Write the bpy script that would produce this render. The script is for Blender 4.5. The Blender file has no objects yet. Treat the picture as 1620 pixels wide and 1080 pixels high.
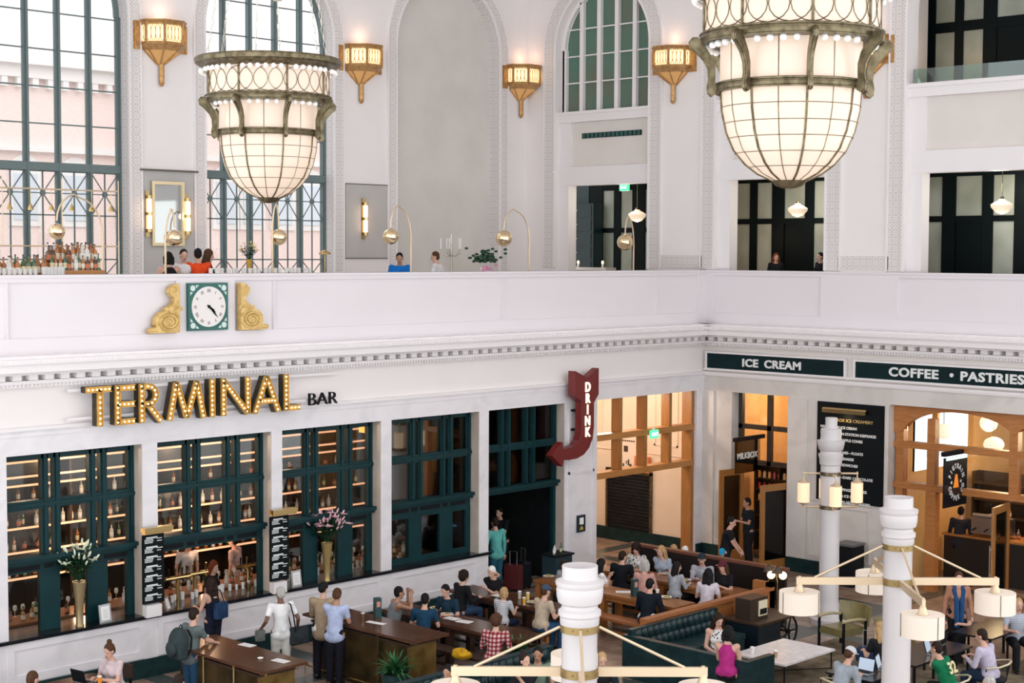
import bpy, bmesh, math, random
from mathutils import Vector as V, Matrix as M, Euler
C = bpy.context.scene.collection
SC = bpy.context.scene
R = math.radians
PI = math.pi
rnd = random.Random(7)
# ---------------------------------------------------------------- camera
EYE = 7.75                                   # camera height over the hall floor (m)
YAW, PITCH, ROLL = 0.771694, -0.055704, 0.004227
FPX = 2497.7                                 # focal length in pixels of the 1620 px wide frame
_F = V((math.cos(YAW)*math.cos(PITCH), math.sin(YAW)*math.cos(PITCH), math.sin(PITCH)))
_R = V((math.sin(YAW), -math.cos(YAW), 0)); _U = _R.cross(_F)
_c, _s = math.cos(ROLL), math.sin(ROLL)
RT, UP = _R*_c + _U*_s, _U*_c - _R*_s
cam_d = bpy.data.cameras.new('camera'); cam = bpy.data.objects.new('camera', cam_d); C.objects.link(cam)
cam.matrix_world = M.Translation((0, 0, EYE)) @ M((RT, UP, -_F)).transposed().to_4x4()
cam_d.sensor_width = 36; cam_d.lens = FPX/1620*36; cam_d.clip_end = 400
SC.camera = cam
# ---------------------------------------------------------------- world: bright overcast daylight
w = bpy.data.worlds.new('world'); SC.world = w; w.use_nodes = True
wn = w.node_tree; wn.nodes.clear()
wo = wn.nodes.new('ShaderNodeOutputWorld'); bg = wn.nodes.new('ShaderNodeBackground')
bg.inputs[0].default_value = (.955, .985, 1.0, 1); bg.inputs[1].default_value = 2.2
wn.links.new(bg.outputs[0], wo.inputs[0])
SC.view_settings.view_transform = 'Standard'; SC.view_settings.look = 'None'
SC.view_settings.gamma = 1; SC.view_settings.use_curve_mapping = False
SC.view_settings.exposure = 0.0
SC.cycles.max_bounces = 7; SC.cycles.diffuse_bounces = 4; SC.cycles.glossy_bounces = 3
SC.cycles.transparent_max_bounces = 10; SC.cycles.transmission_bounces = 4
SC.cycles.caustics_reflective = False; SC.cycles.caustics_refractive = False
SC.cycles.sample_clamp_indirect = 4
# planes of the hall (m): x runs along the long wall with the bar, y towards it
YL, YB, XR, ZM, ZP = 24.6, 30.9, 32.35, 6.25, 7.35
CORN = V((0, 0, EYE))
def ray(px, py): return _F*FPX + RT*(px-810) - UP*(py-540)
def at_z(px, py, z=0.0):
    d = ray(px, py); return CORN + d*((z-EYE)/d.z)
def at_y(px, py, y):
    d = ray(px, py); return CORN + d*(y/d.y)
def at_x(px, py, x):
    d = ray(px, py); return CORN + d*(x/d.x)
# ---------------------------------------------------------------- helpers: materials
_mats = {}
def mat(name, col, rough=.5, metal=0.0, emit=None, es=1.0, spec=.5, alpha=None):
    if name in _mats: return _mats[name]
    m = bpy.data.materials.new(name); m.use_nodes = True
    b = m.node_tree.nodes['Principled BSDF']
    b.inputs['Base Color'].default_value = (*col, 1); b.inputs['Roughness'].default_value = rough
    b.inputs['Metallic'].default_value = metal; b.inputs['Specular IOR Level'].default_value = spec
    if emit: b.inputs['Emission Color'].default_value = (*emit, 1); b.inputs['Emission Strength'].default_value = es
    _mats[name] = m; return m
def _nt(m): return m.node_tree.nodes, m.node_tree.links, m.node_tree.nodes['Principled BSDF']
def noisy(name, c1, c2, scale=6, rough=.5, metal=0, detail=4, stretch=(1, 1, 1), bump=0, dist=.0, lo=.35, hi=.65, spec=.5):
    if name in _mats: return _mats[name]
    m = mat(name, c1, rough, metal, spec=spec); n, l, b = _nt(m)
    tc = n.new('ShaderNodeTexCoord'); mp = n.new('ShaderNodeMapping'); mp.inputs[3].default_value = stretch
    no = n.new('ShaderNodeTexNoise'); no.inputs['Scale'].default_value = scale; no.inputs['Detail'].default_value = detail
    no.inputs['Distortion'].default_value = dist
    cr = n.new('ShaderNodeValToRGB'); cr.color_ramp.elements[0].position = lo; cr.color_ramp.elements[1].position = hi
    cr.color_ramp.elements[0].color = (*c1, 1); cr.color_ramp.elements[1].color = (*c2, 1)
    l.new(tc.outputs['Object'], mp.inputs[0]); l.new(mp.outputs[0], no.inputs['Vector'])
    l.new(no.outputs[0], cr.inputs[0]); l.new(cr.outputs[0], b.inputs['Base Color'])
    if bump:
        bp = n.new('ShaderNodeBump'); bp.inputs['Strength'].default_value = bump; bp.inputs['Distance'].default_value = .01
        l.new(no.outputs[0], bp.inputs['Height']); l.new(bp.outputs[0], b.inputs['Normal'])
    return m
def mathn(n, l, op, a, b=None, c=None):
    x = n.new('ShaderNodeMath'); x.operation = op
    for i, v in enumerate((a, b, c)):
        if v is None: continue
        if isinstance(v, (int, float)): x.inputs[i].default_value = v
        else: l.new(v, x.inputs[i])
    return x.outputs[0]
def lattice(name, base, gap, cell, axis):
    """cast plaster lattice: rings and crossed bars standing proud of a ground darkened in colour for recess shade"""
    m = mat(name, base, .7); n, l, b = _nt(m)
    tc = n.new('ShaderNodeTexCoord'); sp = n.new('ShaderNodeSeparateXYZ'); l.new(tc.outputs['Object'], sp.inputs[0])
    A, B = sp.outputs[axis[0]], sp.outputs[axis[1]]
    u = mathn(n, l, 'SUBTRACT', mathn(n, l, 'FRACT', mathn(n, l, 'DIVIDE', A, cell)), .5)
    v = mathn(n, l, 'SUBTRACT', mathn(n, l, 'FRACT', mathn(n, l, 'DIVIDE', B, cell)), .5)
    r = mathn(n, l, 'SQRT', mathn(n, l, 'ADD', mathn(n, l, 'MULTIPLY', u, u), mathn(n, l, 'MULTIPLY', v, v)))
    ring = mathn(n, l, 'LESS_THAN', mathn(n, l, 'ABSOLUTE', mathn(n, l, 'SUBTRACT', r, .34)), .07)
    dia = mathn(n, l, 'LESS_THAN', mathn(n, l, 'ABSOLUTE', mathn(n, l, 'SUBTRACT', mathn(n, l, 'ABSOLUTE', u), mathn(n, l, 'ABSOLUTE', v))), .06)
    dot = mathn(n, l, 'LESS_THAN', r, .13)
    outer = mathn(n, l, 'GREATER_THAN', r, .2)
    t = mathn(n, l, 'MAXIMUM', mathn(n, l, 'MAXIMUM', ring, mathn(n, l, 'MULTIPLY', dia, outer)), dot)
    mx = n.new('ShaderNodeMix'); mx.data_type = 'RGBA'; mx.inputs[6].default_value = (*gap, 1); mx.inputs[7].default_value = (*base, 1)  # darker gap colour paints in the shade of the pierced recesses
    l.new(t, mx.inputs[0]); l.new(mx.outputs[2], b.inputs['Base Color'])
    bp = n.new('ShaderNodeBump'); bp.inputs['Strength'].default_value = .5; bp.inputs['Distance'].default_value = .02
    l.new(t, bp.inputs['Height']); l.new(bp.outputs[0], b.inputs['Normal'])
    return m
def glass(name, tint=(1, 1, 1), refl=.06, rough=.02):
    """thin window pane: mostly clear, fresnel reflection"""
    m = bpy.data.materials.new(name); m.use_nodes = True; n = m.node_tree.nodes; l = m.node_tree.links; n.clear()
    o = n.new('ShaderNodeOutputMaterial'); tr = n.new('ShaderNodeBsdfTransparent'); gl = n.new('ShaderNodeBsdfGlossy')
    tr.inputs[0].default_value = (*tint, 1); gl.inputs['Roughness'].default_value = rough
    fr = n.new('ShaderNodeFresnel'); fr.inputs[0].default_value = 1.45
    mx = n.new('ShaderNodeMixShader'); l.new(mathn(n, l, 'ADD', fr.outputs[0], refl-.04), mx.inputs[0])
    l.new(tr.outputs[0], mx.inputs[1]); l.new(gl.outputs[0], mx.inputs[2]); l.new(mx.outputs[0], o.inputs[0])
    _mats[name] = m; return m
def wood(name, c1, c2, rough=.35, stretch=(1, 14, 14), scale=2.5):
    return noisy(name, c1, c2, scale, rough, stretch=stretch, detail=6, dist=.6, lo=.3, hi=.7)
# ---------------------------------------------------------------- helpers: meshes
class MB:
    def __init__(s): s.b = bmesh.new(); s.m = 0
    def _f(s, vs):
        try:
            f = s.b.faces.new(vs); f.material_index = s.m; return f
        except ValueError: return None
    def box(s, x0, y0, z0, x1, y1, z1, rot=None, piv=None):
        vs = [V((x, y, z)) for z in (z0, z1) for y in (y0, y1) for x in (x0, x1)]
        if rot is not None:
            p = V(piv) if piv is not None else V(((x0+x1)/2, (y0+y1)/2, (z0+z1)/2))
            vs = [p + rot @ (v-p) for v in vs]
        v = [s.b.verts.new(q) for q in vs]
        for f in ((0, 2, 3, 1), (4, 5, 7, 6), (0, 1, 5, 4), (2, 6, 7, 3), (0, 4, 6, 2), (1, 3, 7, 5)): s._f([v[i] for i in f])
        return s
    def ring(s, c, ax, r, n, ref=None, sx=1, sy=1):
        ax = V(ax).normalized(); ref = V(ref) if ref is not None else (V((0, 0, 1)) if abs(ax.z) < .9 else V((1, 0, 0)))
        u = ax.cross(ref).normalized(); w_ = ax.cross(u).normalized()
        return [s.b.verts.new(V(c) + (u*math.cos(2*PI*i/n)*sx + w_*math.sin(2*PI*i/n)*sy)*r) for i in range(n)]
    def bridge(s, a, b):
        n = len(a)
        for i in range(n): s._f([a[i], a[(i+1) % n], b[(i+1) % n], b[i]])
    def cyl(s, p0, p1, r0, r1=None, n=12, caps=True):
        p0, p1 = V(p0), V(p1); r1 = r0 if r1 is None else r1; ax = p1-p0
        if ax.length < 1e-7: return s
        a = s.ring(p0, ax, r0, n); b = s.ring(p1, ax, r1, n); s.bridge(a, b)
        if caps: s._f(a[::-1]); s._f(b)
        return s
    def tube(s, pts, r, n=8, closed=False):
        pts = [V(p) for p in pts]; k = len(pts); rs = r if isinstance(r, (list, tuple)) else [r]*k
        prev = None; first = None; ref = None
        for i, p in enumerate(pts):
            if closed: t = pts[(i+1) % k]-pts[i-1]
            else: t = pts[min(i+1, k-1)]-pts[max(i-1, 0)]
            t = t.normalized()
            if ref is None: ref = V((0, 0, 1)) if abs(t.z) < .9 else V((1, 0, 0))
            u = ref - t*ref.dot(t)
            if u.length < 1e-4: u = t.orthogonal()
            u.normalize(); ref = u; w_ = t.cross(u)
            rg = [s.b.verts.new(p + (u*math.cos(2*PI*j/n)+w_*math.sin(2*PI*j/n))*rs[i]) for j in range(n)]
            if prev: s.bridge(prev, rg)
            else: first = rg
            prev = rg
        if closed: s.bridge(prev, first)
        else: s._f(first[::-1]); s._f(prev)
        return s
    def lathe(s, prof, c=(0, 0, 0), n=24, a0=0, a1=2*PI, ax='z'):
        c = V(c); full = abs(a1-a0-2*PI) < 1e-6; k = n if full else n+1; prev = None
        for r, z in prof:
            def pt(a):
                x, y = r*math.cos(a), r*math.sin(a)
                return c + (V((x, y, z)) if ax == 'z' else V((x, z, y)) if ax == 'y' else V((z, x, y)))
            rg = [s.b.verts.new(pt(a0+(a1-a0)*i/n)) for i in range(k)]
            if prev:
                for i in range(k if full else k-1):
                    s._f([prev[i], prev[(i+1) % k], rg[(i+1) % k], rg[i]])
            prev = rg
        return s
    def sph(s, c, r, n=12, sc=(1, 1, 1), rot=None):
        c = V(c); k = max(4, n//2); prev = None; top = None
        def T(v):
            v = V((v.x*sc[0], v.y*sc[1], v.z*sc[2])); return c + (rot @ v if rot is not None else v)
        top = s.b.verts.new(T(V((0, 0, r)))); bot = s.b.verts.new(T(V((0, 0, -r))))
        for i in range(1, k):
            th = PI*i/k
            rg = [s.b.verts.new(T(V((r*math.sin(th)*math.cos(2*PI*j/n), r*math.sin(th)*math.sin(2*PI*j/n), r*math.cos(th))))) for j in range(n)]
            if prev is None:
                for j in range(n): s._f([top, rg[j], rg[(j+1) % n]])
            else: s.bridge(rg, prev)
            prev = rg
        for j in range(n): s._f([prev[j], bot, prev[(j+1) % n]])
        return s
    def prism(s, pts, d0, d1, plane='xz'):
        """polygon pts in plane extruded from d0 to d1 along the third axis"""
        def P(a, b, d): return V((a, d, b)) if plane == 'xz' else V((d, a, b)) if plane == 'yz' else V((a, b, d))
        A = [s.b.verts.new(P(a, b, d0)) for a, b in pts]; B = [s.b.verts.new(P(a, b, d1)) for a, b in pts]
        s.bridge(A, B); s._f(A[::-1]); s._f(B); return s
    def strip(s, A, B):
        """quads between two point rows"""
        a = [s.b.verts.new(V(p)) for p in A]; b = [s.b.verts.new(V(p)) for p in B]
        for i in range(len(a)-1): s._f([a[i], a[i+1], b[i+1], b[i]])
        return s
    def quad(s, *ps): s._f([s.b.verts.new(V(p)) for p in ps]); return s
    def move(s, T):
        bmesh.ops.transform(s.b, matrix=T, verts=s.b.verts); return s
    def build(s, name, mats, parent=None, loc=None, smooth=35, rz=0, keepn=False):
        me = bpy.data.meshes.new(name)
        if not keepn: bmesh.ops.recalc_face_normals(s.b, faces=s.b.faces)
        s.b.to_mesh(me); s.b.free()
        for mm in (mats if isinstance(mats, (list, tuple)) else [mats]): me.materials.append(mm)
        if smooth:
            me.polygons.foreach_set('use_smooth', [True]*len(me.polygons)); me.set_sharp_from_angle(angle=R(smooth))
        o = bpy.data.objects.new(name, me); C.objects.link(o)
        if parent is not None: o.parent = parent
        if loc is not None: o.location = loc
        if rz: o.rotation_euler.z = rz
        return o
def thing(name, label, cat, loc=(0, 0, 0), rz=0, group=None):
    o = bpy.data.objects.new(name, None); C.objects.link(o); o.empty_display_size = .1
    o.location = loc; o.rotation_euler.z = rz; return tag(o, label, cat, group)
def tag(o, label, cat, group=None, kind=None):
    if label: o['label'] = label
    if cat: o['category'] = cat
    if group: o['group'] = group
    if kind: o['kind'] = kind
    return o
def struct(name, mb, m, **k):
    o = mb.build(name, m, **k); o['kind'] = 'structure'; return o
KIDS = {}
def dup(root, loc=None, rz=None, label=None, group=None, scale=None):
    r = root.copy(); C.objects.link(r)
    if loc is not None: r.location = loc
    if rz is not None: r.rotation_euler.z = rz
    if label: r['label'] = label
    if group: r['group'] = group
    if scale: r.scale = (scale,)*3
    if root.name not in KIDS or True:
        kids = [o for o in root.children]
    for ch in kids:
        c = ch.copy(); C.objects.link(c); c.parent = r
        for g in ch.children:
            d = g.copy(); C.objects.link(d); d.parent = c
    return r
def light(name, loc, e, col=(1, .8, .6), r=.1, kind='POINT', size=None, rot=None):
    d = bpy.data.lights.new(name, kind); d.energy = e; d.color = col
    if kind == 'POINT': d.shadow_soft_size = r
    if kind == 'AREA': d.shape = 'RECTANGLE'; d.size, d.size_y = size
    o = bpy.data.objects.new(name, d); C.objects.link(o); o.location = loc
    if rot: o.rotation_euler = rot
    return o
def text_mesh(txt, size, depth, name, m, parent=None, loc=(0, 0, 0), rot=(PI/2, 0, 0), spacing=1.0, xscale=1.0, align='LEFT', bold=0.0, word=1.0):
    cu = bpy.data.curves.new('txt', 'FONT'); cu.body = txt; cu.size = size; cu.extrude = depth; cu.space_character = spacing
    cu.align_x = align; cu.offset = bold; cu.resolution_u = 3; cu.space_word = word
    o = bpy.data.objects.new('txt', cu); C.objects.link(o)
    dg = bpy.context.evaluated_depsgraph_get(); me = bpy.data.meshes.new_from_object(o.evaluated_get(dg))
    C.objects.unlink(o); bpy.data.objects.remove(o)
    me.transform(M.Diagonal((xscale, 1, 1, 1))); me.name = name
    me.materials.clear(); me.materials.append(m)
    ob = bpy.data.objects.new(name, me); C.objects.link(ob); ob.parent = parent; ob.location = loc; ob.rotation_euler = rot
    return ob
# ---------------------------------------------------------------- shared materials
M_WALL = noisy('plaster_pinkish_white', (.83, .785, .78), (.845, .80, .795), 1.2, .75)
M_PARA = noisy('plaster_parapet', (.76, .715, .745), (.775, .73, .76), 1.0, .6)
M_TRIM = noisy('painted_trim_white', (.82, .785, .795), (.84, .80, .81), 1.0, .5)
M_MARB = noisy('marble_grey_veined', (.70, .68, .71), (.80, .77, .80), .8, .35, detail=8, stretch=(1, 1, 1.8), dist=1.6, lo=.30, hi=.55)
M_BEIGE = noisy('plaster_warm_grey', (.72, .67, .635), (.75, .70, .665), 1.5, .8)
M_NICHE = noisy('plaster_niche_grey', (.64, .61, .575), (.69, .66, .625), 1.1, .85, detail=5)
M_LACE = lattice('plaster_lattice_long', (.80, .77, .78), (.62, .575, .55), .17, (0, 2))
M_LACEY = lattice('plaster_lattice_side', (.80, .77, .78), (.62, .575, .55), .17, (1, 2))
M_GREEN = noisy('dark_green_paint', (.002, .026, .031), (.003, .034, .040), 3, .45, spec=.25)
M_BLACKG = mat('black_green_frame', (.002, .006, .007), .5, spec=.12)
M_DARK = mat('black_matte', (.004, .005, .008), .6, spec=.2)
M_BASE = noisy('green_marble_base', (.004, .018, .022), (.010, .036, .038), 5, .4, detail=8, spec=.25)
M_OAK = wood('golden_oak', (.27, .11, .025), (.38, .17, .05), .4, (10, 10, 1))
M_OAKH = wood('golden_oak_beam', (.36, .15, .035), (.50, .23, .07), .4, (1, 1, 12))
M_GOLD = noisy('gilded_plaster', (.52, .33, .10), (.72, .50, .20), 9, .4, .35, bump=.2)
M_BRASS = mat('polished_brass', (.50, .36, .16), .25, 1)
M_BRONZE = noisy('aged_bronze', (.10, .08, .045), (.22, .18, .11), 14, .38, .85)
M_STEEL = mat('brushed_steel', (.55, .55, .54), .3, 1)
M_GLASS = glass('window_glass', (.97, 1, .99), .03)
M_WGLASS = glass('outer_window_glass', (1, 1, 1), .05)
M_WHITE = mat('white_enamel', (.82, .79, .80), .35)
M_PAPER = mat('white_paper', (.86, .85, .84), .8)
# ================================================================ THE SETTING
# floor: terrazzo with darker border bands
def floor_mat():
    m = mat('terrazzo_floor', (.3, .22, .18), .22); n, l, b = _nt(m)
    tc = n.new('ShaderNodeTexCoord'); sp = n.new('ShaderNodeSeparateXYZ'); l.new(tc.outputs['Object'], sp.inputs[0])
    no = n.new('ShaderNodeTexNoise'); no.inputs['Scale'].default_value = 3; no.inputs['Detail'].default_value = 6; l.new(tc.outputs['Object'], no.inputs['Vector'])
    cr = n.new('ShaderNodeValToRGB'); cr.color_ramp.elements[0].color = (.235, .155, .115, 1); cr.color_ramp.elements[1].color = (.36, .26, .20, 1)
    cr.color_ramp.elements[0].position = .35; cr.color_ramp.elements[1].position = .65; l.new(no.outputs[0], cr.inputs[0])
    def band(ch, cell, off, wd):
        f = mathn(n, l, 'FRACT', mathn(n, l, 'DIVIDE', mathn(n, l, 'ADD', ch, off), cell))
        return mathn(n, l, 'LESS_THAN', f, wd/cell)
    X, Y = sp.outputs[0], sp.outputs[1]
    t = mathn(n, l, 'MAXIMUM', band(X, 2.9, -1.15, .42), band(Y, 4.4, -.2, .42))
    mx = n.new('ShaderNodeMix'); mx.data_type = 'RGBA'; l.new(t, mx.inputs[0]); l.new(cr.outputs[0], mx.inputs[6]); mx.inputs[7].default_value = (.075, .085, .08, 1)
    l.new(mx.outputs[2], b.inputs['Base Color']); return m
mb = MB(); mb.box(8, 2, -.2, 46, 40, 0); struct('floor', mb, floor_mat())
# ceiling of the hall, high over the picture
mb = MB(); mb.box(-4, -3, 17, 46, 31.4, 17.3); struct('ceiling', mb, M_WALL)
# ---------------------------------------------------------------- left wall, lower storey (marble piers)
OP = [(10.2, 12.87), (13.05, 15.70), (16.02, 18.60), (18.86, 21.41), (21.70, 24.27), (24.56, 27.06), (28.2, 32.05)]
T0, T1 = YL, YL+.42
mb = MB()
xs = [8.0] + [v for a in OP for v in a] + [XR+.42]
for i in range(0, len(xs), 2):
    a, b = xs[i], xs[i+1]; mb.box(a, T0, 0, b, T1, 4.28)
for i, (a, b) in enumerate(OP):
    if i < 5: mb.box(a, T0+.02, .0, b, T1, 1.08)
mb.box(8, T0, 4.28, XR+.4, T1, 4.72)
# raised frames of the dado panels and door casing lines
for i, (a, b) in enumerate(OP[:5]):
    x0, x1 = a+.0, b+.0
    mb.box(x0+.10, T0-.012, .36, x1-.10, T0+.03, .50); mb.box(x0+.10, T0-.012, .94, x1-.10, T0+.03, 1.075)
    mb.box(x0-.03, T0-.012, .36, x0+.10, T0+.03, 1.075); mb.box(x1-.1, T0-.012, .36, x1+.03, T0+.03, 1.075)
for a, b in ((27.06, 28.2),):
    for x0, x1 in ((a+.12, a+.17), (b-.17, b-.12)):
        mb.box(x0, T0-.025, .6, x1, T0, 4.0)
    mb.box(a+.12, T0-.025, 2.6, b-.12, T0, 2.66)
mb.box(8, T0-.02, 4.60, XR, T0, 4.66)
struct('wall_left', mb, M_MARB, smooth=0)
mb = MB()
for a, b in ((8, 24.56), (27.06, 28.2), (32.05, XR)): mb.box(a, T0-.045, 0, b, T0, .34)
struct('baseboard_left', mb, M_BASE, smooth=0)
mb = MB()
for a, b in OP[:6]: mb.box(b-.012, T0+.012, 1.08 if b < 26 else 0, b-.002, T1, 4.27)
struct('trim_59', mb, noisy('tan_marble_jamb', (.50, .42, .36), (.60, .52, .46), 2, .3, detail=6), smooth=0)  # added jamb liner; the bar's warm reflected light is painted into its tan
# stone counter ledge through the bar openings
mb = MB(); mb.box(8, T0-.06, 1.08, 24.60, T1+.35, 1.14); struct('trim_1', mb, mat('black_stone_ledge', (.008, .010, .014), .12), smooth=0)
# frieze (plaster) between marble and cornice
def wall_run(mb, a0, a1, side, d0, d1, z0, z1):
    """a slab that belongs to the left wall (side 0: along x) or the right wall (side 1: along y). d = how far it stands out of the wall face"""
    if side == 0: mb.box(a0, YL-d1, z0, a1, YL-d0, z1)
    else: mb.box(XR-d1, a0, z0, XR-d0, a1, z1)
mb = MB(); mb.box(8, YL+.03, 4.72, XR+.4, YL+.42, 5.99); 
struct('wall_frieze', mb, M_WALL, smooth=0)
mb = MB(); mb.box(8, YL+.43, ZM-.3, XR, YB+.3, ZM); struct('floor_mezzanine', mb, M_BEIGE, smooth=0)
mb = MB()
for side, a0, a1 in ((0, 8, XR-.0), (1, 8, YL-.0)):
    wall_run(mb, a0, a1-.0, side, -.05, .05, 4.70, 4.76)
    wall_run(mb, a0, a1, side, -.05, .06, 5.44, 5.50)
    wall_run(mb, a0, a1, side, -.05, .20, 5.66, 5.72)
    wall_run(mb, a0, a1, side, -.05, .42, 5.72, 5.86)
    wall_run(mb, a0, a1, side, -.05, .48, 5.86, 5.94)
    wall_run(mb, a0, a1, side, -.05, .36, 5.94, 5.99)
    wall_run(mb, a0, a1, side, -.05, .12, 5.50, 5.56)
struct('trim_2', mb, M_TRIM, smooth=0)
# dentils: one course of blocks and one fine course on each wall, stone carving that belongs to the cornice
mb = MB(); mc = MB()
x = 8.0
while x < XR-.2: mb.box(x, YL-.17, 5.57, x+.16, YL, 5.66); x += .30
y = 8.0
while y < YL-.2: mb.box(XR-.17, y, 5.57, XR, y+.16, 5.66); y += .30
x = 8.0
while x < XR-.1: mc.box(x, YL-.09, 5.44, x+.035, YL, 5.54); x += .075
y = 8.0
while y < YL-.1: mc.box(XR-.09, y, 5.44, XR, y+.035, 5.54); y += .075
x = 8.0
while x < XR-.4: mc.box(x, YL-.495, 5.88, x+.05, YL-.47, 5.925); x += .10
y = 8.0
while y < YL-.4: mc.box(XR-.495, y, 5.88, XR-.47, y+.05, 5.925); y += .10
struct('trim_3', mb, M_TRIM, smooth=0); struct('trim_4', mc, M_TRIM, smooth=0)
# parapets
mb = MB()
def parapet(mb, a0, a1, side, panels):
    wall_run(mb, a0, a1, side, -.30, .0, 5.99, ZP)
    wall_run(mb, a0, a1, side, -.05, .05, 5.99, 6.27)
    wall_run(mb, a0, a1, side, -.35, .06, ZP-.05, ZP)
    wall_run(mb, a0, a1, side, -.05, .035, ZP-.13, ZP-.05)
    for p0, p1 in panels: wall_run(mb, p0, p1, side, -.05, .05, 6.27, ZP-.13)
parapet(mb, 8, XR, 0, [(16.42, 17.72), (31.95, XR)])
parapet(mb, 8, YL, 1, [(24.30, YL), (19.04, 21.11)])
for xx in (13.06, 18.63, 24.9, 30.35): mb.box(xx, YL-.052, 6.27, xx+.035, YL, ZP-.13)
struct('wall_parapet', mb, M_PARA, smooth=0)
# ---------------------------------------------------------------- left wall, upper storey: back wall with arches
def arch_wall(mb, axis, face, thick, a0, a1, z0, z1, arches, n=24):
    """wall slab with arched holes. arches: (lo, hi, sill, spring). axis 0: runs along x at y=face.. face+thick ; axis 1: along y at x=face"""
    def P(a, d, z): return (a, face+d, z) if axis == 0 else (face+d, a, z)
    cur = a0
    def slab(p0, p1, q0, q1):
        if axis == 0: mb.box(p0, face, q0, p1, face+thick, q1)
        else: mb.box(face, p0, q0, face+thick, p1, q1)
    for lo, hi, sill, spr in arches:
        slab(cur, lo, z0, z1)
        if sill > z0: slab(lo, hi, z0, sill)
        c, r = (lo+hi)/2, (hi-lo)/2
        arc = [(c-r*math.cos(PI*i/n), spr+r*math.sin(PI*i/n)) for i in range(n+1)]
        for d in (0, thick):
            mb.strip([P(a, d, z) for a, z in arc], [P(a, d, z1) for a, z in arc])
        mb.strip([P(a, 0, z) for a, z in arc], [P(a, thick, z) for a, z in arc])
        cur = hi
    slab(cur, a1, z0, z1)
AW = [(15.62, 19.44, ZM+.35, 12.98), (21.50, 25.32, ZM+.35, 12.98), (27.43, 31.22, ZM+.35, 13.16)]
AW = [(9.7, 13.5, ZM+.35, 12.98)] + AW
mb = MB(); arch_wall(mb, 0, YB, .5, 6, XR, ZM, 17.0, AW); struct('wall_back', mb, M_WALL, smooth=30, keepn=False)
mb = MB(); mb.box(27.3, YB+.36, ZM, 31.4, YB+.5, 15); struct('wall_niche', mb, M_NICHE)
def arch_band(mb, axis, face, d0, d1, lo, hi, z0, spr, w0, w1, n=28):
    """flat moulding following an arch: from w0 to w1 outside the opening edge"""
    def P(a, d, z): return (a, face-d, z) if axis == 0 else (face-d, a, z)
    c, r = (lo+hi)/2, (hi-lo)/2
    def row(wd): return [(lo-wd, z0)] + [(c-(r+wd)*math.cos(PI*i/n), spr+(r+wd)*math.sin(PI*i/n)) for i in range(n+1)] + [(hi+wd, z0)]
    A, B = row(w0), row(w1)
    mb.strip([P(a, d1, z) for a, z in A], [P(a, d1, z) for a, z in B])
    mb.strip([P(a, d0, z) for a, z in A], [P(a, d1, z) for a, z in A])
    mb.strip([P(a, d0, z) for a, z in B], [P(a, d1, z) for a, z in B])
    mb.strip([P(a, d0, z) for a, z in A], [P(a, d0, z) for a, z in B])
k = 5
for lo, hi, sill, spr in AW:
    mb = MB(); arch_band(mb, 0, YB, 0, .03, lo, hi, ZM+.02, spr, .04, .30)
    # reveal lattice
    c, r = (lo+hi)/2, (hi-lo)/2
    struct('trim_%d' % k, mb, M_LACE, smooth=30); k += 1
    mb = MB(); arc = [(lo, sill)]+[(c-r*math.cos(PI*i/28), spr+r*math.sin(PI*i/28)) for i in range(29)]+[(hi, sill)]
    mb.strip([(a-.003*(1 if a > c else -1), YB+.02, z-.003) for a, z in arc], [(a-.003*(1 if a > c else -1), YB+.36, z-.003) for a, z in arc])
    struct('trim_%d' % k, mb, M_LACEY, smooth=30); k += 1
    mb = MB(); arch_band(mb, 0, YB, 0, .05, lo, hi, ZM+.02, spr, 0, .04); arch_band(mb, 0, YB, 0, .05, lo, hi, ZM+.02, spr, .30, .34)
    struct('trim_%d' % k, mb, M_TRIM, smooth=30); k += 1
# grey dado panels between the arches on the back wall
mb = MB(); mb.box(19.80, YB-.03, ZM+.2, 21.14, YB, 9.58); mb.box(25.68, YB-.03, 7.62, 27.07, YB, 9.48)
struct('trim_%d' % k, mb, noisy('grey_linen_panel', (.47, .45, .44), (.50, .48, .46), 2, .8), smooth=0); k += 1
mb = MB(); mb.box(19.70, YB-.09, 9.58, 21.24, YB-.055, 9.62); mb.box(25.66, YB-.045, 7.60, 25.68, YB, 9.50); mb.box(25.66, YB-.045, 9.48, 27.09, YB, 9.50); mb.box(25.66, YB-.045, 7.60, 27.09, YB, 7.62)
struct('trim_%d' % k, mb, mat('thin_dark_rail', (.10, .08, .06), .4), smooth=0); k += 1
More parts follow.
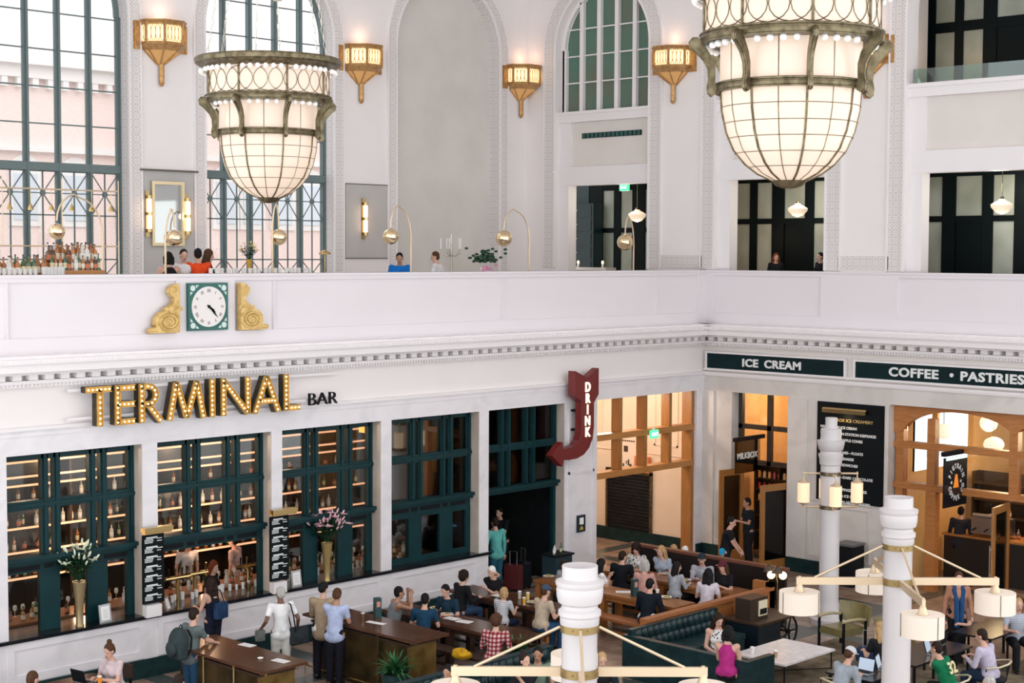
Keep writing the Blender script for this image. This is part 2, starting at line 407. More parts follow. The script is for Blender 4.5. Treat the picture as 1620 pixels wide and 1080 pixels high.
# arched outer windows with green steel mullions
def big_window(idx, lo, hi, sill, spr):
    yg = YB+.38; c, r = (lo+hi)/2, (hi-lo)/2; fr = MB(); th = MB()
    def top(x): return spr + math.sqrt(max(0, r*r-(x-c)**2))
    nb = 5; bw = (hi-lo)/nb
    for i in range(nb+1):
        x = lo+bw*i; hw = .055 if 0 < i < nb else .07
        zt = top(min(max(x, lo+.02), hi-.02)) if 0 < i < nb else spr
        fr.box(x-hw, yg-.05, sill, x+hw, yg+.07, zt); fr.box(x-hw*.45, yg-.10, sill, x+hw*.45, yg-.05, zt)
    arc = [(c-(r-.0)*math.cos(PI*i/32), spr+(r-.0)*math.sin(PI*i/32)) for i in range(33)]
    arc2 = [(c-(r-.09)*math.cos(PI*i/32), spr+(r-.09)*math.sin(PI*i/32)) for i in range(33)]
    for d in (-.05, .07): fr.strip([(a, yg+d, z) for a, z in arc], [(a, yg+d, z) for a, z in arc2])
    fr.strip([(a, yg-.05, z) for a, z in arc2], [(a, yg+.07, z) for a, z in arc2])
    fr.box(lo, yg-.09, 9.50, hi, yg+.08, 9.68); fr.box(lo, yg-.06, sill, hi, yg+.07, sill+.12)
    z = 10.50
    while z < spr+r-.1:
        hw = r if z < spr else math.sqrt(max(0, r*r-(z-spr)**2)); th.box(c-hw, yg-.015, z, c+hw, yg+.015, z+.03); z += .80
    # starred lights under the transom and at the foot
    for zc, hh in ((9.02, .46), (7.22, .34)):
        for i in range(nb):
            x0, x1 = lo+bw*i+.05, lo+bw*(i+1)-.05; xm = (x0+x1)/2
            for p, q in (((x0, zc-hh), (x1, zc+hh)), ((x0, zc+hh), (x1, zc-hh))): th.cyl((p[0], yg, p[1]), (q[0], yg, q[1]), .014, n=5)
            th.cyl((xm, yg-.03, zc), (xm, yg+.03, zc), .06, n=10)
        th.box(lo, yg-.015, zc-.012, hi, yg+.015, zc+.012); th.box(lo, yg-.015, zc-hh-.03, hi, yg+.015, zc-hh)
        th.box(lo, yg-.015, zc+hh, hi, yg+.015, zc+hh+.03)
    for i in range(nb):
        xm = lo+bw*(i+.5); th.box(xm-.012, yg-.015, sill, xm+.012, yg+.015, 9.5)
    gp = MB(); gp.quad((lo, yg+.02, sill), (hi, yg+.02, sill), (hi, yg+.02, spr+r), (lo, yg+.02, spr+r))
    o = struct('window_%d' % idx, fr, mat('grey_green_steel', (.14, .185, .185), .5, spec=.3), smooth=30)
    th.build('glazing_bar', mat('grey_green_steel', (0, 0, 0)), o, smooth=30)
    gp.build('pane', M_WGLASS, o)
for i, a in enumerate(AW[:3]): big_window(i+1, *a)
# ---------------------------------------------------------------- right wall, upper storey
UO = [(-1, 26.56, 29.42), (-1, 21.11, 23.95), (-1, 15.80, 18.64), (-1, 10.5, 13.3)]
TX = XR+.45
mb = MB()
arcs = [(26.50, 29.80, 11.62, 13.35), (21.05, 24.30, 11.62, 13.35), (15.6, 18.9, 11.62, 13.35), (10.2, 13.5, 11.62, 13.35)]
cur = 31.3
segs = sorted(arcs)
ys = [8.0] + [v for a in segs for v in (a[0], a[1])] + [31.3]
for i in range(0, len(ys), 2): mb.box(XR+.002, ys[i], ZM if ys[i] > 24 else ZP-.03, TX, ys[i+1], 17)
for lo, hi, sill, spr in segs:
    c, r = (lo+hi)/2, (hi-lo)/2; arc = [(c-r*math.cos(PI*i/28), spr+r*math.sin(PI*i/28)) for i in range(29)]
    mb.strip([(XR, a, z) for a, z in arc], [(XR, a, 17) for a, z in arc]); mb.strip([(XR, a, z) for a, z in arc], [(TX, a, z) for a, z in arc])
struct('wall_right_upper', mb, M_WALL, smooth=30)
mb = MB(); mt = MB(); mp = MB()
for j, (lo, hi, sill, spr) in enumerate(segs):
    xi = XR+.28
    l0, h0 = lo+.06, hi-.38 if j != 9 else hi
    h0 = hi-.30
    # lintel beam over the opening, panel, sill band of the arch light
    mt.box(XR+.10, lo, 9.62, XR+.42, hi, 10.13); mp.box(XR+.20, lo, 10.13, XR+.42, hi, 11.35)
    mt.box(XR+.06, lo, 11.35, XR+.42, hi, 11.62); mt.box(XR+.02, lo, 11.56, XR+.42, hi, 11.64)
    mt.box(XR+.12, hi-.36, ZM, XR+.45, hi, 9.62); mt.box(XR+.12, lo, ZM, XR+.45, lo+.06, 9.62)
    mt.box(XR+.12, hi-.42, 10.13, XR+.40, hi, 11.35)
struct('trim_%d' % k, mt, M_TRIM, smooth=0); k += 1
struct('trim_%d' % k, mp, M_BEIGE, smooth=0); k += 1
mb = MB(); mb.m = 0
mb.box(XR+.17, 26.9, 10.90, XR+.205, 29.0, 11.04)
struct('trim_%d' % k, mb, M_BLACKG, smooth=0); k += 1
mb = MB()
for i in range(14): mb.box(XR+.16, 26.92+i*.15, 10.91, XR+.17, 27.03+i*.15, 11.03)
struct('trim_%d' % k, mb, mat('vent_slot_green', (.02, .09, .08), .5), smooth=0); k += 1
# lattice bands: arches and pier frames on the right wall
for lo, hi, sill, spr in segs:
    mb = MB(); arch_band(mb, 1, XR, 0, .03, lo, hi, ZP+.02, spr, .06, .42); struct('trim_%d' % k, mb, M_LACEY, smooth=30); k += 1
    mb = MB(); arch_band(mb, 1, XR, 0, .05, lo, hi, ZP+.02, spr, .0, .06); arch_band(mb, 1, XR, 0, .05, lo, hi, ZP+.02, spr, .42, .47)
    struct('trim_%d' % k, mb, M_TRIM, smooth=30); k += 1
mb = MB()
for a, b in ((18.9, 21.05), (24.3, 26.5), (13.5, 15.6)):
    mb.box(XR-.03, a+.40, 7.4, XR, b-.40, 7.72)
struct('trim_%d' % k, mb, M_LACEY, smooth=0); k += 1
# arched lights of the right wall: bay by the corner glazed green grey, white bars
def arch_light(idx, lo, hi, sill, spr):
    xg = XR+.30; c, r = (lo+hi)/2, (hi-lo)/2-.08; fr = MB(); n = 5
    for i in range(n+1):
        y = c-r+2*r*i/n; hw = .065; zt = spr+math.sqrt(max(0.0001, r*r-(y-c)**2)) if 0 < i < n else spr
        fr.box(xg-.07, y-hw, sill, xg+.04, y+hw, zt)
    for zz in (12.42, 13.15, 13.88):
        hw = r if zz < spr else math.sqrt(max(0, r*r-(zz-spr)**2)); fr.box(xg-.02, c-hw, zz, xg+.03, c+hw, zz+.035)
    A = [(c-(r+.09)*math.cos(PI*i/28), spr+(r+.09)*math.sin(PI*i/28)) for i in range(29)]; B = [(c-(r-.02)*math.cos(PI*i/28), spr+(r-.02)*math.sin(PI*i/28)) for i in range(29)]
    fr.strip([(xg-.07, a, z) for a, z in A], [(xg-.07, a, z) for a, z in B]); fr.strip([(xg-.07, a, z) for a, z in B], [(xg+.04, a, z) for a, z in B])
    fr.box(xg-.07, c-r-.09, sill, xg+.04, c-r, spr); fr.box(xg-.07, c+r, sill, xg+.04, c+r+.09, spr)
    fr.box(xg-.02, c-r-.3, sill, xg+.02, c-r-.09, spr+.1); fr.box(xg-.02, c+r+.09, sill, xg+.02, c+r+.3, spr+.1)
    o = struct('window_%d' % idx, fr, M_TRIM, smooth=30)
    p = MB(); p.prism([(c-r, sill)]+[(a, z) for a, z in B]+[(c+r, sill)], xg+.045, xg+.055, 'yz')
    p.build('pane', noisy('obscured_green_glass', (.13, .16, .115), (.09, .20, .155), .55, .25, detail=1), o)
arch_light(5, *segs[3]); arch_light(6, *segs[2])
# corridor behind the right wall: dark green office fronts with obscured panes
mb = MB()
mb.box(XR, 6, ZM-.3, XR+8, 31.3, ZM-.02); mb.box(XR+7.9, 6, ZM, XR+8.1, 31.3, 17)
struct('floor_upper', mb, mat('dark_carpet', (.05, .045, .04), .9), smooth=0)
mb = MB(); mb.box(XR+.45, 6, 9.95, XR+8, 31.3, 10.1); mb.box(XR+.45, 6, 11.30, XR+2.3, 31.3, 11.45); mb.box(XR+.45, 6, 15.2, XR+8, 31.3, 15.3)
struct('ceiling_upper', mb, M_BEIGE, smooth=0)
for j_, (a_, b_) in enumerate(((19.6, 20.3), (25.35, 25.7))): mb = MB(); mb.box(XR+.46, a_, ZM, XR+2.1, b_, 15.2); struct('wall_cross_%d' % j_, mb, M_BEIGE, smooth=0)
M_FROST = noisy('frosted_pane', (.30, .33, .27), (.45, .49, .44), .9, .3, detail=2)
def office_front(idx, x, y0, y1, z0, z1, cols, door=None, rail=None):
    """cols: list of (ya, yb) panes from high y to low y; two rows split at rail; door = (ya, yb)"""
    fr = MB(); pn = MB()
    ysx = sorted(cols)
    cuts = [y0]
    for a, b in ysx: cuts += [a, b]
    cuts.append(y1)
    for i in range(0, len(cuts), 2): fr.box(x-.06, cuts[i], z0, x+.06, cuts[i+1], z1)
    zr = rail
    for a, b in ysx:
        isd = door and abs(a-door[0]) < .01
        fr.box(x-.05, a, z1-.32, x+.05, b, z1); fr.box(x-.05, a, zr-.07, x+.05, b, zr+.07); fr.box(x-.05, a, z0, x+.05, b, z0+.22)
        pn.m = 0; pn.box(x-.01, a, zr+.07, x+.01, b, z1-.32)
        if isd: fr.box(x-.03, a+.02, z0, x+.03, b-.02, zr-.09)
        else: pn.box(x-.01, a, z0+.22, x+.01, b, zr-.07)
    o = struct('wall_office_%d' % idx, fr, M_BLACKG, smooth=0); pn.build('pane', M_FROST, o, smooth=0); return o
xf = XR+2.2
def yof(px, x=None): return at_x(px, 340, x or xf).y
office_front(1, xf, yof(1640), yof(1440), ZM, 9.95, [(yof(1492), yof(1462)), (yof(1555), yof(1513)), (yof(1606), yof(1572)), (yof(1452), yof(1446))], (yof(1555), yof(1513)), 8.62)
office_front(2, xf, yof(1330), yof(1152), ZM, 9.95, [(yof(1188), yof(1165)), (yof(1223), yof(1199)), (yof(1275), yof(1242)), (yof(1310), yof(1289))], (yof(1275), yof(1242)), 8.62)
xf2 = XR+3.6
office_front(3, xf2, yof(1035, xf2), yof(935, xf2), ZM, 9.95, [(yof(973, xf2), yof(955, xf2)), (yof(1002, xf2), yof(983, xf2)), (yof(1030, xf2), yof(1022, xf2))], None, 8.45)
mb = MB(); mb.box(xf2-.05, yof(933, xf2), ZM, xf2+.05, yof(905, xf2)+.6, 9.95); struct('wall_corridor', mb, mat('dark_teal_wall', (.012, .035, .04), .5), smooth=0)
# upper-right opening over the third bay: dark frames and glass balustrade
mb = MB(); mb.box(XR+.06, 15.6, 11.62, XR+.42, 18.9, 11.66); struct('trim_%d' % k, mb, M_TRIM, smooth=0); k += 1
def yo2(px, py=60): return at_x(px, py, XR+2.6).y
fr = MB(); pn = MB(); x = XR+2.6
cols = [(1481, 1512), (1525, 1557)]
zr = at_x(1500, 44, x).z
zb, zt2 = 11.5, 15.2
for a, b in ((1466, 1481), (1512, 1525), (1557, 1578)): fr.box(x-.06, yo2(b), zb, x+.06, yo2(a), zt2)
fr.box(x-.055, yo2(1660), zr-.12, x+.055, yo2(1481), zr+.12); fr.box(x-.03, yo2(1660), zb, x+.03, yo2(1578), zr)
for a, b in cols: pn.box(x-.01, yo2(b), zb, x+.01, yo2(a), zt2)
pn.box(x-.01, yo2(1660), zr, x+.01, yo2(1578), zt2)
o = struct('wall_office_4', fr, M_BLACKG, smooth=0); pn.build('pane', M_FROST, o, smooth=0)
mb = MB(); mb.box(x-.1, yo2(1466), 11.4, x+.1, yo2(1466)+1.5, 15.2); struct('wall_office_5', mb, M_BEIGE)
mb = MB(); mb.box(XR+.20, 15.65, 11.665, XR+.22, 18.85, 12.0); tag(mb.build('glass_balustrade', glass('green_tint_glass', (.72, .88, .84), .10), smooth=0), 'low greenish glass balustrade on the top right ledge', 'balustrade')
# ================================================================ ROOMS BEHIND THE GROUND FLOOR
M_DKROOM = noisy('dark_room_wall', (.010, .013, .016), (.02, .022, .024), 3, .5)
M_LED = mat('warm_led_strip', (.9, .6, .45), .5, emit=(1.0, .42, .21), es=.98)
mb = MB()
mb.box(8, 28.4, 0, 24.3, 28.6, 5.9); mb.box(24.25, T1, 0, 24.45, 31.5, 5.9); mb.box(24.45, 31.2, 0, 28.2, 31.4, 5.9)
mb.box(27.5, T1, 0, 27.8, 31.5, 5.9)
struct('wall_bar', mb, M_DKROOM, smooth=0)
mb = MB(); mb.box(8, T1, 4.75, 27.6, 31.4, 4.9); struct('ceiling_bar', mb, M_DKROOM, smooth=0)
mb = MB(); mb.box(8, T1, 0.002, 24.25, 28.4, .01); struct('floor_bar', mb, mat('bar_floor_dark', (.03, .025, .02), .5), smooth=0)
# green panelled windows of the bar, one per opening
def green_window(idx, a, b, low):
    y = YL+.32; mb = MB(); g = MB()
    w_ = b-a; k = w_/2.62
    def X(t): return a+t*k
    ver = [(0, .10), (.78, .13), (1.01, .13), (1.70, .13), (1.92, .14), (2.49, .13)]
    for t, wd in ver:
        mb.box(X(t), y-.06, 2.46, X(t)+wd*k, y+.05, 4.28); mb.box(X(t)+.035*k, y-.085, 2.46, X(t)+(wd-.035)*k, y-.06, 4.28)
    mb.box(a, y-.07, 3.29, b, y+.05, 3.45); mb.box(a, y-.10, 3.34, b, y-.06, 3.40); mb.box(a, y-.06, 4.16, b, y+.05, 4.28)
    # transom ledge and fret band
    mb.box(a-.0, y-.20, 2.42, b+.0, y+.05, 2.49); mb.box(a, y-.14, 2.36, b, y+.05, 2.42); mb.box(a, y-.04, 2.19, b, y+.05, 2.36)
    for t0, t1 in ((.12, .74), (.83, 1.0), (1.08, 1.68), (1.76, 1.9), (2.0, 2.46)):
        g.m = 1; g.box(X(t0), y-.046, 2.23, X(t1), y-.038, 2.31)
    if low != 'open':
        for t, wd in ((0, .12), (.74, .38), (1.66, .40), (2.46, .16)):
            mb.box(X(t), y-.05, 1.14, X(t)+wd*k, y+.05, 2.19)
        if low == 'panes':
            for t0, t1 in ((.12, .74), (1.12, 1.66), (2.06, 2.46)):
                g.m = 0; g.box(X(t0), y-.005, 1.14, X(t1), y+.005, 2.19)
        if low == 'panels':
            for t0, t1 in ((.12, .74), (1.12, 1.66), (2.06, 2.46)):
                mb.box(X(t0), y-.05, 1.14, X(t1), y+.03, 1.26); mb.box(X(t0), y-.05, 2.10, X(t1), y+.03, 2.19)
                g.m = 0; g.box(X(t0), y+.0, 1.26, X(t1), y+.01, 2.10)
    else:
        mb.box(a, y-.05, 1.14, a+.10, y+.05, 2.19); mb.box(b-.10, y-.05, 1.14, b, y+.05, 2.19)
    for t0, t1 in ((.10, .78), (.91, 1.01), (1.14, 1.70), (1.83, 1.92), (2.06, 2.49)):
        for z0, z1 in ((2.49, 3.29), (3.45, 4.16)):
            g.m = 0; g.box(X(t0), y-.005, z0, X(t1), y+.005, z1)
    o = struct('window_%d' % idx, mb, M_GREEN, smooth=0)
    g.build('pane', [M_GLASS, M_DARK], o, smooth=0)
green_window(7, *OP[0], 'panes'); green_window(8, *OP[1], 'panes'); green_window(9, *OP[2], 'open'); green_window(10, *OP[3], 'panes'); green_window(11, *OP[4], 'panels')
# doorway transom (fifth visible bay)
a, b = OP[5]; y = YL+.32; mb = MB(); g = MB()
for t in (0, .62, .84, 1.42, 1.66, 2.38): mb.box(a+t, y-.06, 2.46, a+t+.12, y+.05, 4.28); mb.box(a+t+.03, y-.085, 2.46, a+t+.09, y-.06, 4.28)
mb.box(a, y-.07, 3.29, b, y+.05, 3.45); mb.box(a, y-.20, 2.42, b, y+.05, 2.49); mb.box(a, y-.13, 2.34, b, y+.05, 2.42)
mb.box(b-.10, y-.05, 0, b, y+.05, 2.34); mb.box(a, y-.05, 0, a+.08, y+.05, 2.34)
g.box(a, y-.005, 2.49, b, y+.005, 4.28)
o = struct('door_1', mb, M_GREEN, smooth=0); g.build('pane', M_GLASS, o, smooth=0)
mb = MB()
for i in range(5): mb.box(24.5, 25.1+i*.55, .003, 27.4, 25.3+i*.55, .012)
struct('floor_inlay', mb, mat('pale_inlay_stone', (.55, .52, .50), .4), smooth=0)
# ---- back bar shelving with light strips, and rows of bottles
bb = thing('back_bar_shelf', 'tall dark back bar shelving with glowing warm strips under each shelf', 'shelving', (8.4, 28.0, 0))
SZ = [3.70, 3.41, 3.24, 2.91, 2.41, 1.94, 1.43]
f = MB()
for i in range(9): f.box(i*1.95, 0, 0, i*1.95+.05, .38, 4.1)
f.box(0, .36, 0, 15.65, .40, 4.1)
f.build('shelf_frame', mat('dark_walnut', (.035, .022, .016), .3), bb, smooth=0)
for z in SZ:
    q = MB(); q.box(0, 0, z-.05, 15.65, .38, z-.02); s_ = q.build('shelf', mat('dark_walnut', (0, 0, 0)), bb, smooth=0)
    q = MB(); q.box(.05, -.02, z-.045, 15.6, .0, z-.005); q.build('light_strip', M_LED, s_, smooth=0)
for zz in (3.55, 2.6, 1.75):
    for xx in (13.2, 16.2, 19.2): light('shelf_glow', (xx, 27.6, zz), 16, (1, .62, .36), .15)
def bottle_mesh(name, r, h, glassm, labelm, cap):
    mb = MB(); mb.m = 0
    mb.lathe([(0, 0), (r, 0), (r, h*.58), (r*.75, h*.66), (r*.32, h*.74), (r*.30, h*.93)], n=8)
    mb.m = 1; mb.lathe([(r*1.02, h*.15), (r*1.02, h*.45)], n=8)
    mb.m = 2; mb.lathe([(r*.34, h*.93), (r*.34, h), (0, h)], n=8)
    return mb.build(name, [glassm, labelm, cap], None)
CAPM = mat('bottle_cap_dark', (.05, .03, .03), .4)
BT = []
for nm, gl, lb in (('amber', (.30, .10, .02), (.75, .66, .50)), ('clear', (.62, .60, .56), (.85, .84, .82)), ('green', (.03, .10, .04), (.70, .62, .40)), ('brown', (.10, .04, .015), (.60, .20, .10)), ('copper', (.45, .18, .06), (.80, .74, .66))):
    BT.append((nm, mat(nm+'_bottle_glass', gl, .12, spec=.7), mat(nm+'_bottle_label', lb, .7)))
protos = []
for i, (nm, gm, lm) in enumerate(BT):
    o = bottle_mesh('bottle', (.038, .042, .036, .045, .04)[i], (.30, .29, .31, .25, .27)[i], gm, lm, CAPM); protos.append((nm, o, [False]))
def put_bottle(x, y, z, where, group, kinds=None, sc=1):
    nm, o, used = rnd.choice(protos if kinds is None else [protos[i] for i in kinds])
    c = o.copy() if used[0] else o
    if used[0]: C.objects.link(c)
    used[0] = True
    c.location = (x, y, z); c.scale = (sc,)*3; c.rotation_euler.z = rnd.random()*6
    if 25.5 < y < 29 and x < 26 and z < 5:
        u = x*24.9/y; wi = sum(u > v for v in (15.85, 18.73, 21.55)); wn = 'behind the %s bar window' % ('first', 'open second', 'third', 'fourth')[wi]
        where, group = where+', '+wn, group+' '+wn
    tag(c, '%s glass bottle %s' % (nm, where), 'bottle', '%s %s' % (nm, group)); return c
for z, n, nme in ((2.91, 30, 'on the upper back bar shelf'), (2.41, 50, 'on the middle back bar shelf'), (1.94, 44, 'just below the middle back bar shelf'), (1.43, 50, 'on the lowest back bar shelf')):
    for i in range(n): put_bottle(13.4+(10.4/n)*(i+rnd.random()*.6), 28.12+rnd.random()*.12, z-.02, nme, 'bottles '+nme)
# working counter inside the bar with bottles, glasses and taps
ct = thing('bar_counter', 'low dark working counter inside the bar behind the windows', 'counter', (8.4, 26.0, 0))
q = MB(); q.box(0, 0, 0, 15.7, .62, 1.0); q.build('cabinet', mat('dark_walnut', (0, 0, 0)), ct, smooth=0)
q = MB(); q.box(-.02, -.03, 1.0, 15.72, .65, 1.04); q.build('worktop', mat('copper_worktop', (.42, .22, .13), .3, .6), ct, smooth=0)
for i in range(50): put_bottle(13.3+i*.21+rnd.random()*.08, 26.1+rnd.random()*.4, 1.04, 'on the inner bar counter', 'bottles on the working counter')
M_TUM = mat('glass_tumbler_pale', (.75, .74, .72), .08, spec=.8)
def tumbler(name, r, h, m=M_TUM):
    mb = MB(); mb.lathe([(0, 0), (r*.85, 0), (r, h), (r*.92, h), (r*.78, .01)], n=10); return mb.build(name, m, None)
tp = tumbler('drinking_glass', .036, .12)
first = [True]
def put_glass(x, y, z, lab, grp, sc=1):
    c = tp if first[0] else tp.copy()
    if not first[0]: C.objects.link(c)
    first[0] = False; c.location = (x, y, z); c.scale = (sc,)*3; return tag(c, lab, 'glass', grp)
for i in range(44):
    gx = 16.2+i*.155+rnd.random()*.05; bay = 'open second bay' if gx < 18.75 else 'third bar window' if gx < 21.5 else 'fourth bar window'
    put_glass(gx, 25.15+rnd.random()*.18, 1.14, 'small clear glass on the bar ledge in the '+bay, 'glasses on the ledge in the '+bay, .8+.5*rnd.random())
wg = [None]
for i in range(46):
    gx = 13.3+i*.215+rnd.random()*.08
    if wg[0] is None: q = MB(); q.lathe([(.035, 0), (.005, .01), (.005, .09), (.035, .12), (.04, .17), (.03, .21), (.0, .12)], n=10); o = q.build('wine_glass', M_TUM); wg[0] = o
    else: o = wg[0].copy(); C.objects.link(o)
    u = gx*24.9/26.3; bay = ('first bar window', 'open second bay', 'third bar window', 'fourth bar window')[sum(u > v for v in (15.85, 18.73, 21.55))]
    o.location = (gx, 26.55+rnd.random()*.05, 1.04); tag(o, 'stemmed wine glass on the inner bar counter behind the '+bay, 'glass', 'wine glasses behind the '+bay)
# beer taps in the open bay
tap = thing('beer_tap_tower', 'polished brass beer tap tower on the bar, left of the copper pair', 'beer tap', (16.9, 25.3, 1.14))
q = MB(); q.cyl((0, 0, 0), (0, 0, .42), .05, .035, 10); q.cyl((-.28, 0, .42), (.28, 0, .42), .045, n=10); q.build('tower', M_BRASS, tap)
for i in range(4):
    q = MB(); xx = -.22+i*.147; q.cyl((xx, 0, .42), (xx, -.09, .36), .015, n=6); q.cyl((xx, -.04, .46), (xx, -.05, .62), .012, .02, 6); q.build('tap_handle', M_BRASS if i % 2 else M_DARK, tap)
dup(tap, (17.35, 25.38, 1.14), label='polished brass beer tap tower, middle of the row in the open bay')
dup(tap, (18.55, 25.3, 1.14), label='polished brass beer tap tower under the slanting screen')
for i, (x, z) in enumerate(((14.3, 3.9), (17.3, 3.9), (20.2, 3.9))): light('bar_lamp', (x, 26.4, z), 26, (1, .68, .42), .2)
light('bar_lamp', (17.3, 26.6, 2.9), 10, (1, .66, .42), .1); light('bar_lamp', (20.4, 26.6, 2.6), 9, (1, .66, .42), .1); light('bar_lamp', (14.5, 26.6, 2.3), 8, (1, .66, .42), .1)
M_ORSH = mat('orange_lamp_shade', (.9, .5, .15), .6, emit=(1.0, .45, .08), es=1.3)
for j, (x, y, z, lb) in enumerate(((22.2, 26.0, 4.0, 'square orange hanging lamp in the fourth bar window'), (21.5, 26.6, 4.15, 'square orange hanging lamp in the third bar window'))):
    t = thing('hanging_lamp', lb, 'lamp', (x, y, z)); q = MB(); q.box(-.11, -.11, -.13, .11, .11, .17); q.build('lamp_shade', M_ORSH, t, smooth=0)
    q = MB(); q.cyl((0, 0, .17), (0, 0, 4.75-z), .008, n=5); q.build('cord', M_DARK, t)
t = thing('hanging_lamp', 'small bright bowl lamp glowing behind the fourth bar window', 'lamp', (22.95, 26.4, 3.42))
q = MB(); q.lathe([(.0, -.07), (.10, -.05), (.15, .03), (.13, .06)], n=16); q.build('lamp_shade', mat('bright_bowl', (1, .9, .7), .5, emit=(1, .86, .55), es=3.0), t)
q = MB(); q.cyl((0, 0, .05), (0, 0, 1.33), .008, n=5); q.build('cord', M_DARK, t)
# ================================================================ CORRIDOR BEHIND THE OAK GRID (bay by the corner)
a, b = OP[6]
mb = MB()
for x0 in (29.10, 30.05, 31.02): mb.box(x0, YL+.07, 2.45, x0+.11, YL+.33, 4.28)
mb.box(31.93, YL+.07, 0, 32.04, YL+.38, 4.28)
struct('window_12', mb, M_OAK, smooth=0)
mb = MB()
for z in (3.28, 2.36): mb.box(a, YL+.06, z, b, YL+.34, z+.15)
struct('trim_60', mb, M_OAKH, smooth=0)
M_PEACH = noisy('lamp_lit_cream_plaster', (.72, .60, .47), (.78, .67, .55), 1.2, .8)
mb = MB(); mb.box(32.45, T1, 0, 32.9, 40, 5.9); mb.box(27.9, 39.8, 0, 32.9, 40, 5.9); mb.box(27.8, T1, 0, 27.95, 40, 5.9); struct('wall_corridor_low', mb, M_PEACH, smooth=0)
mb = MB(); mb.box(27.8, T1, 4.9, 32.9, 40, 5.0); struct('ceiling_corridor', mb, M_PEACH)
mb = MB(); mb.box(32.40, 25.05, 0, 32.45, 40, .34); struct('baseboard_corridor', mb, M_BASE, smooth=0)
mb = MB()
for y0, y1 in ((25.5, 26.3), (28.1, 29.6)):
    for p in ((y0, 2.7, y0+.05, 4.2), (y1-.05, 2.7, y1, 4.2), (y0, 4.15, y1, 4.2), (y0, 2.7, y1, 2.75)): mb.box(32.43, p[0], p[1], 32.45, p[2], p[3])
mb.box(32.43, 25.1, 3.35-.9, 32.45, 40, 2.48)
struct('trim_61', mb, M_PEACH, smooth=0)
sh = thing('roller_shutter', 'black closed roller shutter in the cream corridor wall behind the oak grid', 'shutter', (32.44, 27.13, .34))
q = MB()
for i in range(17): q.box(-.05, -.73, i*.09, -.015-(i % 2)*.0, .73, i*.09+.075)
q.build('slats', M_DARK, sh, smooth=0)
q = MB(); q.box(-.06, -.80, 0, 0, -.73, 1.6); q.box(-.06, .73, 0, 0, .80, 1.6); q.box(-.06, -.8, 1.53, 0, .8, 1.63); q.build('frame', M_BRONZE, sh, smooth=0)
po = thing('wall_poster', 'cream poster with a dark splash drawing above the black shutter', 'poster', (32.42, 27.2, 1.92))
q = MB(); q.box(0, -.42, 0, .02, .55, .95); q.build('poster_panel', mat('cream_card', (.80, .70, .60), .8), po, smooth=0)
q = MB(); 
for i in range(9): q.box(-.006, -.25+i*.075, .80, 0, -.20+i*.075, .84)
q.box(-.006, -.02, .52, 0, .12, .68)
for i in range(7): q.box(-.006, -.15+.06*i+.02*(i % 3), .12+.04*((i*5) % 4), 0, -.08+.06*i, .20+.04*((i*3) % 4))
q.box(-.006, -.2, .05, 0, .22, .08); q.build('printing', mat('dark_brown_ink', (.06, .03, .02), .8), po, smooth=0)
t = thing('wall_cabinet', 'orange fronted counter box beside the cream poster', 'box', (32.3, 26.6, 1.95)); q = MB(); q.box(0, -.22, 0, .12, .26, .42); q.build('cabinet_body', mat('orange_board', (.65, .22, .08), .6), t, smooth=0)
q = MB(); q.box(-.02, -.14, .05, 0, -.02, .34); q.build('panel', M_DARK, t, smooth=0)
es = thing('exit_sign', 'green glowing exit sign hanging in the middle of the oak grid', 'sign', (30.35, YL-.02, 3.2))
q = MB(); q.box(-.15, 0, 0, .15, .05, .2); q.build('sign_box', mat('exit_green_face', (.1, .8, .4), .4, emit=(.08, .75, .36), es=1.0), es, smooth=0)
text_mesh('EXIT', .13, .003, 'lettering', mat('exit_letters', (1, 1, 1), .4, emit=(1, 1, 1), es=1.5), es, (-.13, -.004, .055), spacing=1.05)
q = MB(); q.box(-.02, .01, .2, .02, .08, .26); q.build('bracket', M_WHITE, es, smooth=0)
for y in (26.0, 28.8): light('corridor_lamp', (30.2, y, 4.4), 150, (1, .80, .64), .25)
# ================================================================ OUTSIDE: brick building across the street
M_BRICK = noisy('pale_pink_brick', (.80, .62, .575), (.86, .70, .655), 7, .8, stretch=(1, 1, 4), detail=6)
M_STONE = mat('pale_limestone', (.80, .76, .74), .8)
bd = thing('brick_building', 'sunlit pale pink brick building with stone cornices across the street', 'building', (10, 46, 0))
q = MB(); q.box(0, 0, 0, 32, 8, 13.6); q.build('wall', M_BRICK, bd, smooth=0)
q = MB(); q.box(-.1, -.5, 13.6, 32.1, 0, 14.1); q.box(0, -.25, 13.2, 32, 0, 13.6); q.box(0, -.2, 10.9, 32, 0, 11.1)
for i in range(60): q.box(i*.53, -.22, 12.9, i*.53+.2, 0, 13.2)
q.build('cornice', M_STONE, bd, smooth=0)
q = MB(); q.box(0, 1.5, 14.1, 32, 8, 24); q.build('upper_wall', mat('pale_upper_render', (.86, .82, .82), .8), bd, smooth=0)
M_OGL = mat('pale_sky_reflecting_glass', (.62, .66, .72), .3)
for i, px in enumerate((38, 118, 205, 356, 398, 446, 490)):
    p = at_y(px, 230, 46.0); x = p.x-10
    f = MB()
    arch = [(x-.55, 8.9)]+[(x-.55*math.cos(PI*k_/10), 11.2-.6+.55*math.sin(PI*k_/10)) for k_ in range(11)]+[(x+.55, 8.9)]
    f.prism([(u, v-.35) for u, v in arch], -.06, .02); wf = f.build('window', M_STONE, bd, smooth=0)
    g = MB(); g.box(x-.40, -.09, 8.75, x+.40, -.061, 10.2); g.build('pane', M_OGL, wf, smooth=0)
mb = MB(); mb.box(-10, 33, -.6, 60, 60, -.5); struct('street', mb, mat('pale_pavement', (.6, .6, .6), .9), smooth=0)
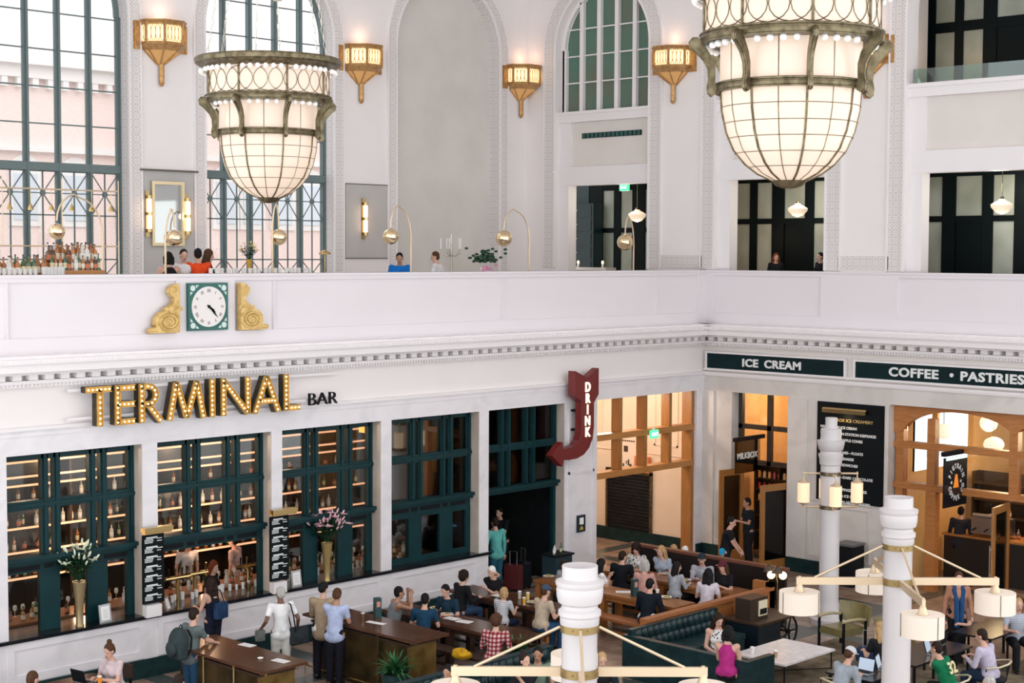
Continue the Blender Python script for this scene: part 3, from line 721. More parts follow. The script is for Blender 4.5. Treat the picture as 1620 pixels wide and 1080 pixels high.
# ================================================================ CHANDELIERS
M_BOWL = noisy('opal_lamp_glass', (.85, .72, .58), (.90, .78, .66), 5, .25)
def lampglass(name, col, em, es, rough=.25):
    m = mat(name, col, rough, emit=em, es=es); return m
M_OPAL = lampglass('opal_glass_lit', (.46, .38, .32), (1.0, .74, .55), .44)
M_GLOBE = mat('frosted_globe', (.85, .82, .80), .25, emit=(1, .95, .9), es=.12)
def chandelier(name, label, loc, rz):
    t = thing(name, label, 'chandelier', loc, rz, 'hall chandeliers')
    q = MB(); q.lathe([(0, .05), (.12, .06), (.30, .14), (.42, .23), (.53, .36), (.60, .52), (.645, .72), (.66, .92), (.665, .98)], n=48); bowl = q.build('glass_bowl', M_OPAL, t)
    q = MB(); q.lathe([(.665, .98), (.665, 1.36)], n=48); q.build('glass_collar', M_OPAL, t)
    q = MB(); q.lathe([(.82, 1.44), (.82, 1.80)], n=64); drum = q.build('glass_drum', M_OPAL, t)
    # thin came lines on the bowl
    prof = [(0.12, .06), (.30, .14), (.42, .23), (.53, .36), (.60, .52), (.645, .72), (.66, .92), (.668, 1.36)]
    q = MB()
    for i in range(8):
        a = 2*PI*(i+.5)/8; q.tube([((r+.004)*math.cos(a), (r+.004)*math.sin(a), z) for r, z in prof], .0045, 4)
    for z, r in ((.20, .385), (.33, .513), (.47, .583), (.61, .624), (.76, .652)):
        q.tube([((r+.003)*math.cos(2*PI*i/40), (r+.003)*math.sin(2*PI*i/40), z) for i in range(40)], .003, 4, closed=True)
    q.build('came_lines', M_BRONZE, bowl)
    q = MB()
    for i in range(8):
        a = 2*PI*i/8; q.tube([((r+.006)*math.cos(a), (r+.006)*math.sin(a), z) for r, z in prof[:-1]], .011, 6)
    q.build('rib', M_BRONZE, t)
    # interlaced ellipses around the drum
    q = MB(); N = 26
    for i in range(N):
        a0 = 2*PI*i/N; ha = 2*PI/N*.98; pts = []
        for k_ in range(17):
            th = 2*PI*k_/16; a = a0+ha*math.cos(th); pts.append((.826*math.cos(a), .826*math.sin(a), 1.62+.165*math.sin(th)))
        q.tube(pts[:-1], .0045, 4, closed=True)
    for i in range(8):
        a = 2*PI*i/8; q.tube([(.83*math.cos(a), .83*math.sin(a), 1.42), (.83*math.cos(a), .83*math.sin(a), 1.82)], .014, 6)
    q.build('ellipse_tracery', M_BRONZE, drum)
    def ring(nm, r0, r1, z0, z1):
        q = MB(); q.lathe([(r0, z0), (r1, z0+.012), (r1+.012, (z0+z1)/2), (r1, z1-.012), (r0, z1), (r0, z0)], n=64)
        for s_ in (z0+.006, z1-.006): q.tube([((r1+.004)*math.cos(2*PI*i/64), (r1+.004)*math.sin(2*PI*i/64), s_) for i in range(64)], .010, 5, closed=True)
        return q.build(nm, M_BRONZE, t)
    ring('lower_ring', .66, .70, .90, .985); up = ring('upper_ring', .66, .85, 1.35, 1.45)
    q = MB(); q.lathe([(.80, 1.80), (.90, 1.82), (.985, 1.88), (1.0, 1.93), (.985, 1.955), (.90, 1.965), (.84, 1.95), (.80, 1.80)], n=72); rim = q.build('top_rim', M_BRONZE, t)
    q = MB(); q.lathe([(0, -.0), (.06, .005), (.13, .03), (.165, .075), (.15, .10), (.0, .09)], n=24); q.build('finial_cap', M_BRONZE, t)
    # frosted globe bulbs under both rings
    g = MB(); g.sph((0, 0, 0), .034, 12); gl = None
    def globes(par, r, z, n, skip):
        nonlocal gl
        for i in range(n):
            if i % skip == 0: continue
            a = 2*PI*i/n
            if gl is None: o = g.build('globe_bulb', M_GLOBE, par); gl = o
            else: o = gl.copy(); C.objects.link(o); o.parent = par
            o.location = (r*math.cos(a), r*math.sin(a), z)
    globes(rim, .905, 1.775, 56, 7); globes(up, .775, 1.325, 40, 5)
    # scroll brackets
    sc_ = [(.88, 1.40), (.93, 1.40), (.965, 1.36), (.955, 1.31), (.90, 1.27), (.83, 1.20), (.785, 1.12), (.775, 1.02), (.79, .95), (.785, .89), (.75, .86), (.715, .88), (.705, .93), (.72, .99), (.72, 1.12), (.75, 1.22), (.80, 1.30), (.84, 1.36)]
    br = None
    for i in range(8):
        if br is None:
            q = MB(); q.prism(sc_, -.024, .024, 'xz')
            q.tube([(r+.0, -.0, z) for r, z in sc_[:11]], .012, 6)
            br = q.build('scroll_bracket', M_BRONZE, t); o = br
        else: o = br.copy(); C.objects.link(o); o.parent = t
        o.rotation_euler.z = 2*PI*i/8
    # suspension chains with plates
    ch = None; pl = None
    for i in range(6):
        if ch is None:
            q = MB(); L0, L1 = V((.86, 0, 1.95)), V((.30, 0, 5.4)); n = 34
            for j in range(n):
                p = L0.lerp(L1, (j+.5)/n); d = (L1-L0).normalized()
                side = V((0, 1, 0)) if j % 2 else d.cross(V((0, 1, 0)))
                q.tube([p+d*.055*math.cos(2*PI*k_/8)+side*.018*math.sin(2*PI*k_/8) for k_ in range(8)], .006, 4, closed=True)
            ch = q.build('chain', mat('pale_bronze_chain', (.62, .58, .52), .4, .4), t, smooth=0); o = ch
            q = MB(); d = (L1-L0).normalized(); e = V((0, 1, 0)); f_ = d.cross(e)
            for j in range(2):
                c0 = L0.lerp(L1, (9+3.5*j)/n); c1 = L0.lerp(L1, (12.4+3.5*j)/n)
                for s_ in (-1, 1): q.cyl(c0+e*.05*s_, c1+e*.05*s_, .013, n=4)
                q.cyl(c0-e*.06, c0+e*.06, .013, n=4); q.cyl(c1-e*.06, c1+e*.06, .013, n=4)
            pl = q.build('chain_plate', mat('pale_bronze_chain', (0, 0, 0)), ch, smooth=0)
        else:
            o = ch.copy(); C.objects.link(o); o.parent = t; p2 = pl.copy(); C.objects.link(p2); p2.parent = o
        o.rotation_euler.z = 2*PI*i/6 + .3
    q = MB(); q.cyl((0, 0, 5.4), (0, 0, 17-loc[2]), .03, n=8); q.cyl((0, 0, 5.36), (0, 0, 5.44), .34, n=20); q.build('ceiling_rod', M_BRONZE, t)
    return t
c1 = chandelier('chandelier', 'large bronze and opal glass bowl chandelier, the nearer one at the top right', (12.57, 8.58, 8.37), R(-135+2.3))
c2 = chandelier('chandelier', 'bronze and opal glass bowl chandelier hanging before the tall left windows', (13.23, 17.53, 8.42), R(-135-20))
# ================================================================ SCONCES (gilded half octagon wall lanterns)
M_GILT = noisy('gilded_metal', (.42, .22, .08), (.58, .34, .14), 12, .4, .5)
M_AMB = mat('amber_lit_panel', (.45, .26, .10), .4, emit=(1.0, .50, .16), es=.26)
M_AMBB = mat('amber_lit_core', (.9, .7, .4), .4, emit=(1.0, .70, .36), es=1.15)
def sconce(label, loc, rz):
    t = thing('wall_sconce', label, 'wall lamp', loc, rz, 'gilded wall sconces')
    # local: wall face at y=0, lantern stands out towards -y ; z=0 at the tip of the stem
    q = MB(); q.box(-.62, -.03, .78, .62, 0, 1.42); q.box(-.60, -.05, .80, -.56, -.03, 1.40); q.box(.56, -.05, .80, .60, -.03, 1.40); q.build('back_plate', M_GILT, t, smooth=0)
    def oct_(r, dep): return [(-r, 0), (-r, -dep*.45), (-r*.45, -dep), (r*.45, -dep), (r, -dep*.45), (r, 0)]
    def shell(q, r0, d0, z0, r1, d1, z1):
        A, B = oct_(r0, d0), oct_(r1, d1); q.strip([(x, y, z0) for x, y in A], [(x, y, z1) for x, y in B])
    q = MB(); shell(q, .44, .50, 1.36, .48, .55, 1.44); shell(q, .44, .50, 1.36, .44, .50, 1.33); shell(q, .46, .53, .90, .45, .51, .96); shell(q, .46, .53, .90, .36, .40, .78)
    q.prism(oct_(.48, .55), 1.43, 1.445, 'xy')
    for x, y in oct_(.45, .51): q.box(x-.02, y-.02, .92, x+.02, y+.02, 1.38)
    for (x0, y0), (x1, y1) in zip(oct_(.36, .40), oct_(.06, .06)): q.cyl((x0, y0, .78), (x1, y1, .48), .018, n=5)
    q.build('lantern_frame', M_GILT, t, smooth=0)
    q = MB(); shell(q, .43, .485, .95, .43, .485, 1.35); q.m = 1; shell(q, .35, .385, .78, .05, .05, .48)
    pn = q.build('glass_panels', [M_AMBB, M_AMB], t, smooth=0)
    q = MB(); P_ = oct_(.437, .492)
    for i in range(5):
        (x0, y0), (x1, y1) = P_[i], P_[i+1]; L = math.hypot(x1-x0, y1-y0); n = max(2, int(L/.075))
        for j in range(n):
            cx_, cy_ = (x0+(x1-x0)*(j+.5)/n, y0+(y1-y0)*(j+.5)/n); hx, hy = (x1-x0)/n*.52, (y1-y0)/n*.52
            q.tube([(cx_+hx*math.cos(2*PI*k_/10), cy_+hy*math.cos(2*PI*k_/10), 1.155+.185*math.sin(2*PI*k_/10)) for k_ in range(10)], .007, 4, closed=True)
    q.build('looped_tracery', M_GILT, pn)
    q = MB(); q.cyl((0, -.06, .50), (0, -.06, .08), .055, n=10); q.cyl((0, -.06, .08), (0, -.06, .0), .06, .025, 10); q.build('stem', M_GILT, t)


    t.scale = (1.15, 1.1, 1.0)
    light('sconce_glow', V(loc)+M.Rotation(rz, 4, 'Z').to_3x3() @ V((0, -.25, 1.62)), 3.5, (1, .62, .40), .12)
    return t
def zof(px, py, y=None, x=None): return (at_y(px, py, y) if y else at_x(px, py, x))
s1 = zof(262, 137, y=YB-.1); sconce('gilded wall lantern between the two tall left windows', (s1.x-.08, YB, s1.z), 0)
s1 = zof(577, 164, y=YB-.1); sconce('gilded wall lantern between the second window and the grey niche', (s1.x-.08, YB, s1.z), 0)
s1 = zof(829, 187, y=YB-.1); sconce('gilded wall lantern in the corner right of the grey niche', (s1.x-.08, YB, s1.z), 0)
s1 = zof(1063, 164, x=XR-.1); sconce('gilded wall lantern on the pier behind the near chandelier, left of it', (XR, s1.y, s1.z), R(-90))
s1 = zof(1383, 155, x=XR-.1); sconce('gilded wall lantern mostly hidden behind the near chandelier, right edge only', (XR, s1.y+.25, s1.z), R(-90))
# tubular brass wall lights
M_TUBE = mat('warm_tube_light', (1, .85, .7), .4, emit=(1, .68, .40), es=2.2)
def tube_light(label, x, z):
    t = thing('tube_wall_light', label, 'wall lamp', (x, YB-.03, z))
    q = MB(); q.box(-.05, -.03, -.52, .05, 0, .52); q.build('back_plate', M_BRASS, t, smooth=0)
    q = MB(); q.cyl((0, -.10, -.34), (0, -.10, -.03), .055, n=12); q.cyl((0, -.10, .03), (0, -.10, .34), .055, n=12); q.build('glass_tube', M_TUBE, t)
    q = MB()
    for zz in (-.38, 0, .38): q.cyl((0, -.10, zz-.035), (0, -.10, zz+.035), .065, n=12); q.box(-.02, -.10, zz-.02, .02, 0, zz+.02)
    q.build('brass_clamp', M_BRASS, t)
    light('tube_glow', (x, YB-.25, z), 1.6, (1, .6, .38), .08)
for px, py, lb in ((236, 338, 'brass tube wall light left of the gilt mirror'), (297, 342, 'brass tube wall light right of the gilt mirror'), (578, 346, 'brass tube wall light alone on the grey panel')):
    p = at_y(px, py, YB-.12); tube_light(lb, p.x, p.z)
p0, p1 = at_y(240, 293, YB-.08), at_y(292, 389, YB-.08)
t = thing('mirror', 'tall gilt framed mirror on the grey panel behind the upstairs diners', 'mirror', (p0.x, YB-.04, p1.z)); W_, H_ = p1.x-p0.x, p0.z-p1.z+.1
q = MB(); 
for a_ in ((0, 0, W_, .07), (0, H_-.07, W_, H_), (0, .07, .07, H_-.07), (W_-.07, .07, W_, H_-.07)): q.box(a_[0], -.06, a_[1], a_[2], 0, a_[3])
q.build('frame', mat('pale_gilt', (.72, .60, .38), .3, .8), t, smooth=0)
q = MB(); q.box(.07, -.03, .07, W_-.07, -.02, H_-.07); q.build('mirror_glass', mat('silver_mirror', (.42, .43, .42), .03, 1), t, smooth=0)
# ================================================================ LAMP POSTS IN THE HALL
M_POST = noisy('cream_enamel_post', (.60, .565, .575), (.62, .585, .595), 2, .4)
M_PALEB = mat('pale_satin_brass', (.70, .55, .38), .35, .55)
M_SHADE = mat('pleated_linen_shade', (.62, .56, .50), .8, emit=(1, .78, .60), es=.26)
def lathe_post(t, H, r, parts):
    q = MB(); q.lathe([(0, 0), (r*1.9, 0), (r*1.9, .12), (r*1.5, .16), (r*1.5, .3), (r*1.25, .36), (r*1.12, .42), (r, .5), (r, H-1.15)]+parts, n=36); return q.build('post', M_POST, t)
def arm_post(label, loc, rz, H=4.12):
    r = .21; t = thing('lamp_post', label, 'lamp', loc, rz, 'armed lamp posts')
    h = H
    lathe_post(t, h, r, [(r, h-.72), (r*1.10, h-.69), (r*1.12, h-.60), (r*1.20, h-.58), (r*1.20, h-.53), (r*1.02, h-.50), (r*1.02, h-.46), (r*1.22, h-.43), (r*1.30, h-.36), (r*1.32, h-.28), (r*1.28, h-.25), (r*1.36, h-.22), (r*1.36, h-.18), (r*1.0, h-.15), (r*1.0, h), (r*.88, h), (r*.84, h-.12), (0, h-.12)])
    za, zb = h-1.26, h-.73
    for z in (za, zb):
        q = MB(); q.lathe([(r+.002, z-.05), (r+.018, z-.05), (r+.018, z+.05), (r+.002, z+.05)], n=36)
        for i in range(8):
            a = 2*PI*(i+.5)/8; q.sph(((r+.02)*math.cos(a), (r+.02)*math.sin(a), z), .012, 6)
        q.build('brass_collar', mat('dull_brass_collar', (.30, .21, .09), .35, .8), t)
    L = 1.46
    for i in range(4):
        a = PI/2*i; d = V((math.cos(a), math.sin(a), 0)); sd = V((-d.y, d.x, 0))
        q = MB(); R3 = M.Rotation(a, 3, 'Z')
        q.box(r, -.025, -.055, L+.05, .025, .055); 
        bmesh.ops.transform(q.b, matrix=M.Translation((0, 0, za)) @ R3.to_4x4(), verts=q.b.verts)
        q.cyl(d*(r+.02)+V((0, 0, zb)), d*(L-.22)+V((0, 0, za+.05)), .018, n=8)
        q.cyl(d*L+V((0, 0, za+.07)), d*L+V((0, 0, za-.10)), .025, n=8)

        am = q.build('arm', M_PALEB, t, smooth=30)
        s_ = MB(); c = d*L+V((0, 0, za-.47))
        s_.lathe([(.30, 0), (.30, .31), (.295, .31), (.295, 0)], c, n=36); s_.lathe([(0, .03), (.295, .03)], c, n=36); s_.lathe([(.295, .30), (.0, .30)], c, n=36)
        sh_ = s_.build('drum_shade', M_SHADE, am)
        u = MB(); u.lathe([(.02, .45), (.035, .43), (.055, .38), (.085, .31), (.09, .305), (0, .305)], c, n=16)
        u.build('shade_cap', M_PALEB, sh_)
        u = MB()
        for k_ in range(3):
            a2 = a+2*PI*k_/3+.5; e = V((math.cos(a2), math.sin(a2), 0)); u.cyl(c+e*.304+V((0, 0, -.01)), c+e*.304+V((0, 0, .32)), .006, n=5)
        u.build('shade_strap', M_BRONZE, sh_)
    return t
RZ = YAW-PI/2
arm_post('cream lamp post with four drum shades rising at the bottom centre of the photo', (13.72, 12.22, 0), RZ, 4.10)
arm_post('cream lamp post with four drum shades on the right, its arms fully in view', (20.72, 12.12, 0), RZ, 4.16)
for c_, z_ in (((13.72, 12.22), 2.62), ((20.72, 12.12), 2.68)):
    for i in range(4):
        a = RZ+PI/2*i; light('drum_shade_bulb', (c_[0]+1.46*math.cos(a), c_[1]+1.46*math.sin(a), z_-.08), 2, (1, .78, .55), .1)
# third post with hanging glass cylinders
t = thing('lamp_post', 'cream lamp post ringed by upright glowing glass cylinders, before the black menu board', 'lamp', (28.25, 18.15, 0), 0)
r = .205; h = 4.35
q = MB(); q.lathe([(0, 0), (r*1.9, 0), (r*1.9, .12), (r*1.5, .16), (r*1.3, .3), (r*1.1, .4), (r, .5), (r, h-1.0), (r*1.12, h-.98), (r*1.16, h-.86), (r*1.25, h-.80), (r*1.25, h-.76), (r*1.05, h-.74), (r*1.05, h-.70), (r*1.25, h-.66), (r*1.36, h-.55), (r*1.40, h-.48), (r*1.05, h-.46), (r*1.05, h-.24), (r*.98, h-.23), (r*.60, h-.22), (r*.60, h), (0, h)], n=36); q.build('post', M_POST, t)
zt, zb2 = at_z(1318, 748, 0), 0
def post_z(py):
    d = ray(1318, py); k_ = 28.25/d.x; return EYE+d.z*k_
za, zb = post_z(749), post_z(802)
for z in (za, zb):
    q = MB(); q.lathe([(r+.002, z-.04), (r+.016, z-.04), (r+.016, z+.04), (r+.002, z+.04)], n=36); q.build('brass_collar', M_BRONZE, t)
for i in range(4):
    a = RZ+PI/2*i; d = V((math.cos(a), math.sin(a), 0)); L = .56
    q = MB(); q.cyl(d*r+V((0, 0, za)), d*(L+.02)+V((0, 0, za)), .022, n=6); q.cyl(d*r+V((0, 0, zb)), d*(L+.02)+V((0, 0, zb)), .022, n=6)
    q.cyl(d*L+V((0, 0, za+.04)), d*L+V((0, 0, za-.14)), .014, n=6); q.cyl(d*L+V((0, 0, zb-.04)), d*L+V((0, 0, zb+.07)), .014, n=6)
    am = q.build('arm', M_PALEB, t)
    q = MB(); q.cyl(d*L+V((0, 0, za-.19)), d*L+V((0, 0, zb+.10)), .125, n=20); gl_ = q.build('glass_cylinder', mat('opal_cylinder_lit', (.7, .52, .36), .3, emit=(1, .68, .42), es=.7), am)
    q = MB()
    q.lathe([(.02, .10), (.05, .05), (.13, 0), (.0, 0)], d*L+V((0, 0, za-.19)), n=16); q.build('end_cap', M_PALEB, gl_); q = MB(); q.lathe([(.02, -.08), (.05, -.04), (.13, 0), (.0, 0)], d*L+V((0, 0, zb+.10)), n=16); q.build('end_cap', M_PALEB, gl_)
# ================================================================ SIGNS ON THE LEFT WALL
M_CHAN = noisy('antique_gold_channel', (.50, .27, .05), (.66, .38, .09), 10, .4, .35)
M_CHAND = noisy('dark_bronze_side', (.035, .03, .02), (.08, .065, .04), 8, .45, .5)
M_BULB = mat('lit_bulb', (1, .85, .6), .3, emit=(1, .74, .36), es=2.0)
sg = thing('marquee_sign', 'row of large gold bulb-lit letters on white rails above the bar windows', 'sign', (14.1, YL-.02, 4.70))
LH, LW = .70, .105
def lx(x): return x-14.1
def line_pts(a, b, n): return [(a[0]+(b[0]-a[0])*i/(n-1), a[1]+(b[1]-a[1])*i/(n-1)) for i in range(n)]
def stroke(mb, pts, y0, y1, wd):
    """U channel along a polyline in the xz plane: back plate, two side walls"""
    for a, b in zip(pts[:-1], pts[1:]):
        a, b = V((a[0], 0, a[1])), V((b[0], 0, b[1])); d = (b-a).normalized(); nrm = V((-d.z, 0, d.x))
        e0, e1 = a-d*wd*.0, b+d*wd*.0
        def slab(o0, o1, ya, yb):
            vs = [mb.b.verts.new(p+nrm*o+V((0, yy, 0))) for yy in (ya, yb) for p in (e0, e1) for o in (o0, o1)]
            for f in ((0, 1, 3, 2), (4, 6, 7, 5), (0, 2, 6, 4), (1, 5, 7, 3), (0, 4, 5, 1), (2, 3, 7, 6)): mb._f([vs[i] for i in f])
        mb.m = 1; slab(-wd/2, wd/2, y0+.05, y1-.0)      # dark deep body
        mb.m = 0; slab(-wd/2, -wd/2+.012, y0, y0+.06); slab(wd/2-.012, wd/2, y0, y0+.06); slab(-wd/2+.012, wd/2-.012, y0+.035, y0+.05)
W2 = LW/2
def seg(*p): return list(p)
A_ = []
def cur(cx, cz, rx, rz_, a0, a1, n): return [(cx+rx*math.cos(R(a0+(a1-a0)*i/n)), cz+rz_*math.sin(R(a0+(a1-a0)*i/n))) for i in range(n+1)]
H0, H1 = .05, LH-.05
def letter_strokes(ch, x0, x1):
    l, r = x0+W2, x1-W2; m = (x0+x1)/2; mid = .33
    if ch == 'T': return [[(x0, H1), (x1, H1)], [(m+.02, H1), (m+.02, 0)]]
    if ch == 'E': return [[(l, 0), (l, LH)], [(l, H1), (x1, H1)], [(l, .36), (x1-.01, .36)], [(l, H0), (x1, H0)]]
    if ch == 'R': return [[(l, 0), (l, LH)], [(l, H1)]+cur(l+.14, .49, .155, .16, 90, -90, 8)+[(l, .33)], [(l+.12, .33), (x1-.03, .0)]]
    if ch == 'M': return [[(x0+.05, 0), (x0+.20, LH-.02)], [(x0+.20, LH-.02), (m, .03)], [(m, .03), (x1-.20, LH-.02)], [(x1-.20, LH-.02), (x1-.05, 0)]]
    if ch == 'I': return [[(m, 0), (m, LH)]]
    if ch == 'N': return [[(l, 0), (l, LH)], [(l, LH-.04), (r, .02)], [(r, 0), (r, LH)]]
    if ch == 'A': return [[(x0+.05, 0), (m, LH-.02)], [(m, LH-.02), (x1-.05, 0)], [(x0+.17, .22), (x1-.17, .22)]]
    if ch == 'L': return [[(l, 0), (l, LH)], [(l, H0), (x1, H0)]]
bulb = None
for ch, x0, x1 in (('T', 14.40, 14.90), ('E', 14.97, 15.38), ('R', 15.46, 15.95), ('M', 16.04, 16.88), ('I', 16.96, 17.08), ('N', 17.22, 17.88), ('A', 17.94, 18.60), ('L', 18.68, 19.08)):
    x0, x1 = lx(x0), lx(x1); q = MB(); st = letter_strokes(ch, x0, x1)
    for s_ in st: stroke(q, s_, -.30, -.10, LW)
    lo = q.build('letter', [M_CHAN, M_CHAND], sg, smooth=0)
    done = []
    for s_ in st:
        L = sum(math.dist(a, b) for a, b in zip(s_[:-1], s_[1:])); n = max(2, int(round(L/.088)))
        for i in range(n):
            t_ = L*(i+.5)/n; acc = 0
            for a, b in zip(s_[:-1], s_[1:]):
                d = math.dist(a, b)
                if acc+d >= t_: p = (a[0]+(b[0]-a[0])*(t_-acc)/d, a[1]+(b[1]-a[1])*(t_-acc)/d); break
                acc += d
            if any(math.dist(p, k_) < .055 for k_ in done): continue
            done.append(p)
            if bulb is None: g = MB(); g.sph((0, 0, 0), .020, 8); o = g.build('bulb', M_BULB, lo); bulb = o
            else: o = bulb.copy(); C.objects.link(o); o.parent = lo
            o.location = (p[0], -.285, p[1])
q = MB()
for z in (.12, .62): q.box(.05, -.10, z, 6.05, -.07, z+.05)
for i in range(13):
    for z in (.12, .62): q.box(.3+i*.47, -.08, z+.01, .33+i*.47, 0, z+.04)
q.build('rail', M_TRIM, sg, smooth=0)
text_mesh('BAR', .36, .03, 'small_lettering', M_DARK, sg, (lx(19.34), -.16, .045), spacing=1.0, xscale=1.16, bold=-.006)
# DRINK arrow
dk = thing('arrow_sign', 'red curved arrow sign with glowing upright letters DRINK', 'sign', (27.3, YL-.02, 2.88))
pts = [(26.99, 5.05), (27.42, 4.87), (27.82, 5.08), (27.82, 4.47), (27.66, 4.28), (27.66, 3.70), (27.62, 3.45), (27.50, 3.24), (27.32, 3.10), (27.08, 3.03), (26.80, 3.02), (26.63, 3.04), (26.58, 2.88), (26.24, 3.16), (26.58, 3.44), (26.60, 3.27), (26.85, 3.28), (27.04, 3.33), (27.16, 3.43), (27.22, 3.56), (27.24, 3.75), (27.24, 4.31), (26.99, 4.48)]
pts = [(x-27.3, z-2.88) for x, z in pts]
q = MB(); q.prism(pts, -.34, -.14, 'xz')
q.build('arrow_body', noisy('oxide_red_enamel', (.17, .016, .014), (.21, .022, .018), 5, .4), dk, smooth=0)
q = MB(); q.prism([(x*1.0, z) for x, z in pts], -.345, -.34, 'xz')
for a, b in zip(pts, pts[1:]+pts[:1]): q.cyl((a[0], -.342, a[1]), (b[0], -.342, b[1]), .010, n=4)
q.build('face_plate', mat('dark_red_face', (.15, .014, .013), .45), dk, smooth=0)
for i, c_ in enumerate('DRINK'): text_mesh(c_, .30, .008, 'letter', mat('glowing_cream_letter', (1, .9, .75), .4, emit=(1, .80, .60), es=1.25), dk, (.135, -.352, 1.68-i*.262), align='CENTER', bold=.012, xscale=.85)
q = MB()
for z in (.75, 1.2, 1.7): q.box(-.06, -.16, z, .3, 0, z+.05)
q.build('bracket', M_DARK, dk, smooth=0)
# clock and gilded scrolls on the parapet
ck = thing('clock', 'white faced clock in a square green frame with roman numerals', 'clock', (17.07, YL-.055, 6.30)); S_ = .44
q = MB(); q.box(-S_, -.07, 0, S_, 0, .88); 
fr_ = q.build('frame', noisy('clock_green_paint', (.012, .10, .085), (.016, .12, .10), 4, .4), ck, smooth=0)
q = MB(); q.cyl((0, -.07, .44), (0, -.085, .44), .375, n=48); q.build('dial', mat('cream_dial', (.80, .76, .75), .5), ck)
q = MB()
for sx in (-1, 1):
    for sz in (-1, 1):
        q.cyl((sx*.345, -.07, .44+sz*.345), (sx*.345, -.078, .44+sz*.345), .055, n=16)
        q.prism([(sx*.21, .44+sz*.40), (sx*.28, .44+sz*.40), (sx*.27, .44+sz*.345)], -.078, -.07, 'xz'); q.prism([(sx*.40, .44+sz*.21), (sx*.40, .44+sz*.28), (sx*.345, .44+sz*.27)], -.078, -.07, 'xz')
q.build('spandrel_inset', mat('pale_mint_inset', (.62, .74, .72), .5), fr_)
for i, nm in enumerate(('XII', 'I', 'II', 'III', 'IIII', 'V', 'VI', 'VII', 'VIII', 'IX', 'X', 'XI')):
    a = R(30*i); o = text_mesh(nm, .085, .002, 'numeral', mat('brown_numeral', (.12, .06, .05), .6), ck, (.30*math.sin(a), -.087, .44+.30*math.cos(a)), rot=(PI/2, 0, 0), align='CENTER', xscale=.8)
    o.rotation_euler = Euler((PI/2, a, 0), 'XYZ'); o.location -= V((math.sin(a), 0, math.cos(a)))*.03
q = MB()
for ang, L, w_ in ((R(136), .30, .016), (R(128), .19, .026)):
    d = V((math.sin(ang), 0, math.cos(ang))); e = V((d.z, 0, -d.x)); c = V((0, -.095, .44))
    q._f([q.b.verts.new(c+p) for p in (-d*.05-e*w_*.5, -d*.05+e*w_*.5, d*L*.6+e*w_, d*L, d*L*.6-e*w_)])
q.cyl((0, -.088, .44), (0, -.105, .44), .03, n=12); q.build('clock_hands', M_DARK, ck, smooth=0)
SP = [(0, 0), (0, .89), (-.06, .88), (-.13, .87), (-.20, .80), (-.21, .72), (-.16, .66), (-.11, .62), (-.12, .55), (-.18, .50), (-.24, .47), (-.31, .46), (-.31, .40), (-.41, .37), (-.50, .28), (-.52, .16), (-.50, .11), (-.58, .10), (-.64, .05), (-.62, 0)]
def scroll(label, x, s_):
    t = thing('gilded_scroll', label, 'ornament', (x, YL-.055, 6.285)); q = MB(); q.prism([(a*s_, b) for a, b in SP], -.14, 0, 'xz'); b_ = q.build('scroll_body', M_GOLD, t, smooth=0)
    q = MB()
    c = (-.24*s_, .20); sp = []
    for i in range(46):
        a = R(90+i*20*1.0); r_ = .235*(1-i/60.); sp.append((c[0]-r_*math.cos(a)*s_*1.05, -.145, c[1]+r_*math.sin(a)*.78))
    q.tube(sp, [.022]*46, 6)
    q.build('spiral', M_GOLD, b_); q = MB()
    c2 = (-.11*s_, .78); q.tube([(c2[0]-.065*(1-i/26)*math.cos(R(60+i*26))*s_, -.145, c2[1]+.065*(1-i/26)*math.sin(R(60+i*26))) for i in range(20)], .013, 6)
    q.build('spiral', M_GOLD, b_)
    q = MB()
    for i in range(7): 
        a = R(20+i*28); q.sph((-.05*s_-.07*math.cos(a)*s_, -.145, .42+.05*math.sin(a)), .028, 8, (1.4, .6, .8))
    for i in range(4): q.sph((-(.50+.035*i)*s_, -.13, .05+.012*(i % 2)), .04, 8, (1, .7, .9))
    q.build('carved_leaves', M_GOLD, b_)
scroll('gilded carved scroll bracket left of the clock', 16.40, 1); scroll('gilded carved scroll bracket right of the clock', 17.76, -1)
# narrow black drink menus with brass picture lamps on the piers
def menu_board(label, x):
    t = thing('menu_board', label, 'menu board', (x, YL-.02, 1.36))
    q = MB(); q.box(0, -.05, 0, .44, 0, 1.26); q.build('board', mat('menu_black', (.003, .005, .007), .6, spec=.15), t, smooth=0)
    q = MB()
    for i in range(7):
        z = .04+i*.175; q.box(.06, -.054, z+.10, .30, -.05, z+.132)
        for j in range(3): q.box(.03, -.054, z+.075-j*.028, .03+.14+.05*rnd.random(), -.05, z+.09-j*.028); 
        for j in range(2): q.box(.29, -.054, z+.085-j*.045, .29+.08+.04*rnd.random(), -.05, z+.10-j*.045)
    q.build('chalk_lettering', mat('chalk_white', (.72, .76, .76), .7), t, smooth=0)
    q = MB(); q.box(-.06, -.22, 1.30, .50, -.12, 1.36); q.box(-.08, -.24, 1.34, .52, -.10, 1.42); q.cyl((.03, 0, 1.36), (.03, -.14, 1.37), .03, n=8); q.build('picture_lamp', M_BRASS, t, smooth=30)
    q = MB(); q.box(.02, -.12, -.24, .34, .02, -.02); q.build('white_plinth', M_WHITE, t, smooth=0)
menu_board('black drink menu with a brass lamp on the first pier, left of the open bay', 15.66); menu_board('black drink menu with a brass lamp on the pier right of the open bay', 18.52)
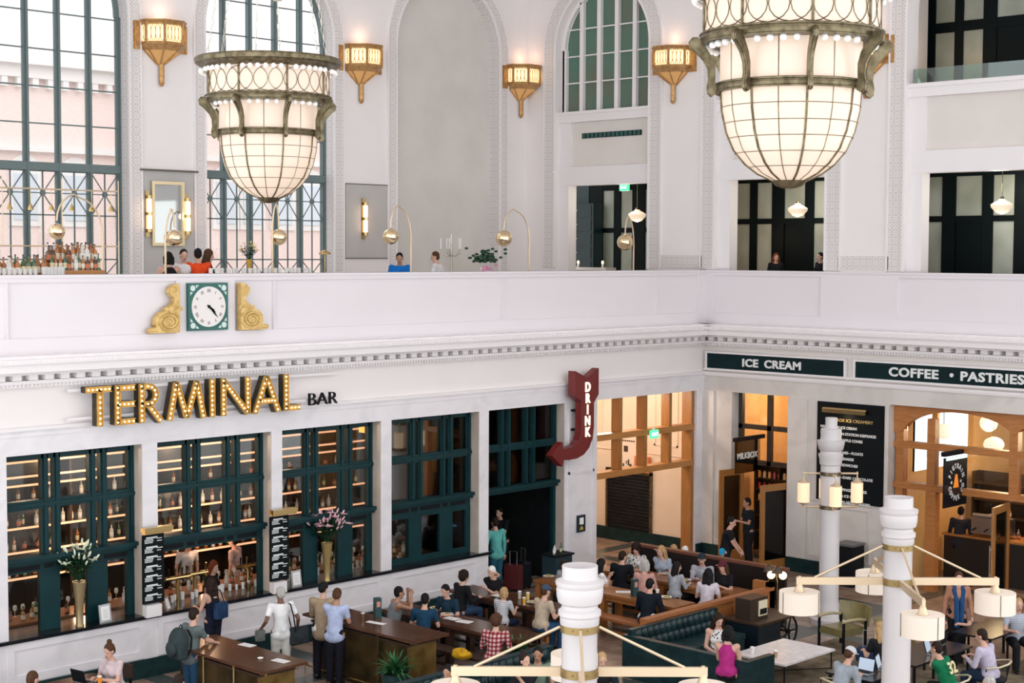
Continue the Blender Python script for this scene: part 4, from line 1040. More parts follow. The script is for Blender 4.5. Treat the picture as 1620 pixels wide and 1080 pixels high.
# framed cards on the ledge
def card(label, x, y, rz, w_=.26, h_=.32, til=-8):
    t = thing('framed_card', label, 'sign', (x, y, 1.14), rz); rot = M.Rotation(R(til), 3, 'X')
    q = MB(); q.box(-w_/2, -.01, 0, w_/2, .01, h_, rot=rot, piv=(0, 0, 0)); q.build('frame', mat('silver_frame', (.50, .50, .52), .3, .6), t, smooth=0)
    q = MB(); q.box(-w_/2+.035, -.014, .035, w_/2-.035, -.011, h_-.035, rot=rot, piv=(0, 0, 0)); q.build('card', M_PAPER, t, smooth=0)
    q = MB()
    for i in range(4): q.box(-.05, -.017, .09+i*.04, .05, -.015, .096+i*.04, rot=rot, piv=(0, 0, 0))
    q.build('printing', mat('grey_print', (.3, .3, .33), .8), t, smooth=0)
card('silver framed card in the first bar window', 14.95, YL+.05, R(8)); card('silver framed card in the third bar window', 19.25, YL+.05, R(5)); card('small framed card beside the first black drink menu', 16.28, YL+.05, R(35), .2, .26, -18)
# small notice on the wide pier
p = at_y(919, 829, YL-.03); t = thing('wall_notice', 'small dark framed notice with a golden motif on the wide marble pier', 'sign', (p.x, YL-.02, p.z-.18))
q = MB(); q.box(-.14, -.03, 0, .14, 0, .40); q.build('frame', mat('navy_frame', (.01, .02, .035), .4), t, smooth=0)
q = MB(); q.box(-.07, -.034, .18, .07, -.03, .34); q.build('paper', M_PAPER, t, smooth=0)
q = MB(); q.prism([(-.07, .05), (.06, .05), (.05, .10), (0, .15), (-.04, .11)], -.035, -.03, 'xz'); q.build('golden_motif', mat('gold_ink', (.55, .36, .06), .5), t, smooth=0)
# ================================================================ RIGHT WALL, lower storey
mb = MB()
RO = [(8.0, 11.5), (13.9, 19.20), (22.0, 23.72)]
def rb(y0, y1, z0, z1, d0=0, d1=.45): mb.box(XR+d0, y0, z0, XR+d1, y1, z1)
ys = [8.0, 8.0, 11.5, 13.9, 19.20, 22.0, 23.72, YL+.0]
rb(11.5, 13.9, 0, 4.28); rb(19.20, 22.0, 0, 4.28); rb(23.72, YL, 0, 4.28); rb(8, YL, 4.28, 4.72)
# pilaster strips and moulded panels
for y0, y1, z0, z1, d in ((21.45, 22.0, .35, 4.25, .05), (19.20, 19.30, .35, 4.25, .05), (24.25, YL, .35, 4.28, .06)): mb.box(XR-d, y0, z0, XR, y1, z1)
for y0, y1 in ((19.66, 21.4), (23.80, 24.2)):
    for a in ((y0, 1.70, y1, 1.76), (y0, .45, y1, .50), (y0, .5, y0+.05, 1.7), (y1-.05, .5, y1, 1.7)): mb.box(XR-.03, a[0], a[1], XR, a[2], a[3])
mb.box(XR-.04, 19.62, 1.82, XR, 21.45, 1.92)
struct('wall_right', mb, noisy('marble_warm_grey', (.58, .54, .51), (.68, .64, .61), .8, .35, detail=8, dist=1.4, lo=.3, hi=.55), smooth=0)
mb = MB()
for y0, y1 in ((11.5, 13.9), (19.2, 22.0), (23.72, YL-.05)): mb.box(XR-.07, y0, 0, XR, y1, .34)
struct('baseboard_right', mb, M_BASE, smooth=0)
mb = MB(); mb.box(XR+.03, 8, 4.72, XR+.45, YL+.03, 5.99); struct('wall_frieze_right', mb, M_BEIGE, smooth=0)
mb = MB(); mb.box(XR-.03, 8, 4.66, XR+.03, YL, 4.70); mb.box(XR-.05, 8, 4.80, XR+.03, YL, 4.85); struct('trim_62', mb, M_TRIM, smooth=0)
# fascia signs
M_FAS = noisy('fascia_dark_green', (.002, .014, .017), (.003, .019, .022), 2, .5, spec=.15)
M_LTR = mat('white_raised_letter', (.78, .79, .79), .4)
def fascia(label, y0, y1, texts):
    t = thing('fascia_sign', label, 'sign', (XR-.0, y1, 4.86), R(-90)); W_ = y1-y0
    q = MB(); q.box(0, -.05, 0, W_, .02, .38); q.build('board', M_FAS, t, smooth=0)
    q = MB(); q.box(-.05, -.08, -.05, W_+.05, .02, 0); q.box(-.05, -.08, .38, W_+.05, .02, .43); q.box(-.05, -.08, 0, 0, .02, .38); q.box(W_, -.08, 0, W_+.05, .02, .38); q.build('frame', M_TRIM, t, smooth=0)
    for tx, y, sz, xs_ in texts: text_mesh(tx, sz, .012, 'lettering', M_LTR, t, (y, -.062, .095), bold=.010, xscale=xs_, spacing=1.08)
def ya(px, py): return at_x(px, py, XR-.06).y
y1 = 24.47; fascia('dark green fascia sign reading ICE CREAM', 20.42, y1, (('ICE', y1-ya(1174, 573), .265, 1.20), ('CREAM', y1-ya(1209, 576), .265, 1.20)))
y1 = 20.11; fascia('dark green fascia sign reading COFFEE and PASTRIES', 13.6, y1, (('COFFEE', y1-ya(1406, 590), .285, 1.22), ('•', y1-ya(1502, 600), .30, 1.0), ('PASTRIES', y1-ya(1519, 598), .285, 1.24)))
# ice cream menu
p0, p1 = at_x(1294, 636, XR-.03), at_x(1396, 802, XR-.03)
t = thing('menu_board', 'large black ice cream menu board with white lettering and a brass lamp', 'menu board', (XR-.0, p0.y, p1.z), R(-90)); W_, H_ = p0.y-p1.y, p0.z-p1.z+.03
q = MB(); q.box(0, -.05, 0, W_, 0, H_); q.build('board', mat('menu_black', (0, 0, 0)), t, smooth=0)
q = MB(); q.box(.22, -.20, H_-.24, 1.42, -.10, H_-.15); q.cyl((.22, -.14, H_-.16), (1.42, -.14, H_-.16), .05, n=10); q.cyl((1.3, 0, H_-.2), (1.3, -.14, H_-.18), .02, n=6); q.build('picture_lamp', M_BRASS, t)
light('picture_lamp_glow', (XR-.22, p0.y-.8, p0.z-.32), 2.5, (1, .78, .5), .05)
text_mesh('MILKBOX ICE CREAMERY', .105, .003, 'heading', mat('gold_letter', (.72, .50, .16), .5), t, (.30, -.055, H_-.45), xscale=1.05)
M_CH = mat('white_menu_letter', (.80, .80, .80), .6)
for i, (tx, dx) in enumerate((('HAND-MADE ICE CREAM', 0), ('DENVER UNION STATION KEEPSAKES', 0), ('HOMEMADE WAFFLE CONES', 0), ('', 0), ('SODAS & SUNDAES—FLOATS', 0), ('OLD TIME MILKSHAKES', 0), ('ICE CREAM SANDWICHES', 0), ('', 0), ('HOT COCOA—DARK CHOCOLATE', 0), ('', 0), ('SEASONAL TOPPINGS & SAUCES', 0), ('FRESH LEMON & ICE CREAM', 0), ('WHIPPED CREAM, NUTS, CANDIES', 0))):
    if tx: text_mesh(tx, .088, .003, 'menu_line', M_CH, t, (.10, -.055, H_-.62-i*.148), bold=.003, xscale=1.02)
p = at_x(1210, 770, XR); t = thing('wall_plate', 'small white switch plate beside the ice cream shop doorway', 'switch plate', (XR, 21.75, 1.98), R(-90)); q = MB(); q.box(-.05, -.02, 0, .05, 0, .2); q.build('plate', M_WHITE, t, smooth=0)
q = MB(); q.box(-.015, -.035, .07, .015, -.02, .13); q.build('rocker', M_WHITE, t, smooth=0)
# ---- ice cream shop beyond the first right opening
M_DKW = wood('dark_stained_wood', (.03, .018, .010), (.06, .035, .02), .4)
mb = MB(); X0 = XR+.34
for y0, y1 in ((23.60, 23.72), (22.72, 22.84), (22.0, 22.06)): mb.box(X0-.05, y0, 0 if y1 > 23.6 else 2.45, X0+.06, y1, 4.28)
for z in (3.35, 2.46): mb.box(X0-.05, 22.0, z, X0+.06, 23.72, z+.12)
o = struct('door_2', mb, M_DKW, smooth=0)
q = MB(); q.box(X0-.005, 22.06, 2.5, X0+.005, 23.6, 4.28); q.build('pane', M_GLASS, o, smooth=0)
mb = MB(); mb.box(XR+.45, 21.3, 0, XR+.55, 22.0, 4.9); mb.box(XR+4.2, 21.0, 0, XR+4.3, 25.2, 5); mb.box(XR+.45, 24.45, 0, XR+4.3, 24.6, 5); mb.box(XR+.45, 21.0, 0, XR+4.3, 21.1, 5)
struct('wall_shop', mb, noisy('apricot_wall', (.72, .46, .22), (.80, .54, .28), 2, .7), smooth=0)
mb = MB(); mb.box(XR+.45, 8, 4.95, XR+9, 24.6, 5.05); struct('ceiling_shop', mb, mat('shop_ceiling', (.7, .6, .48), .8), smooth=0)
light('shop_lamp', (XR+2.4, 22.8, 4.2), 120, (1, .70, .42), .2)
def oak_door(label, hinge, ang, w_=.95, h_=2.3, oval=False):
    t = thing('swing_door', label, 'door', hinge, ang); q = MB()
    for a in ((0, 0, .13, h_), (w_-.13, 0, w_, h_), (.13, 0, w_-.13, .30), (.13, h_-.16, w_-.13, h_)): q.box(a[0], -.03, a[1], a[2], .03, a[3])
    q.build('door_frame', M_OAK, t, smooth=0)
    q = MB(); q.box(.13, -.006, .30, w_-.13, .006, h_-.16); q.build('glass_pane', M_GLASS, t, smooth=0)
    q = MB(); q.cyl((w_-.07, -.08, .75), (w_-.07, -.08, 1.45), .014, n=8); q.box(w_-.09, -.08, .8, w_-.05, -.02, .84); q.box(w_-.09, -.08, 1.36, w_-.05, -.02, 1.40); q.build('door_handle', M_STEEL, t)
    if oval:
        q = MB()
        for sgn in (-1,): q.cyl((w_/2, -.012, 1.35), (w_/2, -.008, 1.35), .24, n=24)
        q.build('round_decal', mat('decal_dark_red', (.12, .03, .02), .5), t, smooth=30)
        q = MB(); 
        for k_ in range(18):
            a = 2*PI*k_/18; q.box(w_/2+.19*math.cos(a)-.02, -.016, 1.35+.19*math.sin(a)-.02, w_/2+.19*math.cos(a)+.02, -.013, 1.35+.19*math.sin(a)+.02)
        q.build('decal_lettering', M_LTR, t, smooth=0)
    return t
pa = at_z(1156, 880, 0); oak_door('orange oak glazed door folded open at the left of the ice cream shop', (XR+.30, 23.55, 0), R(172), .85, 2.35)
oak_door('orange oak glazed door standing open at the right of the ice cream shop', (XR+.12, 22.02, 0), R(170), 1.0, 2.15)
# shelves with jars at the back of the shop
t = thing('shop_shelving', 'dark shelving with jars and packets at the back of the ice cream shop', 'shelving', (XR+1.6, 21.75, 0), 0)
q = MB(); q.box(.3, 0, 0, .36, 2.4, 2.3)
for y in (0, .8, 1.6, 2.36): q.box(0, y, 0, .3, y+.04, 2.3)
for z in (.5, .9, 1.3, 1.6, 1.9, 2.26): q.box(0, 0, z, .3, 2.4, z+.03)
q.build('shelf_frame', M_DKW, t, smooth=0)
jar = None
JM = [mat('honey_jar', (.75, .45, .15), .25), mat('red_jar', (.45, .04, .05), .3), mat('cream_jar', (.85, .72, .5), .3)]
JP = []
for m_ in JM:
    q = MB(); q.lathe([(0, 0), (.045, 0), (.045, .13), (.03, .15), (.03, .17), (0, .17)], n=8); JP.append([q.build('jar', m_, None), False])
for z, kk in ((1.33, (0, 2)), (1.63, (1,)), (1.93, (0, 2, 1))):
    for i in range(15):
        J = JP[rnd.choice(kk)]; o = J[0] if not J[1] else J[0].copy()
        if J[1]: C.objects.link(o)
        J[1] = True; o.location = (XR+1.68, 21.85+i*.155, z); nm = o.active_material.name.split('_')[0]
        sn = {1.33: 'lower', 1.63: 'middle', 1.93: 'upper'}[z]; tag(o, nm+' coloured jar on the '+sn+' visible shelf of the ice cream shop', 'jar', nm+' jars on the '+sn+' ice cream shop shelf')
# hanging glass sign at the shop
t = thing('hanging_sign', 'clear glass sign with white lettering hanging over the ice cream shop door', 'sign', (XR-.85, 22.98, 2.35), 0)
q = MB(); q.box(0, -.012, 0, 1.05, .012, .80); q.build('glass_panel', glass('etched_glass', (.93, .90, .86), .10), t, smooth=0)
q = MB(); q.box(-.06, -.03, .80, 1.22, .03, .90); q.build('bracket', M_DARK, t, smooth=0)
text_mesh('MILKBOX', .21, .004, 'lettering', M_LTR, t, (.06, -.02, .36), xscale=.95, bold=.004)
# ---- coffee shop beyond the wide arched opening
mb = MB(); ya0, ya1 = 13.9, 19.20; xo = XR+.30; cc = 0
def arcz(y): c_ = 17.56 if y > 16.2 else 14.86; return 3.62+.57*math.sqrt(max(0, 1-((y-c_)/1.40)**2))
n = 60; S1 = [(ya0+(ya1-ya0)*i/n) for i in range(n+1)]
for d in (-.12, .10): mb.strip([(xo+d, y, 4.28) for y in S1], [(xo+d, y, arcz(y)) for y in S1])
mb.strip([(xo-.12, y, arcz(y)) for y in S1], [(xo+.10, y, arcz(y)) for y in S1])
for y in (18.95, 18.14, 16.12, 14.4): mb.box(xo-.10, y, 0 if y > 18.5 or y < 14.5 else 2.45, xo+.10, y+.20, 4.0 if y < 18.5 else 4.2)
for z in (3.28, 2.33): mb.box(xo-.12, 13.9, z, xo+.10, 19.2, z+.15)
mb.box(xo-.10, 18.10, 0, xo+.10, 18.36, 2.4)
o = struct('window_13', mb, wood('orange_oak', (.36, .13, .03), (.50, .20, .06), .4, (10, 1, 10)), smooth=0)
q = MB(); q.box(xo-.004, 13.9, 2.4, xo+.004, 18.9, 4.1); q.box(xo-.004, 18.3, .1, xo+.004, 18.92, 2.33); q.build('pane', M_GLASS, o, smooth=0)
mb = MB(); mb.box(XR+.45, 19.25, 0, XR+8, 19.4, 2.55); mb.box(XR+.45, 19.25, 4.3, XR+8, 19.4, 5); mb.box(XR+4.1, 19.25, 2.55, XR+8, 19.4, 4.3); mb.box(XR+2.3, 19.25, 2.55, XR+2.4, 19.4, 4.3); mb.box(XR+.45, 9, 0, XR+8, 9.1, 5)
struct('wall_cafe', mb, noisy('orange_cafe_wall', (.78, .48, .20), (.84, .54, .26), 1.5, .7), smooth=0)
mb = MB(); mb.box(XR+7.9, 9.1, 0, XR+8.0, 12.6, 5); mb.box(XR+7.9, 12.6, 0, XR+8, 19.25, 2.45); mb.box(XR+7.9, 12.6, 3.9, XR+8, 19.25, 5); mb.box(XR+7.9, 15.5, 2.4, XR+8, 15.9, 4)
struct('wall_cafe_far', mb, M_PEACH, smooth=0)
q = MB(); q.box(XR+7.94, 12.6, 2.4, XR+7.96, 19.2, 3.9); o = struct('window_14', q, M_WGLASS, smooth=0)
t = thing('hanging_sign', 'black square coffee sign with a ring of white letters around an orange triangle', 'sign', (XR-.62, 17.45, 2.12), 0)
q = MB(); q.box(0, -.02, 0, 1.02, .02, 1.12); q.build('sign_panel', mat('gloss_black', (.008, .01, .014), .12), t, smooth=0)
q = MB(); q.box(-.05, -.05, 1.16, 1.2, .05, 1.26); q.build('bracket', M_DARK, t, smooth=0)
q = MB(); q.box(.06, -.04, 1.06, .98, -.015, 1.12); q.build('light_tube', mat('cool_tube', (.7, 1, .95), .4, emit=(.55, .95, .85), es=1.2), t, smooth=0)
for k_, ch in enumerate('PIGTRAIN'):
    a = R(158-k_*19.5); text_mesh(ch, .15, .004, 'lettering', M_LTR, t, (.52+.27*math.cos(a), -.03, .55+.31*math.sin(a)), rot=(PI/2, -(a-PI/2), 0), align='CENTER', bold=.006, xscale=.8)
for k_, ch in enumerate('COFFEE CO'):
    a = R(200+k_*18); 
    if ch != ' ': text_mesh(ch, .15, .004, 'lettering', M_LTR, t, (.52+.36*math.cos(a), -.03, .55+.42*math.sin(a)), rot=(PI/2, -(a+PI/2), 0), align='CENTER', bold=.006, xscale=.8)
q = MB(); q.prism([(.40, .42), (.64, .42), (.56, .72), (.48, .72)], -.028, -.02, 'xz'); q.build('orange_motif', mat('orange_paint_glow', (.85, .26, .03), .5, emit=(1, .3, .02), es=.3), t, smooth=0)  # motif colour carries a slight glow of its own
q = MB(); q.box(.28, -.027, .52, .34, -.02, .58); q.box(.70, -.027, .52, .76, -.02, .58); q.build('side_motif', M_LTR, t, smooth=0)
oak_door('orange oak glazed door with round decal standing open at the coffee shop', (XR+.2, 16.30, 0), R(188), 1.02, 2.30, True)
# paper globe lanterns
M_LAN = mat('paper_lantern', (.95, .85, .7), .8, emit=(1, .86, .64), es=1.05)
def lantern(label, px, py, x, rpx, sq=1):
    p = at_x(px, py, x); D = (p-CORN).dot(_F); r_ = rpx*D/FPX; t = thing('paper_lantern', label, 'lantern', p); q = MB(); q.sph((0, 0, 0), r_, 20, (1, 1, sq)); s_ = q.build('paper_shade', M_LAN, t)
    q = MB()
    for k_ in range(1, 10):
        th = PI*k_/10; q.tube([(r_*1.002*math.sin(th)*math.cos(2*PI*j/20), r_*1.002*math.sin(th)*math.sin(2*PI*j/20), r_*sq*math.cos(th)) for j in range(20)], .004, 4, closed=True)
    q.build('wire_ribs', mat('lantern_rib', (.8, .66, .48), .8), s_)
    q = MB(); q.cyl((0, 0, r_*sq), (0, 0, 4.95-p.z), .01, n=5); q.build('cord', M_DARK, t)
lantern('white paper globe lantern at the left behind the coffee shop arch', 1493, 682, XR+2.2, 13, .95)
lantern('white paper globe lantern highest behind the coffee shop arch', 1564, 669, XR+3.0, 14)
lantern('flattened paper lantern under the highest one in the coffee shop', 1572, 703, XR+2.4, 16, .75)
for y in (17.6, 15.0): light('cafe_lamp', (XR+2.6, y, 3.5), 130, (1, .68, .38), .25)
M_STCK = mat('dark_counter', (.015, .012, .010), .4)
t = thing('cafe_counter', 'dark coffee counter inside the shop behind the open oak door', 'counter', (XR+1.9, 14.2, 0)); q = MB(); q.box(0, 0, 0, .7, 4.6, 1.05); q.build('cabinet', M_STCK, t, smooth=0)
q = MB(); q.box(-.04, -.04, 1.05, .74, 4.64, 1.10); q.build('worktop', M_OAKH, t, smooth=0)
t = thing('espresso_machine', 'chrome espresso machine on the coffee counter', 'coffee machine', (XR+2.2, 17.7, 1.10)); q = MB(); q.box(-.2, -.45, .06, .25, .45, .45); q.cyl((-.2, -.4, .5), (-.2, .4, .5), .05, n=8); q.build('body', M_STEEL, t)
q = MB()
for yy in (-.3, 0, .3): q.cyl((-.25, yy, .2), (-.42, yy, .17), .02, n=6)
q.build('group_handle', M_DARK, t)
for i in range(26): put_bottle(XR+2.0+rnd.random()*.5, 14.3+rnd.random()*2.9, 1.10, 'on the coffee shop counter', 'bottles on the coffee counter', (1, 4, 3), .8)
t = thing('cafe_shelving', 'dark wall shelving deep inside the coffee shop', 'shelving', (XR+3.6, 13.0, 0)); q = MB(); q.box(.3, 0, 0, .35, 6, 2.4)
for z in (.9, 1.3, 1.7, 2.1): q.box(0, 0, z, .3, 6, z+.04)
for y in (0, 1.5, 3, 4.5, 5.96): q.box(0, y, 0, .3, y+.04, 2.4)
q.build('shelf_frame', M_DKW, t, smooth=0)
for z in (1.34, 1.74, 2.14):
    sn = {1.34: 'lowest', 1.74: 'middle', 2.14: 'top'}[z]
    for i in range(8): put_bottle(XR+3.72, 14.6+i*.48+rnd.random()*.1, z, 'on the '+sn+' dark shelf deep in the coffee shop', 'bottles on the '+sn+' coffee shop shelf', None, .9)
# ================================================================ PEOPLE
def capsule(mb, a, b, r0, r1, n=14):
    a, b = V(a), V(b); ax = b-a
    if ax.length < 1e-6: mb.sph(a, r0, n); return
    d = ax.normalized(); rings = []
    for k in range(3): t = PI/2*(1-k/3.); rings.append((a-d*r0*math.sin(t), r0*math.cos(t)))
    rings.append((a, r0)); rings.append((b, r1))
    for k in range(1, 4): t = PI/2*k/3.; rings.append((b+d*r1*math.sin(t), r1*math.cos(t)))
    prev = None
    for p, r in rings:
        rg = mb.ring(p, d, max(r, .002), n)
        if prev: mb.bridge(prev, rg)
        else: mb._f(rg[::-1])
        prev = rg
    mb._f(prev)
def ell(mb, c, r, rot=None): mb.sph(c, 1, 16, r, rot)
def remeshed(mb, vox, smooth=2):
    me = bpy.data.meshes.new('tmp'); bmesh.ops.recalc_face_normals(mb.b, faces=mb.b.faces); mb.b.to_mesh(me); mb.b.free()
    o = bpy.data.objects.new('tmp', me); C.objects.link(o)
    m = o.modifiers.new('r', 'REMESH'); m.mode = 'VOXEL'; m.voxel_size = vox; m.use_smooth_shade = True
    if smooth: s_ = o.modifiers.new('s', 'SMOOTH'); s_.factor = .6; s_.iterations = smooth
    dg = bpy.context.evaluated_depsgraph_get(); out = bpy.data.meshes.new_from_object(o.evaluated_get(dg))
    C.objects.unlink(o); bpy.data.objects.remove(o); bpy.data.meshes.remove(me); return out
def fabric(col, pat=None):
    nm = 'cloth_%02x%02x%02x' % tuple(int(255*min(1, c)) for c in col) + (pat or '')
    if nm in _mats: return _mats[nm]
    if pat is None: return noisy(nm, tuple(c*.85 for c in col), tuple(min(1, c*1.1) for c in col), 9, .85, bump=.15, spec=.15)
    m = mat(nm, col, .85); n, l, b = _nt(m); tc = n.new('ShaderNodeTexCoord')
    if pat == 'plaid':
        sp = n.new('ShaderNodeSeparateXYZ'); l.new(tc.outputs['Object'], sp.inputs[0])
        f = [mathn(n, l, 'LESS_THAN', mathn(n, l, 'FRACT', mathn(n, l, 'MULTIPLY', sp.outputs[i], 14)), .45) for i in (1, 2)]
        t = mathn(n, l, 'MULTIPLY', mathn(n, l, 'ADD', f[0], f[1]), .5)
        cr = n.new('ShaderNodeValToRGB'); e = cr.color_ramp.elements; e[0].color = (.55, .48, .46, 1); e[1].color = (.10, .01, .02, 1); x = e.new(.5); x.color = (.38, .05, .06, 1)
        l.new(t, cr.inputs[0]); l.new(cr.outputs[0], b.inputs['Base Color'])
    elif pat == 'stripe':
        sp = n.new('ShaderNodeSeparateXYZ'); l.new(tc.outputs['Object'], sp.inputs[0])
        t = mathn(n, l, 'LESS_THAN', mathn(n, l, 'FRACT', mathn(n, l, 'MULTIPLY', sp.outputs[2], 30)), .35)
        mx = n.new('ShaderNodeMix'); mx.data_type = 'RGBA'; mx.inputs[6].default_value = (*col, 1); mx.inputs[7].default_value = (.25, .25, .30, 1); l.new(t, mx.inputs[0]); l.new(mx.outputs[2], b.inputs['Base Color'])
    elif pat == 'floral':
        vo = n.new('ShaderNodeTexVoronoi'); vo.inputs['Scale'].default_value = 22; l.new(tc.outputs['Object'], vo.inputs[0])
        cr = n.new('ShaderNodeValToRGB'); e = cr.color_ramp.elements; e[0].color = (.04, .04, .06, 1); e[1].color = (.70, .68, .66, 1); e[0].position = .35; e[1].position = .45
        l.new(vo.outputs['Distance'], cr.inputs[0]); l.new(cr.outputs[0], b.inputs['Base Color'])
    return m
SKIN = {'fair': (.62, .36, .27), 'tan': (.42, .22, .14), 'brown': (.17, .075, .045), 'pale': (.70, .45, .36)}
HAIR = {'black': (.008, .007, .008), 'dark': (.022, .012, .009), 'brown': (.07, .032, .016), 'blond': (.42, .27, .13), 'grey': (.42, .40, .38), 'white': (.72, .70, .67), 'red': (.15, .035, .015), 'ash': (.30, .24, .20)}
M_SHOE = mat('dark_shoe', (.012, .010, .010), .4)
def ik(S, T, a, b, hint):
    d = T-S; L = min(d.length, (a+b)*.995); 
    if d.length > (a+b)*.995: T = S+d.normalized()*L; d = T-S
    u = d.normalized(); x = (a*a-b*b+L*L)/(2*L); h = math.sqrt(max(0, a*a-x*x)); hv = hint-u*hint.dot(u)
    if hv.length < 1e-4: hv = u.orthogonal()
    return S+u*x+hv.normalized()*h, T
def person(label, head, face, pose='sit', lean=8, hyaw=0, hpitch=12, L=None, Rr=None, shirt=(.5, .5, .5), pat=None, sleeve='short', legs=(.03, .035, .06),
           skin='fair', hair='dark', style='short', seat=.46, k=1.0, over=None, coat=None, cap=None, skirt=None, group=None, fem=False, shoes=None, nolegs=False, stride=0, pos=None):
    """head: (px, py) of the head centre in the photo's frame or a world point; face: heading in degrees of the world (0 = +x, 90 = +y)."""
    base_z = ZM if pos is not None else 0
    if pos is not None:           # on the upper floor: the head height is known, so fit the stool or the stature to it
        hgt = pos.z-base_z
        if pose == 'stand': k = hgt/1.675
        else: seat = hgt-.09-.72*k*math.cos(R(lean))
    hip = .95*k if pose == 'stand' else seat+.09
    le = R(lean)
    def up(x, y, z):          # torso point given above the hip, bent forward by lean
        return V((x*math.cos(le)+z*math.sin(le), y, hip+z*math.cos(le)-x*math.sin(le)))
    t_ = .52*k; hz = up(.03, 0, t_+.20*k)
    P = at_z(head[0], head[1], hz.z) if pos is None else pos; fa = R(face); loc = V((P.x-hz.x*math.cos(fa), P.y-hz.x*math.sin(fa), base_z))
    t = thing('person', label, 'person', loc, fa, group)
    sk = noisy('skin_'+skin, tuple(c*.93 for c in SKIN[skin]), SKIN[skin], 8, .55); hm = noisy('hair_'+hair, tuple(c*.8 for c in HAIR[hair]), tuple(min(1, c*1.25) for c in HAIR[hair]), 40, .6, stretch=(1, 1, .2), spec=.15)
    sw = (.165 if fem else .19)*k; hw = .092*k
    pel = V((0, 0, hip)); ch = up(.0, 0, .36*k); nk = up(.0, 0, t_); wa = up(.0, 0, .16*k)
    sh = {s: up(-.005, s*sw, t_-.06*k) for s in (1, -1)}
    # legs
    kn, an, toe = {}, {}, {}
    for s in (1, -1):
        if pose == 'sit': kn[s] = V((.43*k, s*.13*k, seat+.045)); an[s] = V((.40*k, s*.12*k, .08 if seat < .6 else seat-.40)); toe[s] = an[s]+V((.15*k, 0, -.05))
        else:
            st = stride*s; kn[s] = V((.02+st*.5, s*.09*k, .50*k)); an[s] = V((-.02+st, s*.09*k, .08)); toe[s] = an[s]+V((.15*k, 0, -.05))
    hipj = {s: V((0, s*hw, hip-.02)) for s in (1, -1)}
    # arms: hand targets in person space (z absolute)
    tz = seat+.31 if pose == 'sit' else hip-.12
    HT = {1: V(L) if L else (V((.36*k, .16*k, tz)) if pose == 'sit' else V((.06, .27*k, .80*k))), -1: V(Rr) if Rr else (V((.36*k, -.16*k, tz)) if pose == 'sit' else V((.06, -.27*k, .80*k)))}
    el, ha = {}, {}
    for s in (1, -1): el[s], ha[s] = ik(sh[s], HT[s], .285*k, .25*k, V((-.35, s*.45, -1)))
    hr = Euler((0, R(hpitch), R(hyaw)), 'XYZ').to_matrix(); hc = nk+V((.025*math.cos(le)+.10*math.sin(le)*k, 0, .145*k))
    def H(x, y, z): return hc+hr @ V((x, y, z))*k
    b = MB()
    capsule(b, hipj[1], hipj[-1], .105*k, .105*k); capsule(b, pel+V((0, 0, .02)), wa, .125*k, .115*k); capsule(b, wa, ch, .118*k, .128*k)
    capsule(b, up(0, .07*k, .38*k), sh[1], .095*k, .062*k); capsule(b, up(0, -.07*k, .38*k), sh[-1], .095*k, .062*k); capsule(b, ch, nk, .11*k, .062*k); capsule(b, nk-V((0, 0, .03)), hc-V((0, 0, .03)), .052*k, .05*k)
    if fem:
        for s in (1, -1): ell(b, up(.085*k, s*.07*k, .33*k), (.06*k, .065*k, .06*k))
    if not nolegs:
        for s in (1, -1):
            capsule(b, hipj[s], kn[s], .085*k, .055*k); capsule(b, kn[s], an[s].lerp(kn[s], .7), .055*k, .056*k); capsule(b, an[s].lerp(kn[s], .7), an[s], .056*k, .038*k); capsule(b, an[s]-V((.03, 0, .03)), toe[s], .04*k, .03*k)
    for s in (1, -1):
        capsule(b, sh[s], el[s], .050*k, .038*k); capsule(b, el[s], ha[s], .037*k, .026*k)
        d = (ha[s]-el[s]).normalized(); pe = ha[s]+d*.075*k; capsule(b, ha[s], pe, .026*k, .030*k)
    # head
    ell(b, H(-.008, 0, .025), (.095*k, .076*k, .100*k), hr); ell(b, H(.022, 0, -.045), (.066*k, .058*k, .074*k), hr); ell(b, H(.055, 0, -.092), (.030*k, .030*k, .024*k), hr)
    capsule(b, H(.085, 0, .02), H(.108, 0, -.022), .010*k, .016*k, 8); capsule(b, H(.080, .018, -.058), H(.080, -.018, -.058), .014*k, .014*k, 8)
    for s in (1, -1): ell(b, H(-.004, s*.078, -.008), (.020*k, .012*k, .032*k), hr)
    me = remeshed(b, .0115, 2)
    bm = bmesh.new(); bm.from_mesh(me); bpy.data.meshes.remove(me)
    ey = [H(.088, .032, .012), H(.088, -.032, .012)]; br = [H(.092, .034, .034), H(.092, -.034, .034)]; lp = H(.098, 0, -.056)
    for f in bm.faces:
        c = f.calc_center_median(); f.smooth = True
        if (c-hc).length > .15*k: continue
        if min((c-e).length for e in ey) < .014*k: f.material_index = 1
        elif min((c-e).length for e in br) < .015*k: f.material_index = 2
        elif (c-lp).length < .020*k: f.material_index = 3
    fb = MB(); fb.b.free(); fb.b = bm; fb.m = 0
    for s in (1, -1):         # five separate fingers, thumb from the side of the palm
        d = (ha[s]-el[s]).normalized(); up_ = V((0, 0, 1)); side = d.cross(up_)
        side = side.normalized() if side.length > .1 else V((0, 1, 0)); nrm = side.cross(d).normalized(); pe = ha[s]+d*.085*k
        for i, (o_, ln) in enumerate(((-.027, .062), (-.009, .072), (.009, .068), (.026, .052))):
            r0 = pe+side*o_*k; r1 = r0+d*ln*.5*k-nrm*.012*k; r2 = r1+(d*.6-nrm*.8)*ln*.48*k; fb.tube([r0-d*.02*k, r0, r1, r2], [.0088*k, .0088*k, .0082*k, .006*k], 6)
        q0 = ha[s]+d*.03*k+side*(-s)*.022*k; q1 = q0+(side*(-s)*.6+d*.8)*.035*k-nrm*.01; q2 = q1+(d+side*(-s)*.1)*.03*k-nrm*.006; fb.tube([q0, q1, q2], [.011*k, .010*k, .007*k], 6)
